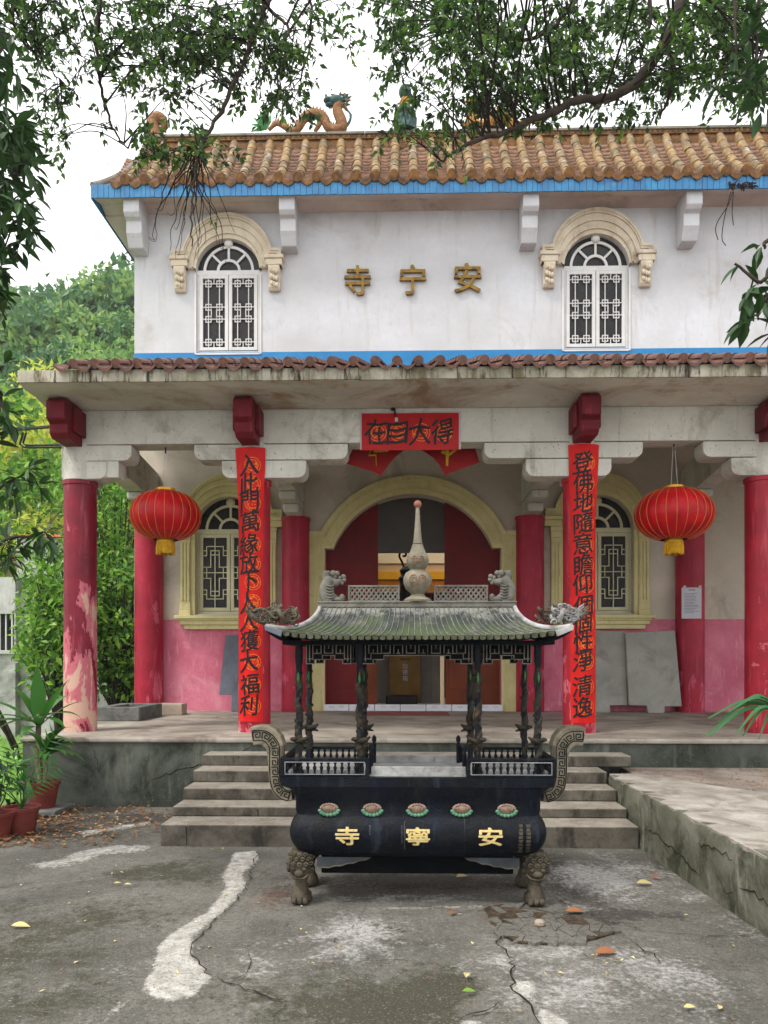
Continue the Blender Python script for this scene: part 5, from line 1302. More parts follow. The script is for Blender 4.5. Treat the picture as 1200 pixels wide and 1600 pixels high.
# lion-mask feet
def foot(sx, sy):
    cx = FX + sx * .755 - 0; cy = FY + sy * .20
    f_ = MB(); zt_ = .33
    ring = [(.0, .058, .075, -.01), (.02, .070, .085, -.012), (.05, .068, .082, -.01), (.075, .050, .056, 0), (.13, .040, .045, .0), (.17, .052, .056, 0), (.20, .078, .078, 0), (.25, .085, .085, 0), (.30, .075, .080, 0), (.345, .06, .07, 0)]
    n = 20; vs = []
    for z, rx, ry, off in ring:
        for j in range(n):
            a = 2 * math.pi * j / n; vs.append((cx + rx * math.cos(a) + sx * .01, cy + ry * math.sin(a) + off * (-sy * -1), z))
    K = len(ring); f_.add(vs, [(i * n + j, i * n + (j + 1) % n, (i + 1) * n + (j + 1) % n, (i + 1) * n + j) for i in range(K - 1) for j in range(n)] + [tuple(range(n - 1, -1, -1)), tuple((K - 1) * n + j for j in range(n))])
    F = f_.build('foot', 'furnace_foot', B, smooth=70)
    yy = cy + sy * .07
    mb = MB()
    for k in (-1, 0, 1): mb.ball((cx + k * .036 + sx * .01, cy + sy * .068, .022), .021, .026, .024, 8, 6)      # toes
    mb.build('toe', 'furnace_foot', F, smooth=180)
    mb = MB()                                                                                                 # face
    mb.ball((cx + sx * .015, cy + sy * .085, .205), .034, .03, .026, 10, 6)
    for k in (-1, 1): mb.ball((cx + k * .035 + sx * .015, cy + sy * .082, .232), .016, .014, .014, 8, 6)
    mb.tube(spline([(cx - .062 + sx * .01, cy + sy * .06, .20), (cx - .03 + sx * .01, cy + sy * .092, .178), (cx + .03 + sx * .01, cy + sy * .092, .178), (cx + .062 + sx * .01, cy + sy * .06, .20)], 5), .008, 6)
    for k in (-1, 1): mb.ball((cx + k * .076 + sx * .01, cy + sy * .02, .222), .02, .03, .026, 8, 6)
    mb.build('lion_mask', 'furnace_foot', F, smooth=180)
    mb = MB()                                                                                                 # curls of the mane
    for row, zz in ((0, .262), (1, .295), (2, .322)):
        for k in range(5):
            a = R(-90 * -sy + (k - 2) * 30 + row * 12) if False else (k - 2) * .5 + (row % 2) * .25
            px_, py_ = cx + sx * .01 + math.sin(a) * (.086 - row * .004), cy + sy * math.cos(a) * (.086 - row * .004)
            t_ = [(px_ + .016 * math.cos(q) * (1 - q / 9), py_ + sy * .01, zz + .016 * math.sin(q) * (1 - q / 9)) for q in [w_ * .8 for w_ in range(9)]]
            mb.tube(t_, .0065, 5)
    mb.build('mane_curls', 'furnace_bronze', F, smooth=180)
for sx in (-1, 1):
    for sy in (-1, 1): foot(sx, sy)
# lotus medallions on the neck
YN = FY - (HYB - .047)
for px in (513.5, 581, 651, 720, 790):
    x = FX + fw(px - 652, YN); z = fz(1263.5); lt = MB().ball((x, YN - .004, z + .004), .052, .014, .030, 16, 8).build('lotus_medallion', 'lotus_brown', B, smooth=180)
    for k in range(8):
        a = R(-12 - k * 22.3); px_, pz2 = x + .060 * math.cos(a), z - .002 + .034 * math.sin(a)
        MB().ball((px_, YN - .010, pz2), .0145, .010, .0125, 8, 5).build('petal', 'lotus_green', lt, smooth=180)
    mb = MB()
    for k in range(9):
        a = R(20 * k + 10); mb.ball((x + .05 * math.cos(a), YN - .010, z + .006 + .026 * math.sin(a)), .012, .008, .010, 6, 4)
    for k in range(5): mb.tube([(x + (k - 2) * .016, YN - .017, z - .010), (x + (k - 2) * .019, YN - .016, z + .020)], .004, 4)
    mb.build('upper_petals', 'lotus_brown', lt, smooth=180)
# gilt characters and small cast inscription on the belly
yb = FY - HYB
def on_belly(mb):
    out = []
    for X, Y, Z in mb.v:
        s_ = max(-1, min(1, (Z - zc) / rb)); out.append((X, FY - (HYB - rb * (1 - math.sqrt(1 - s_ * s_ * .98))) + (Y - yb) - .003, Z))
    mb.v = out; return mb
for ch, px in (('寺', 541.5), ('寧', 652), ('安', 765)):
    on_belly(text_mb(ch, FX + (px - 652) * 4.88 / 1200, az(1307, 4.88), .148, .112, yb, .007, .02).sliced(2, .008)).build('gilt_character', 'gold_paint', B)
for px, ya, yb2, wd in ((631, 1284, 1330, .005), (627, 1290, 1318, .004), (577, 1290, 1305, .006), (545, 1280, 1340, .0015), (725, 1278, 1342, .0015), (660, 1282, 1340, .0015)):
    mb = MB(); xc = FX + (px - 652) * 4.88 / 1200; n = 14; vs = []
    for k in range(n + 1):
        z = az(lerp(ya, yb2, k / n), 4.88); w2 = wd * (.4 + rnd.random() * .8); dx = rnd.uniform(-.001, .001); vs += [(xc - w2 + dx, yb - .0012, z), (xc + w2 + dx, yb - .0012, z)]
    mb.add(vs, [(2 * k, 2 * k + 1, 2 * k + 3, 2 * k + 2) for k in range(n)]); on_belly(mb).build('drip_stain' if wd > .002 else 'casting_seam', 'furnace_steel', B)
mb = MB(); rr_ = random.Random(3)
for col_, px in ((0, 812), (1, 824)):
    for row in range(8):
        zc2 = az(1290 + row * 5.9, 4.88); xc = FX + (px - 652) * 4.88 / 1200
        for k in range(3): 
            w2 = .016 * rr_.uniform(.6, 1); dz = (k - 1) * .0065; mb.box(xc - w2, xc + w2, yb - .003, yb, zc2 + dz - .0013, zc2 + dz + .0013)
        mb.box(xc - .0015, xc + .0015, yb - .0025, yb, zc2 - .008, zc2 + .008)
        dx = rr_.choice((-.009, .009)); mb.box(xc + dx - .0015, xc + dx + .0015, yb - .0028, yb, zc2 - .008, zc2 + .004)
on_belly(mb).build('cast_inscription', 'furnace_bronze', B)
# ash tray and rails
RT, RB_ = fz(1184), fz(1213); YF, YK = 4.92, 5.56; XO = fw(214)
MB().box(FX - XO + .02, FX + XO - .02, YF + .02, YK - .02, RB_ - .02, RB_ + .012).build('tray_floor', 'ash_grey', B)
MB().box(FX - fw(73), FX + fw(75), YF + .03, YF + .05, RB_ + .01, fz(1198)).box(FX - fw(73), FX + fw(75), YK - .05, YK - .03, RB_ + .01, fz(1198)).box(FX - XO + .06, FX + XO - .06, YF + .0505, YF + .058, RB_ + .01, RB_ + .04).build('tray_lip', 'ash_grey', B, bevel=.004)
def baluster_mesh(h):
    r_ = [(.006, 0), (.011, .06), (.006, .16), (.008, .3), (.013, .5), (.008, .62), (.005, .72), (.011, .82), (.007, .9), (.011, 1)]
    return MB().lathe([(a, b * h) for a, b in r_], 0, 0, 8)
bal = mesh_of(baluster_mesh(RT - RB_ - .034), 'burner_baluster', 'furnace_iron', 60)
def rail(x0, x1, y, name='rail'):
    r_ = MB(); w_ = .012
    fr = MB().box(x0, x1, y - .014, y + .014, RT - .018, RT).box(x0, x1, y - .014, y + .014, RB_, RB_ + .014)
    for x in (x0 + .012, x1 - .012): fr.box(x - .0125, x + .0125, y - .0145, y + .0145, RB_, RT + .001)
    o = fr.build('rail_frame', 'furnace_iron', B, bevel=.003)
    if y < FY:
        e = MB(); a, b = x0 + .055, x1 - .028
        e.box(x0 + .03, x1 - .03, y - .018, y - .0145, RT - .026, RT - .022).box(x0 + .03, x1 - .03, y - .018, y - .0145, RB_ + .016, RB_ + .020).box(x0 + .03, x0 + .034, y - .018, y - .0145, RB_ + .020, RT - .026).box(x1 - .034, x1 - .03, y - .018, y - .0145, RB_ + .020, RT - .026)
        e.build('rail_beading', 'ash_grey', o, kind='stuff')
    n = max(2, int((x1 - x0 - .06) / .042))
    for k in range(n): inst(bal, 'baluster', o, (lerp(x0 + .045, x1 - .045, k / (n - 1)), y, RB_ + .015))
    return o
for y in (YF, YK):
    rail(FX - XO, FX - fw(75), y); rail(FX + fw(75), FX + XO, y)
for s_ in (-1, 1):
    x = FX + s_ * (XO - .012)
    MB().box(x - .012, x + .012, YF + .015, YK - .015, RT - .018, RT - .0005).box(x - .012, x + .012, YF + .015, YK - .015, RB_, RB_ + .0135).build('side_rail', 'furnace_iron', B, bevel=.003)
    for k in range(10): inst(bal, 'baluster', B, (x, lerp(YF + .06, YK - .06, k / 9), RB_ + .015))
    for y in (YF, YK):                                                        # newel posts at the gap
        xx = FX + s_ * fw(73)
        if y == YF: 
            pass
        MB().lathe([(.014, RB_), (.014, RT + .01), (.018, RT + .02), (.010, RT + .035), (.017, RT + .055), (.015, RT + .075), (.004, RT + .09)], xx, y + .05 * (1 if y == YF else -1), 10).build('newel', 'furnace_iron', B, smooth=50)
# curled handles with key pattern
HO = [(389.7, 1136.5), (404, 1134.5), (419, 1135), (430, 1141), (438, 1151), (443, 1166), (440.5, 1176), (438, 1186), (438, 1205), (439, 1222), (446, 1232), (455, 1237), (457, 1252), (447, 1253), (436, 1250), (427, 1242), (421.5, 1231), (419, 1213), (418, 1195), (417, 1180), (414, 1171), (408, 1165), (401, 1164.5), (394.5, 1166)]
HC = [(393, 1150), (404, 1149.5), (414, 1151), (422, 1157), (428, 1167), (428.5, 1178), (428, 1192), (428.5, 1206), (429.5, 1220), (433, 1232), (441, 1241), (453, 1245)]
HD = 5.12
for s_ in (-1, 1):
    fx = lambda px: FX + s_ * (652 - px) * HD / 1200
    P = [(fx(a), az(b, HD, 652)) for a, b in HO]
    hb = MB().prism(P, HD - .0, HD + .13).build('handle', 'handle_bronze', B, bevel=.006)
    C_ = spline([(fx(a), 0, az(b, HD, 652)) for a, b in HC], 14)
    cum = [0]
    for a, b in zip(C_, C_[1:]): cum.append(cum[-1] + (b - a).length)
    TL = cum[-1]
    def cpt(s0, t0):
        s0 = max(0, min(TL - 1e-6, s0)); k = 0
        while k < len(cum) - 2 and cum[k + 1] < s0: k += 1
        f = (s0 - cum[k]) / max(1e-9, cum[k + 1] - cum[k]); p = C_[k].lerp(C_[k + 1], f); d = (C_[min(k + 2, len(C_) - 1)] - C_[max(k - 1, 0)]).normalized()
        return p + Vector((-d.z, 0, d.x)) * t0
    def ribbon(path, hw_):
        pts = []
        for (a, b), (c, d) in zip(path, path[1:]):
            n = max(1, int(math.hypot(c - a, d - b) / .010))
            for k in range(n): pts.append(cpt(lerp(a, c, k / n), lerp(b, d, k / n)))
        pts.append(cpt(*path[-1])); N = len(pts); vs = []
        for i, p in enumerate(pts):
            d = (pts[min(i + 1, N - 1)] - pts[max(i - 1, 0)]); d = d.normalized() if d.length > 1e-9 else Vector((1, 0, 0)); nn = Vector((-d.z, 0, d.x)) * hw_
            vs += [(p.x + nn.x, HD - .0035, p.z + nn.z), (p.x - nn.x, HD - .0035, p.z - nn.z)]
        fs = [(2 * i, 2 * i + 1, 2 * i + 3, 2 * i + 2) for i in range(N - 1)]
        return vs, fs
    mb = MB(); e = .033
    nU = 9; U = TL / nU
    mb.add(*ribbon([(.006, e), (TL - .006, e)], .0034)); mb.add(*ribbon([(.006, -e), (TL - .006, -e)], .0028)); mb.add(*ribbon([(.007, -e), (.007, e)], .0028)); mb.add(*ribbon([(TL - .007, -e), (TL - .007, e)], .0028))
    for k in range(nU):
        a = k * U + .004; u = lambda f: a + (U - .008) * f
        mb.add(*ribbon([(u(.02), -.020), (u(.02), .022), (u(.90), .022), (u(.90), -.012), (u(.36), -.012), (u(.36), .008), (u(.66), .008)], .0036))
    mb.build('key_pattern', 'furnace_dark', hb)
    MB().box(fx(444) if s_ > 0 else fx(438), fx(438) if s_ > 0 else fx(444), HD - .01, HD + .03, az(1184, HD), az(1164, HD)).build('handle_lug', 'furnace_bronze', hb, bevel=.008)
# dragon pillars
PZ0, PZ1 = RB_, fz(1000)
for px in (467, 562, 745, 838):
    for y in (YF + .045, YK - .045):
        x = FX + fw(px - 652, 4.99)
        pl = MB().lathe([(.032, PZ0), (.032, PZ0 + .03), (.020, PZ0 + .05), (.020, PZ1 - .16), (.026, PZ1 - .14), (.026, PZ1)], x, y, 14).build('pillar', 'furnace_iron', B, smooth=50)
        sg = 1 if px > 652 else -1; nh, na = 110, 20; vs = []; zA, zB = PZ0 + .06, PZ1 - .16; ph0 = px * .37 + y * 9
        for k in range(nh + 1):
            t_ = k / nh; z = lerp(zA, zB, t_); env = min(1, t_ * 10, (1 - t_) * 8)
            for j in range(na):
                a = 2 * math.pi * j / na; w1 = math.cos(a * 1 * sg - z * 34 + ph0); w2 = math.cos(a * 2 - z * 90 + ph0); w3 = math.cos(a * 5 + z * 210) * math.cos(z * 330 + a * 3)
                rr2 = .017 + env * (.005 + .0065 * max(-.6, w1) + .0018 * w2 + .0020 * w3)
                vs.append((x + rr2 * math.cos(a), y + rr2 * math.sin(a), z))
        mb = MB().add(vs, [(i * na + j, i * na + (j + 1) % na, (i + 1) * na + (j + 1) % na, (i + 1) * na + j) for i in range(nh) for j in range(na)])
        cl = mb.build('coiled_dragon', 'dragon_coil', pl, smooth=180)
        mb = MB(); hz = fz(1158 if y < FY else 1150)
        sx = -1 if px > 652 else 1
        mb.ball((x, y - .012, hz), .038, .028, .017, 10, 6); mb.tube([(x, y - .03, hz), (x + sx * .045, y - .04, hz + .012), (x + sx * .07, y - .04, hz + .03)], [.022, .016, .006], 6)
        mb.tube([(x + sx * .03, y - .03, hz - .005), (x + sx * .07, y - .035, hz - .018)], [.014, .004], 6)
        mb.ball((x - sx * .03, y - .025, hz + .012), .026, .02, .015, 8, 6)
        rr_ = random.Random(px)
        for k in range(26):
            q = rr_.random(); a = rr_.uniform(0, 6.28); mb.ball((x + .024 * math.cos(a), y + .024 * math.sin(a), PZ0 + .1 + q * (PZ1 - PZ0 - .3)), .008, .008, .013, 6, 4)
        mb.build('dragon_claw', 'dragon_coil', pl, smooth=180, kind='stuff')
        MB().tube([(x, y - .026, fz(1068)), (x, y - .028, fz(1060)), (x, y - .026, fz(1050))], [.004, .013, .003], 8, flat=.5).build('green_scale', 'green_glaze', pl, smooth=180)
# fretwork frieze under the eaves (front and back)
def fret(x0, x1, y, steps_, mirror=True):
    """outline stepping down at both ends plus an interlocking key of bars"""
    zt_, zm, zl = fz(1004), fz(1024), fz(1037); n = len(steps_); w_ = .0055
    mb = MB(); L = x1 - x0
    def hb(a, b, z): mb.box(min(a, b) - w_ / 2, max(a, b) + w_ / 2, y - .006, y + .006, z - w_ / 2, z + w_ / 2)
    def vb(x, za, zb): mb.box(x - w_ / 2, x + w_ / 2, y - .0075, y + .0045, min(za, zb) - w_ / 2, max(za, zb) + w_ / 2)
    hb(x0, x1, zt_); vb(x0, zt_, zl); vb(x1, zt_, zl)
    e = min(.14, L * .36); s1, s2 = e * .5, e
    for s_, xs_ in ((1, x0), (-1, x1)):
        hb(xs_, xs_ + s_ * s1, zl); vb(xs_ + s_ * s1, zl, (zl + zm) / 2); hb(xs_ + s_ * s1, xs_ + s_ * s2, (zl + zm) / 2); vb(xs_ + s_ * s2, (zl + zm) / 2, zm)
        hb(xs_ + s_ * .012, xs_ + s_ * s1 * .8, (zl + zm) / 2 + .004); vb(xs_ + s_ * s1 * .8, (zl + zm) / 2, zm + .012); hb(xs_ + s_ * s1 * .8, xs_ + s_ * s2 * .9, zm + .012)
        vb(xs_ + s_ * .02, zl + .015, zt_ - .012); hb(xs_ + s_ * .02, xs_ + s_ * .045, zt_ - .012)
    hb(x0 + e, x1 - e, zm)
    xx = x0 + .03; k = 0; U = .075
    nU = max(1, int((L - .06) / U)); U = (L - .06) / nU
    for k in range(nU):
        a = x0 + .03 + k * U; z1_, z2_ = zt_ - .014, zm + .014
        vb(a + U * .15, z1_, z2_); hb(a + U * .15, a + U * .85, z2_ if k % 2 else z1_); vb(a + U * .85, z1_, z2_); hb(a + U * .38, a + U * .62, z1_ if k % 2 else z2_); vb(a + U * .5, z1_, (z1_ + z2_) / 2 + .004) if k % 2 else vb(a + U * .5, z2_, (z1_ + z2_) / 2 - .004)
    o = mb.build('fret_panel', 'fret_bronze', B)
    zz = [(x0 + .001, zt_ + .01), (x0 + .001, zl), (x0 + s1, zl), (x0 + s1, (zl + zm) / 2), (x0 + s2, (zl + zm) / 2), (x0 + s2, zm), (x1 - s2, zm), (x1 - s2, (zl + zm) / 2), (x1 - s1, (zl + zm) / 2), (x1 - s1, zl), (x1 - .001, zl), (x1 - .001, zt_ + .01)]
    MB().prism(zz, y + .0065, y + .012).build('fret_back', 'furnace_dark', o)
for y in (YF + .04, YK - .03):
    for a, b in ((479, 548), (566, 736), (754, 827)): fret(FX + fw(a - 652, 4.99), FX + fw(b - 652, 4.99), y, [])
# roof: concave hipped, upturned corners
ZR, ZE = fz(949, FY), az(993, 4.76)
HX0, HX1, HY0, HY1 = fw(150, FY), .892, .055, .475
def roofpt(t, u, side):
    """t: 0 ridge .. 1 eave; u: -1..1 along the side; side: 0 front, 1 right, 2 back, 3 left"""
    hx = HX0 + (HX1 - HX0) * t ** 1.5; hy = HY0 + (HY1 - HY0) * t
    c = abs(u) ** (7 if side % 2 == 0 else 3.5); z = ZR - (ZR - ZE) * (1 - (1 - t) ** 1.75) + .050 * c * t ** 2.2
    ex = .048 * c * t ** 3
    if side == 0: return Vector((FX + u * (hx + ex), FY - hy - ex * .6, z))
    if side == 2: return Vector((FX - u * (hx + ex), FY + hy + ex * .6, z))
    if side == 1: return Vector((FX + hx + ex, FY + u * (hy + ex * .6), z))
    return Vector((FX - hx - ex, FY - u * (hy + ex * .6), z))
mb = MB(); ub = MB()
for side in range(4):
    nt, nu = 10, 48 if side % 2 == 0 else 16; vs = []; v2 = []
    for i in range(nt + 1):
        for j in range(nu + 1):
            p = roofpt(i / nt, -1 + 2 * j / nu, side); vs.append(tuple(p)); v2.append((p.x, p.y, p.z - .028 - .0 * i))
    F = [(i * (nu + 1) + j, (i + 1) * (nu + 1) + j, (i + 1) * (nu + 1) + j + 1, i * (nu + 1) + j + 1) for i in range(nt) for j in range(nu)]
    mb.add(vs, F); ub.add(v2, [f[::-1] for f in F])
    e = nt * (nu + 1); n0 = len(ub.v); ub.add([vs[e + j] for j in range(nu + 1)] + [v2[e + j] for j in range(nu + 1)], [(j, nu + 1 + j, nu + 2 + j, j + 1) for j in range(nu)])
rf = mb.build('roof', 'furnace_roof', B, smooth=180)
ub.build('eave', 'furnace_dark', rf, smooth=40)
for side in range(4):
    n = 40 if side % 2 == 0 else 18
    for k in range(n):
        u = -.97 + 1.94 * k / (n - 1)
        pts = [roofpt(lerp(.02, 1.0, i / 7), u, side) + Vector((0, 0, .003)) for i in range(8)]
        o_ = MB().tube(pts, [.0036 + rnd.uniform(-.001, .0010) for _ in range(8)], 6, flat=.9).build('roof_rib', 'furnace_rib', rf, smooth=60)
        if side == 0:
            pe = roofpt(1.0, u + .97 / (n - 1), 0); 
            if k < n - 1: MB().prism([(pe.x - .019, pe.z + .002), (pe.x - .017, pe.z - .022), (pe.x, pe.z - .028), (pe.x + .017, pe.z - .022), (pe.x + .019, pe.z + .002)], pe.y - .006, pe.y + .004).build('eave_tile', 'eave_moss', rf)
for sx in (-1, 1):                                                            # hip ridges
    for sd in (0, 2):
        u = sx if sd == 0 else -sx
        pts = [roofpt(i / 12, u, sd) + Vector((0, 0, .004)) for i in range(13)]; MB().tube(pts, lrad(.014, .02, 13), 8).build('hip_rib', 'silver_cast', rf, smooth=60)
        pc = roofpt(1, u, sd); fdir = -1 if sd == 0 else 1
        MB().prism([(pc.x + sx * .012, pc.z + .012), (pc.x + sx * .008, pc.z - .018), (pc.x - sx * .09, pc.z - .058), (pc.x - sx * .10, pc.z - .02)], pc.y - .012, pc.y + .02).build('corner_cap', 'silver_cast' if sx > 0 else 'board_grey', rf, bevel=.004)
for sx in (-1, 1):
    pass
MB().box(FX - HX0 - .012, FX + HX0 + .012, FY - .07, FY + .07, ZR - .004, fz(942, FY) - .006).box(FX - HX0 - .002, FX + HX0 + .002, FY - .06, FY + .06, ZR - .03, ZR - .004).box(FX - HX0 - .016, FX + HX0 + .016, FY - .074, FY + .074, fz(942, FY) - .006, fz(941, FY) + .003).build('ridge_slab', 'grey_cast', B, bevel=.005)
ZS = fz(941, FY) + .003
# flat ceiling under the roof
MB().box(FX - HX1 + .04, FX + HX1 - .04, FY - HY1 + .05, FY + HY1 - .05, ZE - .055, ZE - .03).build('soffit_board', 'furnace_dark', B)
# pierced ridge panels
def f2(px): return FX + (px - 652) * FY / 1200
for a, b in ((544.5, 625), (678.5, 762.5)):
    x0_, x1_, z0_, z1_ = f2(a), f2(b), ZS, fz(914.5, FY); w_ = .013
    mb = MB().box(x0_, x1_, FY - .014, FY + .014, z1_ - w_, z1_).box(x0_, x1_, FY - .014, FY + .014, z0_, z0_ + w_).box(x0_, x0_ + w_, FY - .0145, FY + .0145, z0_ + w_, z1_ - w_).box(x1_ - w_, x1_, FY - .0145, FY + .0145, z0_ + w_, z1_ - w_)
    pn = mb.build('ridge_panel', 'grey_cast', B, bevel=.002)
    ia, ib, ja, jb = x0_ + w_, x1_ - w_, z0_ + w_, z1_ - w_; H = jb - ja; nn = 10; st = (ib - ia) / nn
    for k in range(-2, nn):
        for s_ in (1, -1):
            xa_ = ia + (k + .5) * st; pa, pb = (xa_, ja), (xa_ + 2 * st, jb)
            if s_ < 0: pa, pb = (xa_, jb), (xa_ + 2 * st, ja)
            # clip to the frame
            def clip(p, q):
                if p[0] < ia: t = (ia - p[0]) / (q[0] - p[0]); p = (ia, lerp(p[1], q[1], t))
                if q[0] > ib: t = (ib - p[0]) / (q[0] - p[0]); q = (ib, lerp(p[1], q[1], t))
                return p, q
            if pb[0] <= ia or pa[0] >= ib: continue
            pa, pb = clip(pa, pb); d = Vector((pb[0] - pa[0], pb[1] - pa[1])); 
            if d.length < .01: continue
            nv = Vector((-d.y, d.x)).normalized() * .0055
            MB().prism([(pa[0] + nv.x, pa[1] + nv.y), (pb[0] + nv.x, pb[1] + nv.y), (pb[0] - nv.x, pb[1] - nv.y), (pa[0] - nv.x, pa[1] - nv.y)], FY - .008 - .001 * s_, FY + .008 + .001 * s_).build('lattice_bar', 'grey_cast', pn)
# ridge beasts: upright curling fish-dragons facing inward
for s_ in (-1, 1):
    def q(px, py, dy=0): return (FX + s_ * (652 - px) * -1 * FY / 1200 * -1 if False else FX + s_ * (652 - px) * FY / 1200, FY + dy, fz(py, FY))
    def q(px, py, dy=0): return (FX - s_ * -1 * (652 - px) * FY / 1200 * -1 if False else FX + s_ * (652 - px) * FY / 1200, FY + dy, fz(py, FY))
    mb = MB(); P = spline([q(519, 940), (q(513, 933)), q(511, 922), q(514, 912), q(520, 907)], 5); mb.tube(P, lrad(.060, .045, len(P)), 10, flat=.6)
    mb.tube(spline([q(518, 910), q(512, 904), q(511, 897), q(516, 894)], 4), [.04] * 5 + [.03] * 4 + [.025, .02, .018, .015], 8, flat=.6)
    mb.tube(spline([q(521, 909), q(528, 909), q(534, 905)], 4), lrad(.032, .016, 9), 8, flat=.7)
    by = mb.build('ridge_beast', 'grey_cast', B, smooth=60)
    mb = MB()
    for px, py, r_ in ((509, 896, .022), (508, 901, .018), (521, 896, .024), (527, 896, .02), (524, 901, .016), (537, 901, .018), (538, 906, .016), (535, 911, .014), (532, 903, .016)): mb.ball(q(px, py), r_, r_ * .9, r_, 8, 6)
    mb.build('crest', 'grey_cast', by, smooth=180, kind='stuff')
    mb = MB(); mb.ball(q(529, 937), .045, .04, .022, 10, 6); mb.ball(q(535, 934), .022, .03, .028, 8, 6)
    for k in range(7):
        p0 = q(507.5 + .4 * (k % 2), 912 + k * 3.4); mb.ball(p0, .012, .018, .014, 6, 4)
    for k in range(5): p0 = Vector(q(517, 915 + k * 4.5)); mb.tube([p0 + Vector((-.025, -.034, 0)), p0 + Vector((0, -.040, -.008)), p0 + Vector((.025, -.034, 0))], .006, 5)
    mb.build('scale_row', 'grey_cast', by, smooth=180)
# gourd finial
s5 = FY / 1200
prof = [(.0, 941), (21.5, 941), (22, 938), (19, 935.5), (12, 932), (10, 929), (13, 926), (19, 920), (22.3, 911), (22.3, 904), (19, 896), (12.5, 891.5), (11, 890.5), (13, 888), (16.8, 882), (17.5, 876), (16, 869), (12.5, 863), (9.5, 856), (7.6, 850), (6.6, 846), (5.4, 832), (4.0, 815), (3.2, 800), (2.9, 793), (0.01, 793)]
fc = f2(653.2)
MB().lathe([(r_ * s5, fz(y, FY) + .001) for r_, y in prof], fc, FY, 40).build('gourd_finial', 'pale_cast', B, smooth=50)
fin_ = B
MB().ball((fc, FY, fz(788, FY)), .0265, n=16, m=10).build('finial_ball', 'pink_ball', B, smooth=180)
MB().lathe([(7.8 * s5, fz(851, FY)), (8.0 * s5, fz(850.3, FY)), (7.8 * s5, fz(849.6, FY))], fc, FY, 32).build('finial_joint', 'furnace_dark', B)
def coin(cx_, cz_, r_, rball, zc_, w2):
    mb = MB()
    def put(x, z, d): 
        dx, dz = x - fc, z - zc_; yy = math.sqrt(max(1e-6, rball ** 2 - dx * dx - dz * dz)); return (x, FY - yy - d, z)
    n = 24
    for (ra, rb2) in ((r_ * .80, r_),):
        vs = []
        for k in range(n):
            a = 2 * math.pi * k / n
            for rr, d in ((ra, -.004), (ra, .004), (rb2, .004), (rb2, -.004)): vs.append(put(cx_ + rr * math.cos(a) * w2, cz_ + rr * math.sin(a), d))
        mb.add(vs, [(k * 4 + i, k * 4 + i + 1, ((k + 1) % n) * 4 + i + 1, ((k + 1) % n) * 4 + i) for k in range(n) for i in range(3)])
    h = r_ * .52; sqv = [(-h, -h), (h, -h), (h, h), (-h, h)]; vs = []
    for x, z in sqv:
        for f, d in ((.62, -.004), (.62, .004), (1, .004), (1, -.004)): vs.append(put(cx_ + x * f * w2, cz_ + z * f, d))
    mb.add(vs, [(k * 4 + i, k * 4 + i + 1, ((k + 1) % 4) * 4 + i + 1, ((k + 1) % 4) * 4 + i) for k in range(4) for i in range(3)])
    return mb
for cy_, rr, rbp, off in ((907, 8.8, 22.8, 6.9), (876, 7.0, 17.9, 5.3)):
    for sg in (-1, 1): coin(fc + sg * off * s5, fz(cy_, FY), rr * s5, rbp * s5, fz(cy_, FY), .82).build('carved_coin', 'carved_coin', B, smooth=60)
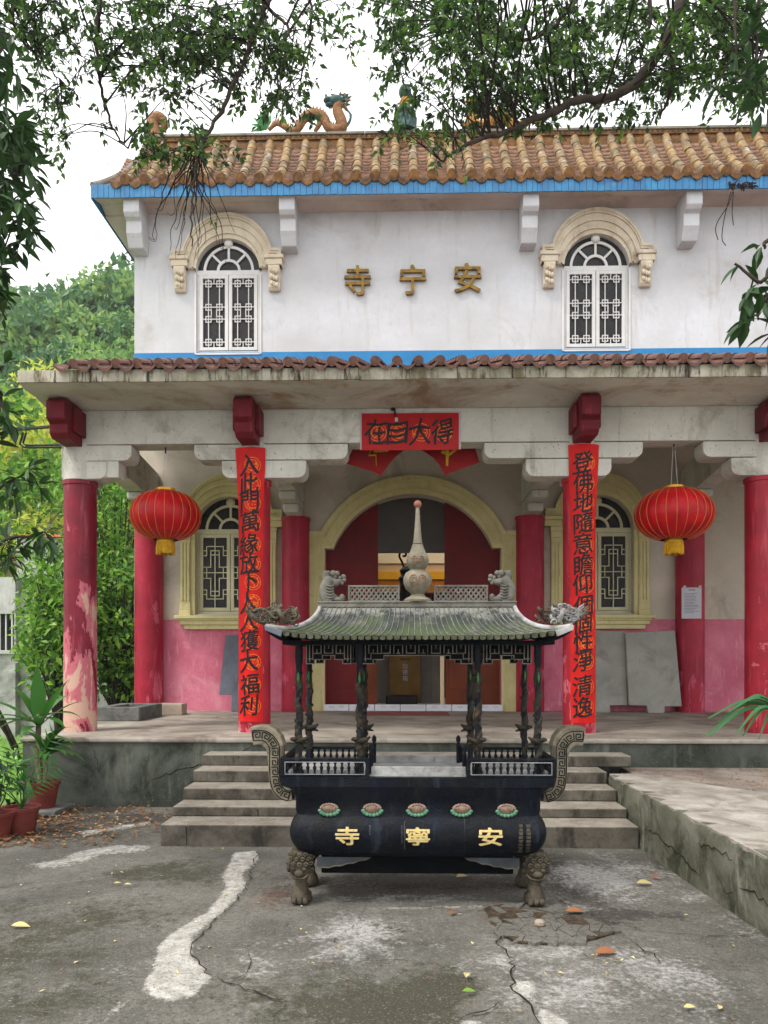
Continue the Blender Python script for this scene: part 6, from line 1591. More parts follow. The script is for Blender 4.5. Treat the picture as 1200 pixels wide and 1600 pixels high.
# openwork dragons on the roof corners
for sx, yy, zs_, mat in ((-1, FY - .40, 0, 'furnace_bronze'), (1, FY - .40, 0, 'silver_cast'), (-1, FY + .42, 0, 'furnace_bronze'), (1, FY + .42, 0, 'furnace_bronze')):
    D_ = yy
    def q(px, py, dy=0):
        return (FX + sx * (652 - px) * D_ / 1200, D_ + dy, az(py, D_, 652))
    short = sx > 0 and yy < FY
    mb = MB()
    P = spline([q(392, 953), q(389, 957), q(393, 962), q(402, 968), (q(412, 972, .02)), q(420, 965, .03), q(428, 956, 0), q(434, 955, -.02), q(440, 963, -.03), q(445, 972, 0), q(452, 966, .02), q(458, 958)], 6)
    if short: P = [Vector((FX + (p.x - FX) * .55 + sx * .42, p.y, p.z)) for p in P]
    mb.tube(P, [.012 + .006 * math.sin(math.pi * k / (len(P) - 1)) for k in range(len(P))], 8)
    P2 = spline([q(394, 955), q(404, 951), (q(412, 953, .02)), q(420, 958, .0), q(430, 966, -.02), q(440, 957, .02), q(452, 955)], 5)
    if short: P2 = [Vector((FX + (p.x - FX) * .55 + sx * .42, p.y, p.z)) for p in P2]
    mb.tube(P2, .009, 7)
    cd = mb.build('corner_dragon', mat, B, smooth=60)
    mb = MB(); rr_ = random.Random(91 + sx * 3)
    for k in range(46):
        u_ = rr_.random(); top_ = lerp(951, 944, u_) + 4 * math.sin(u_ * 9); bot_ = lerp(966, 976, min(1, u_ * 2)); c_ = Vector(q(lerp(394, 462, u_), lerp(top_, bot_, rr_.random()), rr_.uniform(-.03, .03)))
        if short: c_.x = FX + (c_.x - FX) * .55 + sx * .42
        ra = rr_.uniform(.010, .019); a0 = rr_.uniform(0, 6.28); sg = rr_.choice((-1, 1))
        mb.tube([c_ + Vector((math.cos(a0 + sg * g * .62) * ra * (1.25 - g * .11), rr_.uniform(-.002, .002), math.sin(a0 + sg * g * .62) * ra * (1.25 - g * .11))) for g in range(8)], lrad(.0065, .0035, 8), 5)
    mb.build('scrollwork', mat, cd, smooth=180)
    mb = MB(); rr_ = random.Random(11 + sx)
    for k in range(26):
        p = P[rr_.randint(2, len(P) - 1)]; d = Vector((rr_.uniform(-.03, .03), rr_.uniform(-.02, .02), rr_.uniform(-.01, .045)))
        mb.tube([p, p + d * .6, p + d * 1.2 + Vector((.012, 0, .004))], [.010, .008, .002], 5)
    for px, py in ((434, 946), (438, 943), (460, 950), (462, 948), (466, 960)):
        p = Vector(q(px, py)); 
        if short: p.x = FX + (p.x - FX) * .55 + sx * .42
        mb.tube([p + Vector((-.02 * sx * -1, 0, -.045)), p + Vector((0, 0, -.01)), p], [.014, .010, .003], 6)
    mb.build('flame_mane', mat, cd, smooth=180, kind='stuff')
# ================================================================= plants and trees
UPV = Vector((0, 0, 1))
def rvec(r_=1, rr=rnd): 
    while True:
        v = Vector((rr.uniform(-1, 1), rr.uniform(-1, 1), rr.uniform(-1, 1)))
        if .05 < v.length < 1: return v.normalized() * r_
def leafy(mb, c, rad, n, L, W, droop=.2, flatz=.8, rr=rnd):
    """a clump of leaves around c"""
    for _ in range(n):
        d = rvec(1, rr); p = Vector(c) + Vector((d.x, d.y, d.z * flatz)) * rad * rr.random() ** .4
        dr = (d * .6 + rvec(.8, rr) - UPV * droop).normalized(); s_ = rr.uniform(.65, 1.2)
        mb.leaf(p, dr, (d + UPV * .7 + rvec(.5, rr)).normalized(), L * s_, W * s_)
def twig(mbL, mbB, p0, d, length, nleaf, L, W, droop=.5, rr=rnd, r0=.006):
    pts = [Vector(p0)]; d = d.normalized(); n = 5
    for k in range(n): d = (d + rvec(.22, rr) - UPV * droop * .12).normalized(); pts.append(pts[-1] + d * length / n)
    mbB.tube(pts, lrad(r0, r0 * .3, n + 1), 4, cap=False)
    for k in range(nleaf):
        t = rr.uniform(.08, 1) * n; i = min(int(t), n - 1); p = pts[i].lerp(pts[i + 1], t - i); ax_ = (pts[i + 1] - pts[i]).normalized()
        sd = rvec(1, rr); sd = (sd - ax_ * sd.dot(ax_)).normalized()
        ld = (ax_ * rr.uniform(.2, .9) + sd * .9 - UPV * droop * rr.uniform(.2, .9)).normalized(); s_ = rr.uniform(.55, 1.35)
        mbL.leaf(p + sd * .004, ld, (UPV + rvec(.9, rr)).normalized(), L * s_, W * s_)
    return pts
def pt(px, py, D): x, z = at(px, py, D); return Vector((x, D, z))
def limb(mb, pts, r0, r1, n=6, sides=8, wob=.02):
    P = spline(pts, n); P = [p + rvec(wob) if 0 < i < len(P) - 1 else p for i, p in enumerate(P)]
    mb.tube(P, lrad(r0, r1, len(P)), sides); return P
def canopy(name, trunk, limbs, regions, label, group, L, W, seed, leafm='leaf_over', bm='bark', trunk_r=(.22, .12)):
    """trunk outside the frame, limbs reaching in, twigs with leaves grown from the nearest limb"""
    rr = random.Random(seed)
    o = thing(name, trunk[0], label, 'tree', group)
    mb = MB(); limb(mb, trunk, *trunk_r, wob=.03, sides=12); mb.build('trunk', bm, o, smooth=60)
    LP = []
    for lm, r0, r1 in limbs:
        mb = MB(); LP += limb(mb, lm, r0, r1, wob=.012); mb.build('limb', bm, o, smooth=60)
    mL, mB = MB(), MB()
    for px0, py0, px1, py1, D0, D1, n, dens in regions:
        for _ in range(n):
            # clumpy: a parent twig then several leafy twigs
            c = pt(rr.uniform(px0, px1), rr.uniform(py0, py1), rr.uniform(D0, D1))
            q = min(LP, key=lambda p: (p - c).length + rr.random() * .15); dv = c - q; ln = dv.length
            if ln > .08:
                mid = q.lerp(c, .5) + Vector((rr.uniform(-.1, .1), rr.uniform(-.1, .1), .08)) * ln
                P = spline([q, mid, c], 4); mB.tube(P, lrad(min(.012, .004 + .006 * ln), .003, len(P)), 4, cap=False)
            for k in range(3):
                d = (dv.normalized() if ln > .1 else rvec(1, rr)) * .5 + rvec(.8, rr); d.z *= .5
                twig(mL, mB, c, d, rr.uniform(.16, .36), int(dens * rr.choice((.3, .8, 1.2, 1.9))), L, W, .5, rr, .0035)
    mL.build('foliage', leafm, o, kind='stuff'); mB.build('twigs', 'dark_twig', o, kind='stuff')
    return o
GO = 'trees overhanging the courtyard'
# right tree: the big arching limb across the sky
arch = [pt(1290, -330, 6.4), pt(1130, -130, 6.4), pt(1070, -10, 6.3), pt(1040, 60, 6.2), pt(1005, 118, 6.2), pt(960, 150, 6.15), pt(900, 158, 6.1), pt(850, 180, 6.1), pt(790, 205, 6.05), pt(720, 232, 6.0), pt(690, 252, 6.0)]
a2 = [pt(1040, 60, 6.2), pt(1052, 110, 6.3), pt(1040, 160, 6.4), pt(1032, 186, 6.5)]
a3 = [pt(1130, -130, 6.4), pt(1030, -90, 6.5), pt(1015, 30, 6.5), pt(1000, 90, 6.6)]
a4 = [pt(1070, -120, 6.4), pt(940, -60, 6.6), pt(885, 20, 6.6), pt(830, 60, 6.6), pt(742, 50, 6.7), pt(690, 30, 6.8)]
a5 = [pt(960, 150, 6.15), pt(925, 175, 6.1), pt(912, 195, 6.1)]
a6 = [pt(1290, -330, 6.4), pt(1250, -60, 5.9), pt(1200, 60, 5.7), pt(1175, 120, 5.6)]
canopy('overhanging_tree', [Vector((5.6, 6.2, HY)), Vector((5.5, 6.2, 3)), Vector((5.0, 6.3, 6)), Vector((4.2, 6.4, 8.4)), pt(1290, -330, 6.4), pt(1130, -500, 6.4)],
       [(arch, .06, .010), (a2, .022, .008), (a3, .03, .008), (a4, .03, .006), (a5, .012, .004), (a6, .03, .006)],
       [(600, -10, 760, 90, 5.9, 6.9, 42, 12), (700, -10, 900, 150, 5.8, 6.9, 58, 13), (880, -10, 1060, 130, 5.9, 7.0, 42, 13), (1050, -10, 1210, 120, 5.4, 6.6, 46, 14),
        (700, 110, 860, 190, 5.9, 6.5, 18, 12), (860, 100, 1010, 175, 6.0, 7.0, 18, 12), (1010, 100, 1200, 155, 5.9, 7.0, 20, 12), (610, 80, 720, 200, 6.0, 6.6, 14, 10), (620, 200, 730, 232, 5.9, 6.1, 6, 9),
        (700, -400, 1300, -10, 5, 7, 70, 12)],
       'tall tree on the right whose long dark limb arches over the roof', GO, .066, .030, 21)
# left tree
b1 = [pt(520, -260, 5.6), pt(440, -60, 5.6), pt(415, 10, 5.6), pt(395, 60, 5.6), pt(372, 118, 5.6), pt(350, 165, 5.6), pt(326, 205, 5.6), pt(312, 240, 5.6), pt(302, 280, 5.6), pt(299, 330, 5.6), pt(300, 385, 5.6)]
b2 = [pt(440, -60, 5.6), pt(330, -80, 5.8), pt(180, -60, 5.9), pt(155, 20, 5.9), pt(152, 90, 5.9), pt(162, 150, 5.9), pt(178, 205, 5.9), pt(200, 232, 5.9)]
b3 = [pt(415, 10, 5.6), pt(450, 40, 5.5), pt(440, 75, 5.5), pt(405, 98, 5.6)]
b4 = [pt(440, -60, 5.6), pt(480, -10, 5.8), pt(486, 60, 5.8), pt(470, 120, 5.8), pt(476, 150, 5.8)]
b5 = [pt(180, -60, 5.9), pt(40, -70, 5.7), pt(20, 30, 5.7), pt(60, 90, 5.7), pt(100, 130, 5.8)]
canopy('overhanging_tree', [Vector((-4.9, 4.6, 0)), Vector((-4.8, 4.7, 3)), Vector((-4.2, 4.9, 6)), Vector((-2.9, 5.2, 8.0)), pt(330, -300, 5.5), pt(520, -260, 5.6)],
       [(b1, .026, .005), (b2, .024, .006), (b3, .014, .004), (b4, .014, .004), (b5, .018, .004)],
       [(40, -10, 260, 110, 5.4, 6.3, 48, 12), (250, -10, 440, 90, 5.4, 6.1, 42, 12), (360, 40, 480, 150, 5.4, 6.0, 26, 10), (60, 110, 220, 210, 5.6, 6.2, 18, 8), (220, 80, 340, 170, 5.5, 6.0, 12, 9),
        (230, 195, 320, 250, 5.55, 5.7, 8, 13), (0, 0, 80, 60, 5.4, 6.0, 14, 12), (470, 0, 560, 60, 5.5, 6.0, 8, 9), (420, 130, 470, 200, 5.6, 5.9, 4, 6), (-100, -400, 600, -10, 4.8, 6.4, 70, 11)],
       'tall tree on the left whose thin twigs hang before the upper left window', GO, .060, .027, 22)
# bare hanging twigs in front of the left upper window
o = thing('hanging_vine', pt(302, 262, 5.62), 'bare dark hanging vine tangle in front of the upper left arched window', 'vine')
rr = random.Random(5)
for k in range(20):
    p = pt(rr.uniform(294, 312), rr.uniform(225, 270), 5.62); P = [p]; sx = rr.uniform(-1, 1)
    for q in range(rr.randint(6, 10)): P.append(P[-1] + Vector((sx * .06 * (1 - q * .12) + rr.uniform(-.022, .022), rr.uniform(-.01, .01), -rr.uniform(.03, .11))))
    if k % 3 == 0: P.append(P[-1] + Vector((sx * .05, 0, .02)))
    MB().tube(spline(P, 3), lrad(.0055, .0015, (len(P) - 1) * 3 + 1), 5).build('strand', 'dark_twig', o, smooth=60)
mL = MB(); leafy(mL, pt(300, 226, 5.6), .26, 110, .065, .03, .2, .5, rr); leafy(mL, pt(332, 345, 5.6), .03, 6, .05, .02, .2, .5, rr); mL.build('foliage', 'leaf_over', o, kind='stuff')
o = thing('hanging_vine', pt(1140, 300, 11.9), 'thin dead creeper strands hanging from the blue fascia at the right', 'vine')
for P in ([(1146, 296), (1138, 320), (1122, 345), (1118, 360), (1122, 375)], [(1142, 300), (1132, 340), (1128, 372), (1134, 384)], [(1146, 300), (1144, 330), (1146, 352)]):
    MB().tube(spline([pt(x, y, 11.9) for x, y in P], 4), .007, 5).build('strand', 'dark_twig', o)
mb = MB()
for k in range(40): p = pt(rr.uniform(1140, 1180), rr.uniform(286, 293), 11.93); mb.tube([p, p + rvec(.06, rr)], .012, 4)
mb.build('root_mat', 'soil', o, kind='stuff')

# near dark-leaved tree at the left edge
def big_leaf_tree(name, trunk, branches, clumps, label, L, W, seed, mat, parts_max=150, tr=(.09, .05), cat='tree', grp=None):
    rr = random.Random(seed); o = thing(name, trunk[0], label, cat, grp)
    mb = MB(); limb(mb, trunk, *tr, wob=.01, sides=10); mb.build('trunk', 'bark', o, smooth=60)
    mbb = MB(); LP = []
    for b_ in branches:
        mb = MB(); LP += limb(mb, b_, .018, .006, wob=.006); mb.build('branch', 'bark', o, smooth=60)
    rest = MB(); n = 0
    for px, py, D, rad, cnt in clumps:
        c = pt(px, py, D)
        if LP:
            q = min(LP, key=lambda p: (p - c).length)
            if (q - c).length > .05: mbb.tube(spline([q, q.lerp(c, .5) + Vector((0, 0, .04)), c], 4), .005, 5)
        for k in range(cnt):
            d = rvec(1, rr); p = c + d * rad * .35 * rr.random(); dr = (d + Vector((0, 0, -.35))).normalized(); s_ = rr.uniform(.7, 1.15)
            if n < parts_max:
                m1 = MB(); m1.bigleaf(p, dr, (UPV + rvec(.5, rr)), L * s_, W * s_, .2); m1.build('leaf', mat, o); n += 1
            else: rest.bigleaf(p, dr, (UPV + rvec(.5, rr)), L * s_, W * s_, .2)
    if mbb.v: mbb.build('stalks', 'dark_twig', o, kind='stuff')
    if rest.v: rest.build('foliage', mat, o, kind='stuff')
    return o
rr = random.Random(8); cl = []
for k in range(26): cl.append((rr.uniform(-30, 45), rr.uniform(185, 330), rr.uniform(4.3, 4.9), .22, 13))
for k in range(16): cl.append((rr.uniform(-40, 20), rr.uniform(30, 190), rr.uniform(4.3, 5.2), .24, 12))
for x, y in ((38, 345), (48, 362), (15, 350), (8, 385), (30, 380), (-5, 360)): cl.append((x, y, 4.6, .14, 12))
for k in range(9): cl.append((rr.uniform(-25, 14), rr.uniform(410, 520), 4.6, .16, 9))
for k in range(7): cl.append((rr.uniform(-25, 16), rr.uniform(540, 700), 4.6, .15, 8))
big_leaf_tree('leafy_tree', [Vector((-3.1, 4.6, 0)), Vector((-3.05, 4.6, 2)), Vector((-2.95, 4.6, 3.6)), Vector((-2.8, 4.6, 5.4)), Vector((-2.9, 4.7, 7))],
              [[Vector((-2.95, 4.6, 3.4)), pt(-20, 340, 4.6), pt(30, 350, 4.6)], [Vector((-2.9, 4.6, 4.3)), pt(-20, 240, 4.6), pt(30, 270, 4.6)], [Vector((-3.0, 4.6, 2.9)), pt(-20, 470, 4.6), pt(10, 500, 4.6)], [Vector((-2.85, 4.6, 5)), pt(-30, 120, 4.6), pt(10, 60, 4.6)], [Vector((-3.0, 4.6, 2.4)), pt(-20, 620, 4.6), pt(10, 650, 4.6)]],
              cl, 'dark broad-leaved tree hanging in from the left edge', .125, .042, 31, 'leaf_dark', 200, grp=None)
# sprigs reaching in left of the porch column
rr = random.Random(12)
cl = [(45, 735, 5.2, .14, 12), (25, 745, 5.2, .14, 12), (60, 760, 5.2, .12, 9), (20, 775, 5.2, .12, 8), (70, 832, 5.2, .13, 10), (55, 840, 5.2, .12, 9), (80, 845, 5.2, .1, 6), (10, 850, 5.2, .15, 14), (5, 880, 5.2, .14, 14), (18, 868, 5.2, .14, 12), (28, 855, 5.2, .1, 8)]
big_leaf_tree('leafy_sapling', [Vector((-2.95, 5.2, 0)), Vector((-2.9, 5.2, 1.4)), Vector((-2.95, 5.2, 3.2))],
              [[Vector((-2.9, 5.2, 2.5)), pt(-10, 770, 5.2), pt(40, 740, 5.2)], [Vector((-2.9, 5.2, 2.0)), pt(0, 850, 5.2), pt(60, 836, 5.2)]],
              cl, 'slender sapling with long pointed leaves at the left edge beside the porch column', .13, .04, 33, 'leaf_dark', 120, tr=(.03, .015))
# branch at the right edge, drooping glossy leaves
cl = [(1190, 385, 4.0, .10, 5), (1160, 412, 4.0, .08, 3), (1190, 440, 4.0, .10, 6), (1172, 455, 4.0, .10, 6), (1160, 478, 4.0, .10, 6), (1185, 500, 4.0, .12, 7), (1195, 470, 4.0, .12, 6), (1168, 500, 4.0, .1, 4), (1215, 450, 4.0, .14, 12), (1218, 520, 4.0, .14, 10), (1240, 400, 4, .15, 12)]
big_leaf_tree('young_ficus', [Vector((2.75, 4.0, HY)), Vector((2.7, 4.0, 2)), Vector((2.6, 4.0, 3.5)), Vector((2.65, 4.0, 4.4))],
              [[Vector((2.6, 4.0, 3.5)), pt(1230, 410, 4.0), pt(1190, 440, 4.0), pt(1148, 412, 4.0)], [pt(1230, 410, 4.0), pt(1205, 460, 4.0), pt(1172, 480, 4.0)], [Vector((2.65, 4, 3.9)), pt(1215, 370, 4.0), pt(1195, 388, 4.0)]],
              cl, 'young fig tree at the right edge with a few drooping glossy leaves', .13, .046, 35, 'leaf_dark', 140, tr=(.035, .018))
# dangling large leaves at the top right corner
cl = [(x, y, 4.4, .14, 5) for x, y in ((1170, 60), (1182, 95), (1165, 120), (1188, 130), (1150, 130), (1175, 150), (1195, 160), (1140, 80), (1195, 40), (1120, 140), (1165, 20), (1190, 0))]
big_leaf_tree('leafy_tree', [Vector((3.1, 4.4, HY)), Vector((3.0, 4.4, 3)), Vector((2.9, 4.4, 5.5)), Vector((2.6, 4.4, 7.0))],
              [[Vector((2.7, 4.4, 6.6)), pt(1190, -120, 4.4), pt(1185, 0, 4.4), pt(1180, 100, 4.4)], [pt(1190, -120, 4.4), pt(1150, -40, 4.4), pt(1150, 90, 4.4)]],
              cl, 'tree with large drooping pointed leaves hanging into the top right corner', .15, .05, 36, 'leaf_dark', 140, tr=(.06, .03))

# palm frond at the lower right
o = thing('fan_palm', (3.55, 6.6, HY), 'green palm whose frond tips reach in at the lower right edge', 'palm')
mb = MB(); mb.lathe([(.09, HY), (.07, HY + .25), (.05, HY + .5)], 3.55, 6.6, 12); mb.build('stem', 'bark', o, smooth=50)
b0 = pt(1222, 1108, 6.5)
MB().tube(spline([Vector((3.55, 6.6, HY + .5)), Vector((3.4, 6.5, HY + .75)), b0], 5), .012, 6).build('stalk', 'leaf_palm', o)
for tip, sag in (((1106, 1122), 5), ((1120, 1128), 2), ((1100, 1150), 6), ((1108, 1149), 4), ((1150, 1146), 6), ((1138, 1112), 2), ((1160, 1150), 5), ((1185, 1155), 4), ((1150, 1105), 0), ((1240, 1180), 5), ((1290, 1180), 5), ((1330, 1120), 5)):
    e = pt(tip[0], tip[1], 6.3 + rr.uniform(-.15, .1)); m_ = b0.lerp(e, .5) + Vector((0, 0, .10)); P = spline([b0, m_, e], 6); N = len(P); vs = []
    dd = (e - b0).normalized(); sd = dd.cross(UPV).normalized(); up = Vector((0, 0, 1))
    for i, p in enumerate(P):
        w_ = .021 * math.sin(math.pi * min(1, (i + .8) / N) ** .8) + .002
        vs += [tuple(p + (up * .75 + sd * .66) * w_), tuple(p - Vector((0, 0, .004)) - sd * .008), tuple(p + (-up * .75 + sd * .5) * w_ * .9)]
    fs = []
    for i in range(N - 1): a = i * 3; fs += [(a, a + 1, a + 4, a + 3), (a + 1, a + 2, a + 5, a + 4)]
    MB().add(vs, fs).build('leaflet', 'leaf_palm', o)

# potted plants at the left
def pot(name, x, y, r_, h, label, grp='terracotta pots at the left end of the terrace wall', tilt=0):
    o = thing(name, (x, y, 0), label, 'potted plant', grp)
    MB().lathe([(r_ * .70, .0), (r_ * .94, h * .86), (r_ * 1.03, h * .865), (r_ * 1.05, h), (r_ * .93, h), (r_ * .90, h * .88)], x, y, 28).build('pot', 'terracotta', o, smooth=40)
    MB().lathe([(.0, h * .86), (r_ * .9, h * .87), (0, h * .9)], x, y, 16).build('soil', 'soil', o)
    return o
def strap_leaf(o, base, d, L, W, mat, arch_=.5, fold=.25):
    d = Vector(d).normalized(); sd = d.cross(UPV)
    sd = sd.normalized() if sd.length > .05 else Vector((1, 0, 0)); P = []; p = Vector(base); N = 9
    for i in range(N + 1): P.append(p.copy()); p += d * L / N; d = (d - UPV * arch_ * .13 * (i / N + .3)).normalized()
    vs = []
    for i, p in enumerate(P):
        t = i / N; w_ = W / 2 * (math.sin(math.pi * min(1, t * .93 + .12)) ** .8) * (1 if t < .97 else .3) + .001
        vs += [tuple(p + sd * w_ + UPV * w_ * fold), tuple(p), tuple(p - sd * w_ + UPV * w_ * fold)]
    fs = []
    for i in range(N): a = i * 3; fs += [(a, a + 1, a + 4, a + 3), (a + 1, a + 2, a + 5, a + 4)]
    MB().add(vs, fs).build('leaf', mat, o, smooth=60)
MB().box(ax(42, 7.8), ax(96, 7.8), 7.65, 8.1, 0, .055).build('pot_slab', 'granite_block', None, bevel=.01, label='low dark stone slab under the pot of broad dracaena', cat='stone slab')
px_, py_ = ax(66, 7.85), 7.87; 
o = pot('potted_dracaena', px_, py_, .165, .27, 'tall broad-leaved green dracaena in a terracotta pot against the terrace wall')
for ch in o.children: ch.location.z += .056
z0 = .30
MB().tube([(px_ - .03, py_, z0), (px_ - .055, py_, .7), (px_ - .045, py_, 1.02)], [.035, .03, .026], 8).build('stem', 'pale_bark', o, smooth=60)
MB().tube([(px_ + .03, py_ - .03, z0), (px_ + .05, py_ - .04, .5), (px_ + .07, py_ - .04, .68)], [.02, .018, .016], 8).build('stem', 'pale_bark', o, smooth=60)
rr = random.Random(4)
top = Vector((px_ - .045, py_, .95))
for k, (dx, dy, dz, L, W) in enumerate([(0.02, -.1, 1, .62, .15), (-.85, -.2, .75, .68, .15), (-.5, .1, .9, .5, .13), (.55, -.1, .95, .6, .13), (.8, .2, .8, .55, .12), (-1, -.3, .25, .58, .14), (-.9, -.4, -.1, .5, .13), (1, -.2, .35, .5, .12), (.8, -.5, .1, .48, .1), (-.3, .6, .8, .5, .1), (.3, .6, .7, .5, .1), (-.6, -.7, .5, .5, .11), (.4, -.8, .5, .5, .11), (0, -.9, .1, .42, .1)]):
    strap_leaf(o, top + Vector((0, 0, rr.uniform(-.08, .05))), (dx, dy, dz), L, W, 'leaf_pot', .5 if dz > .9 else 1.0)
top = Vector((px_ + .07, py_ - .04, .66))
for k in range(20):
    a = rr.uniform(-1.2, 1.4) + (.4 if k % 2 else 0); e = rr.uniform(.0, 1.1); strap_leaf(o, top + Vector((0, 0, rr.uniform(-.1, .08))), (math.cos(a) * 1.0 if k % 4 else -math.cos(a), -abs(math.sin(a)) * .8, e), rr.uniform(.34, .48), .085, 'leaf_pot', 1.1)
px_, py_ = ax(30, 6.9), 6.95; o = pot('potted_palm', px_, py_, .155, .24, 'small feathery palm in a terracotta pot, nearer the camera than the dracaena')
for k, (a, e, L) in enumerate(((-.2, 1.3, .75), (.6, 1.0, .6), (2.4, 1.0, .6), (1.5, 1.2, .6), (-1.2, .8, .5), (3.4, .9, .55))):
    d = Vector((math.cos(a) * math.cos(e), -abs(math.sin(a)) * math.cos(e) * .6, math.sin(e))); P = []; p = Vector((px_, py_, .22)); dd = d.copy()
    for i in range(12): P.append(p.copy()); p += dd * L / 11; dd = (dd - UPV * .055 + Vector((d.x, d.y, 0)) * .05).normalized()
    fr = MB().tube(P, lrad(.007, .002, 12), 5).build('frond', 'leaf_pot', o); mb = MB()
    for i in range(4, 12):
        for s_ in (-1, 1):
            t_ = (P[min(i + 1, 11)] - P[i - 1]).normalized(); sd = t_.cross(Vector((0, -1, .2))).normalized() * s_; mb.leaf(P[i], sd + t_ * .7 - UPV * .2, Vector((0, -1, .5)), .17 * (1 - abs(i - 7) * .07), .018, .15)
    mb.build('leaflets', 'leaf_pot', fr, kind='stuff')
px_, py_ = ax(-8, 6.75), 6.75; o = pot('potted_shrub', px_, py_, .165, .23, 'leafy dark shrub in a terracotta pot cut by the left edge')
mb = MB(); 
for k in range(6): mb.tube(spline([(px_, py_, .2), (px_ + rr.uniform(-.1, .1), py_, .4), (px_ + rr.uniform(-.25, .25), py_ + rr.uniform(-.1, .1), rr.uniform(.45, .7))], 4), .006, 5)
mb.build('stems', 'dark_twig', o); mb = MB(); leafy(mb, (px_, py_, .55), .28, 110, .10, .045, .3, .8, rr); mb.build('foliage', 'leaf_dark', o, kind='stuff')

# glossy green shrubs behind the porch
def shrub(x, y, spec, label, seed, mat='leaf_bright', L=.165, W=.082, grp='shrubs beyond the left end of the porch', n=1, cat='shrub', nm='green_shrub'):
    rr = random.Random(seed); o = thing(nm, (x, y, 0), label, cat, grp); mb = MB(); mL = MB()
    for cx, cy, cz, r_, cnt in spec:
        P = spline([(x + rr.uniform(-.1, .1), y, 0), (lerp(x, cx, .4), lerp(y, cy, .5), cz * .55), (cx, cy, cz)], 5); mb.tube(P, lrad(.03, .008, len(P)), 6); leafy(mL, (cx, cy, cz), r_, cnt, L, W, .15, .9, rr)
    mb.build('stem', 'bark', o, smooth=60); mL.build('foliage', mat, o, kind='stuff'); return o
rr = random.Random(17)
def spec(px0, py0, px1, py1, D0, D1, n, r_, cnt): 
    out = []
    for k in range(n): D = rr.uniform(D0, D1); p = pt(rr.uniform(px0, px1), rr.uniform(py0, py1), D); out.append((p.x, p.y, max(.2, p.z), r_, cnt))
    return out
shrub(ax(90, 13), 13.2, spec(45, 850, 135, 1070, 12.6, 14, 66, .34, 62), 'bright glossy citrus shrub seen left of the flaking corner column', 41)
shrub(ax(185, 13.5), 13.7, spec(140, 870, 215, 1085, 13.2, 14.5, 56, .32, 60), 'dense green shrub seen between the two left columns', 42, mat='leaf_bright', L=.15, W=.075)
shrub(ax(170, 14.5), 14.8, spec(140, 730, 218, 880, 14, 15.5, 40, .34, 48), 'light green sapling rising between the two left columns under the eave', 43, mat='leaf_bright', L=.15, W=.06)
shrub(ax(20, 12), 12.2, spec(-60, 1050, 20, 1080, 11.5, 12.5, 6, .25, 60), 'low dark bush against the outbuilding at the left edge', 44, mat='leaf_dark', L=.1, W=.04)
# garden wall and outbuilding
o = thing('garden_wall', (ax(70, 15.2), 15.2, 0), 'weathered grey garden wall with small holes behind the shrubs', 'wall')
MB().box(ax(26, 15.2), ax(240, 15.2), 15.2, 15.4, 0, az(862, 15.2)).build('wall_body', 'garden_wall', o, bevel=.01)
mb = MB()
for k in range(6): x = ax(34 + k * 11, 15.19); mb.ball((x, 15.2, az(848, 15.2)), .05, .03, .05, 8, 6)
tp = MB().box(ax(26, 15.2), ax(100, 15.2), 15.18, 15.42, az(862, 15.2) + .002, az(838, 15.2)).build('coping', 'garden_wall', o, bevel=.01); mb.build('drain_hole', 'dark_lacquer', tp, kind='stuff')
MB().prism([(15.1, az(838, 15.2)), (15.3, az(832, 15.2)), (15.5, az(838, 15.2))], ax(26, 15.2), ax(100, 15.2), 'x').build('cap_tile', 'roof_orange', o)
o = thing('outbuilding', (ax(-20, 15), 15.0, 0), 'pale outbuilding with a barred dark window at the left edge', 'building')
MB().box(ax(-160, 15), ax(24, 15), 15.0, 17, 0, az(1018, 15)).box(ax(-160, 15), ax(24, 15), 15.0, 17, az(958, 15), az(900, 15)).box(ax(22, 15), ax(25, 15), 14.998, 17, az(1018, 15), az(958, 15)).build('wall_body', 'garden_wall', o)
w_ = MB().box(ax(-60, 15), ax(23, 15), 15.12, 15.14, az(1018, 15), az(958, 15)).build('window', 'pane', o); 
for k in range(8): x = ax(-50 + k * 9.5, 15); MB().box(x - .012, x + .012, 15.05, 15.07, az(1018, 15), az(958, 15)).build('window_bar', 'window_white', w_)
MB().box(ax(-70, 15), ax(27, 15), 14.9, 15.05, az(1022, 15), az(1016, 15)).build('sill', 'garden_wall', w_, bevel=.01)
# middle-distance trees, yellow-green, on the slope behind
def mtree(x, y, h, cr, cnt, mat, label, seed, L=.34, W=.16, grp='trees on the slope behind the porch', lo=.45, nm='slope_tree', bark='pale_bark'):
    rr = random.Random(seed); z0 = max(0, hill_z(x, y)) if y > 22 else 0
    o = thing(nm, (x, y, z0), label, 'tree', grp); mb = MB(); P = limb(mb, [(x, y, z0 - .2), (x + .2, y, z0 + h * .3), (x - .1, y, z0 + h * .55), (x, y, z0 + h * .85)], h * .018, h * .006, wob=.03); mb.build('trunk', bark, o, smooth=60)
    mL, mb = MB(), MB()
    for k in range(int(9 + h)):
        d = rvec(1, rr); c = Vector((x + d.x * cr, y + d.y * cr * .8, z0 + h * lerp(lo, 1, rr.random()) ))
        s_ = P[min(len(P) - 1, int(len(P) * rr.uniform(.4, .95)))]; mb.tube(spline([s_, s_.lerp(c, .5) + Vector((0, 0, -.1)), c], 4), lrad(h * .006, .01, 9), 5); leafy(mL, c, cr * .38, cnt, L, W, .15, .6, rr)
    mb.build('limb', bark, o, smooth=60); mL.build('crown', mat, o, kind='stuff'); return o
mtree(ax(30, 26), 26, 10.8, 3.2, 210, 'leaf_yellow', 'yellow-green tree rising above the porch eave at the left', 51)
mtree(ax(120, 30), 30, 11.2, 3.2, 200, 'leaf_yellow', 'yellowish tree just left of the porch roof corner', 52)
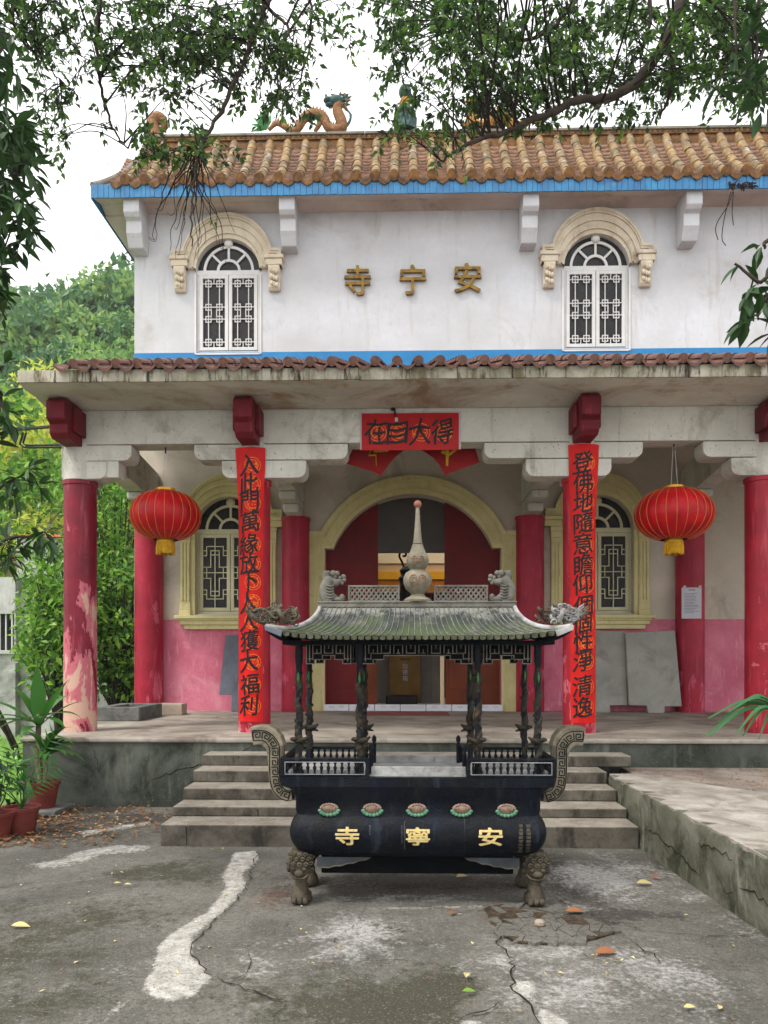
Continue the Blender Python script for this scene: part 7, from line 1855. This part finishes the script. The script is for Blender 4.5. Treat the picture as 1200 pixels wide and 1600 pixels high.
mtree(ax(-20, 22), 21.5, 8.6, 2.6, 200, 'leaf_bright', 'bright green tree behind the dark leaves of the left edge', 53)
mtree(ax(205, 24), 24, 6.6, 1.8, 70, 'leaf_bright', 'slim bare-stemmed tree seen between the corner column and the lantern', 54, lo=.6)
mtree(ax(60, 20), 20, 6.0, 2.0, 130, 'leaf_bright', 'low spreading green tree beyond the garden wall', 55, L=.22, W=.1)
mtree(ax(150, 34), 34, 12.5, 3.4, 150, 'leaf_hill', 'pale green tree against the foot of the hill', 56)
mtree(ax(170, 20), 19.5, 5.2, 1.7, 140, 'leaf_yellow', 'light yellow-green sapling behind the porch beam', 57, L=.22, W=.09)
# the wooded hill: one continuous wood of many crowns
rr = random.Random(77); mw = {'leaf_hill': MB(), 'leaf_hill_dark': MB(), 'leaf_yellow': MB()}
def crown(x, y, r_, n, mat, L):
    z = hill_z(x, y) + r_ * .7; mb = mw[mat]
    for _ in range(n):
        d = rvec(1, rr); d.z = abs(d.z) * .9 - .15 if rr.random() < .8 else d.z
        bump_ = .78 + .22 * math.sin(d.x * 7 + x) * math.sin(d.z * 8 + y); p = Vector((x, y, z)) + d * r_ * bump_ * rr.uniform(.85, 1.05); mb.leaf(p, (rvec(1, rr) + d * .4), (d + rvec(.6, rr)), L * rr.uniform(.6, 1.3), L * .6)
for k in range(330):
    y = rr.uniform(30, 84); x = rr.uniform(-.62, -.17) * y + rr.uniform(-3, 3); s_ = rr.uniform(1.3, 3.2)
    crown(x, y, s_, int(210 * s_ / 2), rr.choice(('leaf_hill', 'leaf_hill', 'leaf_hill_dark', 'leaf_hill')) if y > 40 or rr.random() < .5 else 'leaf_yellow', .42 + y * .004)
for k in range(120):
    y = rr.uniform(60, 88); x = rr.uniform(-70, 60); crown(x, y, rr.uniform(2.4, 4), 130, rr.choice(('leaf_hill', 'leaf_hill_dark')), .9)
for m_, mb in mw.items(): mb.build('hillside_wood', m_, None, kind='stuff', label={'leaf_hill': 'wooded hillside of mid-green crowns beyond the porch', 'leaf_hill_dark': 'darker crowns of the wooded hillside beyond the porch', 'leaf_yellow': 'yellowish crowns at the foot of the wooded hillside'}[m_], cat='wood')
# grass on the lawn
rr = random.Random(9); mb = MB()
for k in range(9000):
    y = rr.uniform(8.4, 15); x = rr.uniform(-.62 * y, -4.2); h = rr.uniform(.04, .14); dx = rr.uniform(-.04, .04); mb.add([(x - .008, y, 0), (x + .008, y, 0), (x + dx, y + rr.uniform(-.03, .03), h)], [(0, 1, 2)])
for k in range(50):
    y = rr.uniform(8.8, 14); x = rr.uniform(-.58 * y, -4.3); leafy(mb, (x, y, .12), .2, 22, .12, .05, 0, .5, rr)
mb.build('lawn_grass', 'grass_light', None, kind='stuff', label='sunlit light green grass left of the terrace', cat='grass')
# leaf litter along the foot of the terrace wall and in the left corner
mb = MB(); rr = random.Random(10)
def flat_leaf(mb, x, y, z, L, W, a, mb_bend=.3):
    d = Vector((math.cos(a), math.sin(a), rr.uniform(-.1, .25))); mb.leaf(Vector((x, y, z)), d, UPV + rvec(.25, rr), L, W, rr.uniform(-.2, .25))
for k in range(2000):
    t = rr.random(); y = rr.uniform(6.4, 8.15) ; x = -4.3 + abs(rr.gauss(0, 1)) * (.9 if y < 7.6 else 1.5)
    if x > -2.15 and y > 6.5: continue
    if rr.random() < .35 and x > -3.2: continue
    flat_leaf(mb, x, y, .006 + rr.random() * .015, rr.uniform(.03, .085), rr.uniform(.015, .035), rr.uniform(0, 6.28))
for k in range(260): flat_leaf(mb, rr.uniform(-3.2, 1.95), rr.uniform(2.6, 6.4), .004, rr.uniform(.012, .03), rr.uniform(.006, .012), rr.uniform(0, 6.28))
for k in range(1500): flat_leaf(mb, rr.uniform(2.2, 6), rr.uniform(5, 8.1), HY - .015, rr.uniform(.015, .05), rr.uniform(.008, .02), rr.uniform(0, 6.28))
for k in range(140): i = rr.randint(0, 4); flat_leaf(mb, rr.uniform(-2, 1.9), SY[i] + rr.uniform(.03, .3), SH[i] + .003, rr.uniform(.012, .035), rr.uniform(.006, .014), rr.uniform(0, 6.28))
mb.build('leaf_litter', 'dry_leaf', None, kind='stuff', label='brown dry leaf litter scattered over the courtyard corner and yard', cat='leaf litter')
mb = MB()
for k in range(70): flat_leaf(mb, rr.uniform(-3.4, 1.9), rr.uniform(2.7, 6.5), .004, rr.uniform(.02, .04), rr.uniform(.01, .018), rr.uniform(0, 6.28))
mb.build('pale_leaf_flecks', 'yellow_leaf', None, kind='stuff', label='tiny pale yellow fallen leaflets dotted over the courtyard', cat='leaf litter')
for (px, py), L, mat, a, lab in (((32, 1449), .11, 'yellow_leaf', 0, 'pale yellow fallen leaf near the left edge of the courtyard'),
        ((1008, 1382), .12, 'yellow_leaf', .1, 'cream fallen leaf lying close to the retaining wall'), ((1022, 1372), .08, 'orange_leaf', 2.9, 'small brown fallen leaf just behind the cream leaf by the retaining wall'),
        ((899, 1426), .12, 'orange_leaf', .1, 'orange-buff fallen leaf right of the right front foot of the burner'), ((948, 1490), .13, 'orange_leaf', .3, 'curled orange fallen leaf right of the broken concrete'),
        ((722, 1371), .10, 'yellow_leaf', .5, 'pale leaf lying under the front of the burner'), ((872, 1318), .14, 'orange_leaf', .2, 'large curled brown leaf at the foot of the steps right of the burner'),
        ((708, 1428), .08, 'orange_leaf', 1.0, 'small orange leaf left of the broken concrete'), ((729, 1526), .07, 'yellow_leaf', 1.4, 'pale upright leaf on the mossy concrete in the foreground'),
        ((733, 1552), .065, 'leaf_bright', .1, 'small yellow-green leaf near the bottom middle'), ((1078, 1577), .06, 'yellow_leaf', .2, 'small yellow-green leaf near the bottom right'), ((1125, 1577), .055, 'yellow_leaf', 1.1, 'tiny yellow leaf nearest the bottom right corner'),
        ((200, 1300 + 84), .05, 'yellow_leaf', .3, 'tiny yellow leaf on the shaded concrete left of the cement strip'), ((184, 1382), .05, 'yellow_leaf', .5, 'tiny yellow leaf beside its twin left of the cement strip')):
    x, y = gr(px, py); mb = MB(); d = Vector((math.cos(a), math.sin(a), .12)); mb.bigleaf(Vector((x - math.cos(a) * L / 2, y - math.sin(a) * L / 2, .012)), d, Vector((.1, -.3, 1)), L, L * .44, .22)
    me = mb.build('fallen_leaf', mat, None, label=lab, cat='leaf', group='fallen leaves on the courtyard')
x, y = gr(843, 1449); mb = MB(); mb.ball((x, y, .026), .034, .028, .024, 7, 5); mb.build('loose_stone', 'granite_pale', None, label='small pale stone resting on the broken concrete', cat='stone')
# damp air between the temple and the hills
mb = MB(); mb.box(-230, 100, -12, 200, -6.5, 66); hz_ = mb.build('haze', 'grass_ground', None, kind='stuff', label='pale damp air over the whole valley', cat='haze')
hm = bpy.data.materials.new('haze_air'); hm.use_nodes = True; hn = hm.node_tree.nodes; hn.remove(hn['Principled BSDF'])
pv = hn.new('ShaderNodeVolumePrincipled'); pv.inputs['Color'].default_value = (.96, .98, 1, 1); pv.inputs['Density'].default_value = .0007; pv.inputs['Anisotropy'].default_value = .3
hm.node_tree.links.new(pv.outputs[0], hn['Material Output'].inputs['Volume']); hz_.data.materials.clear(); hz_.data.materials.append(hm)
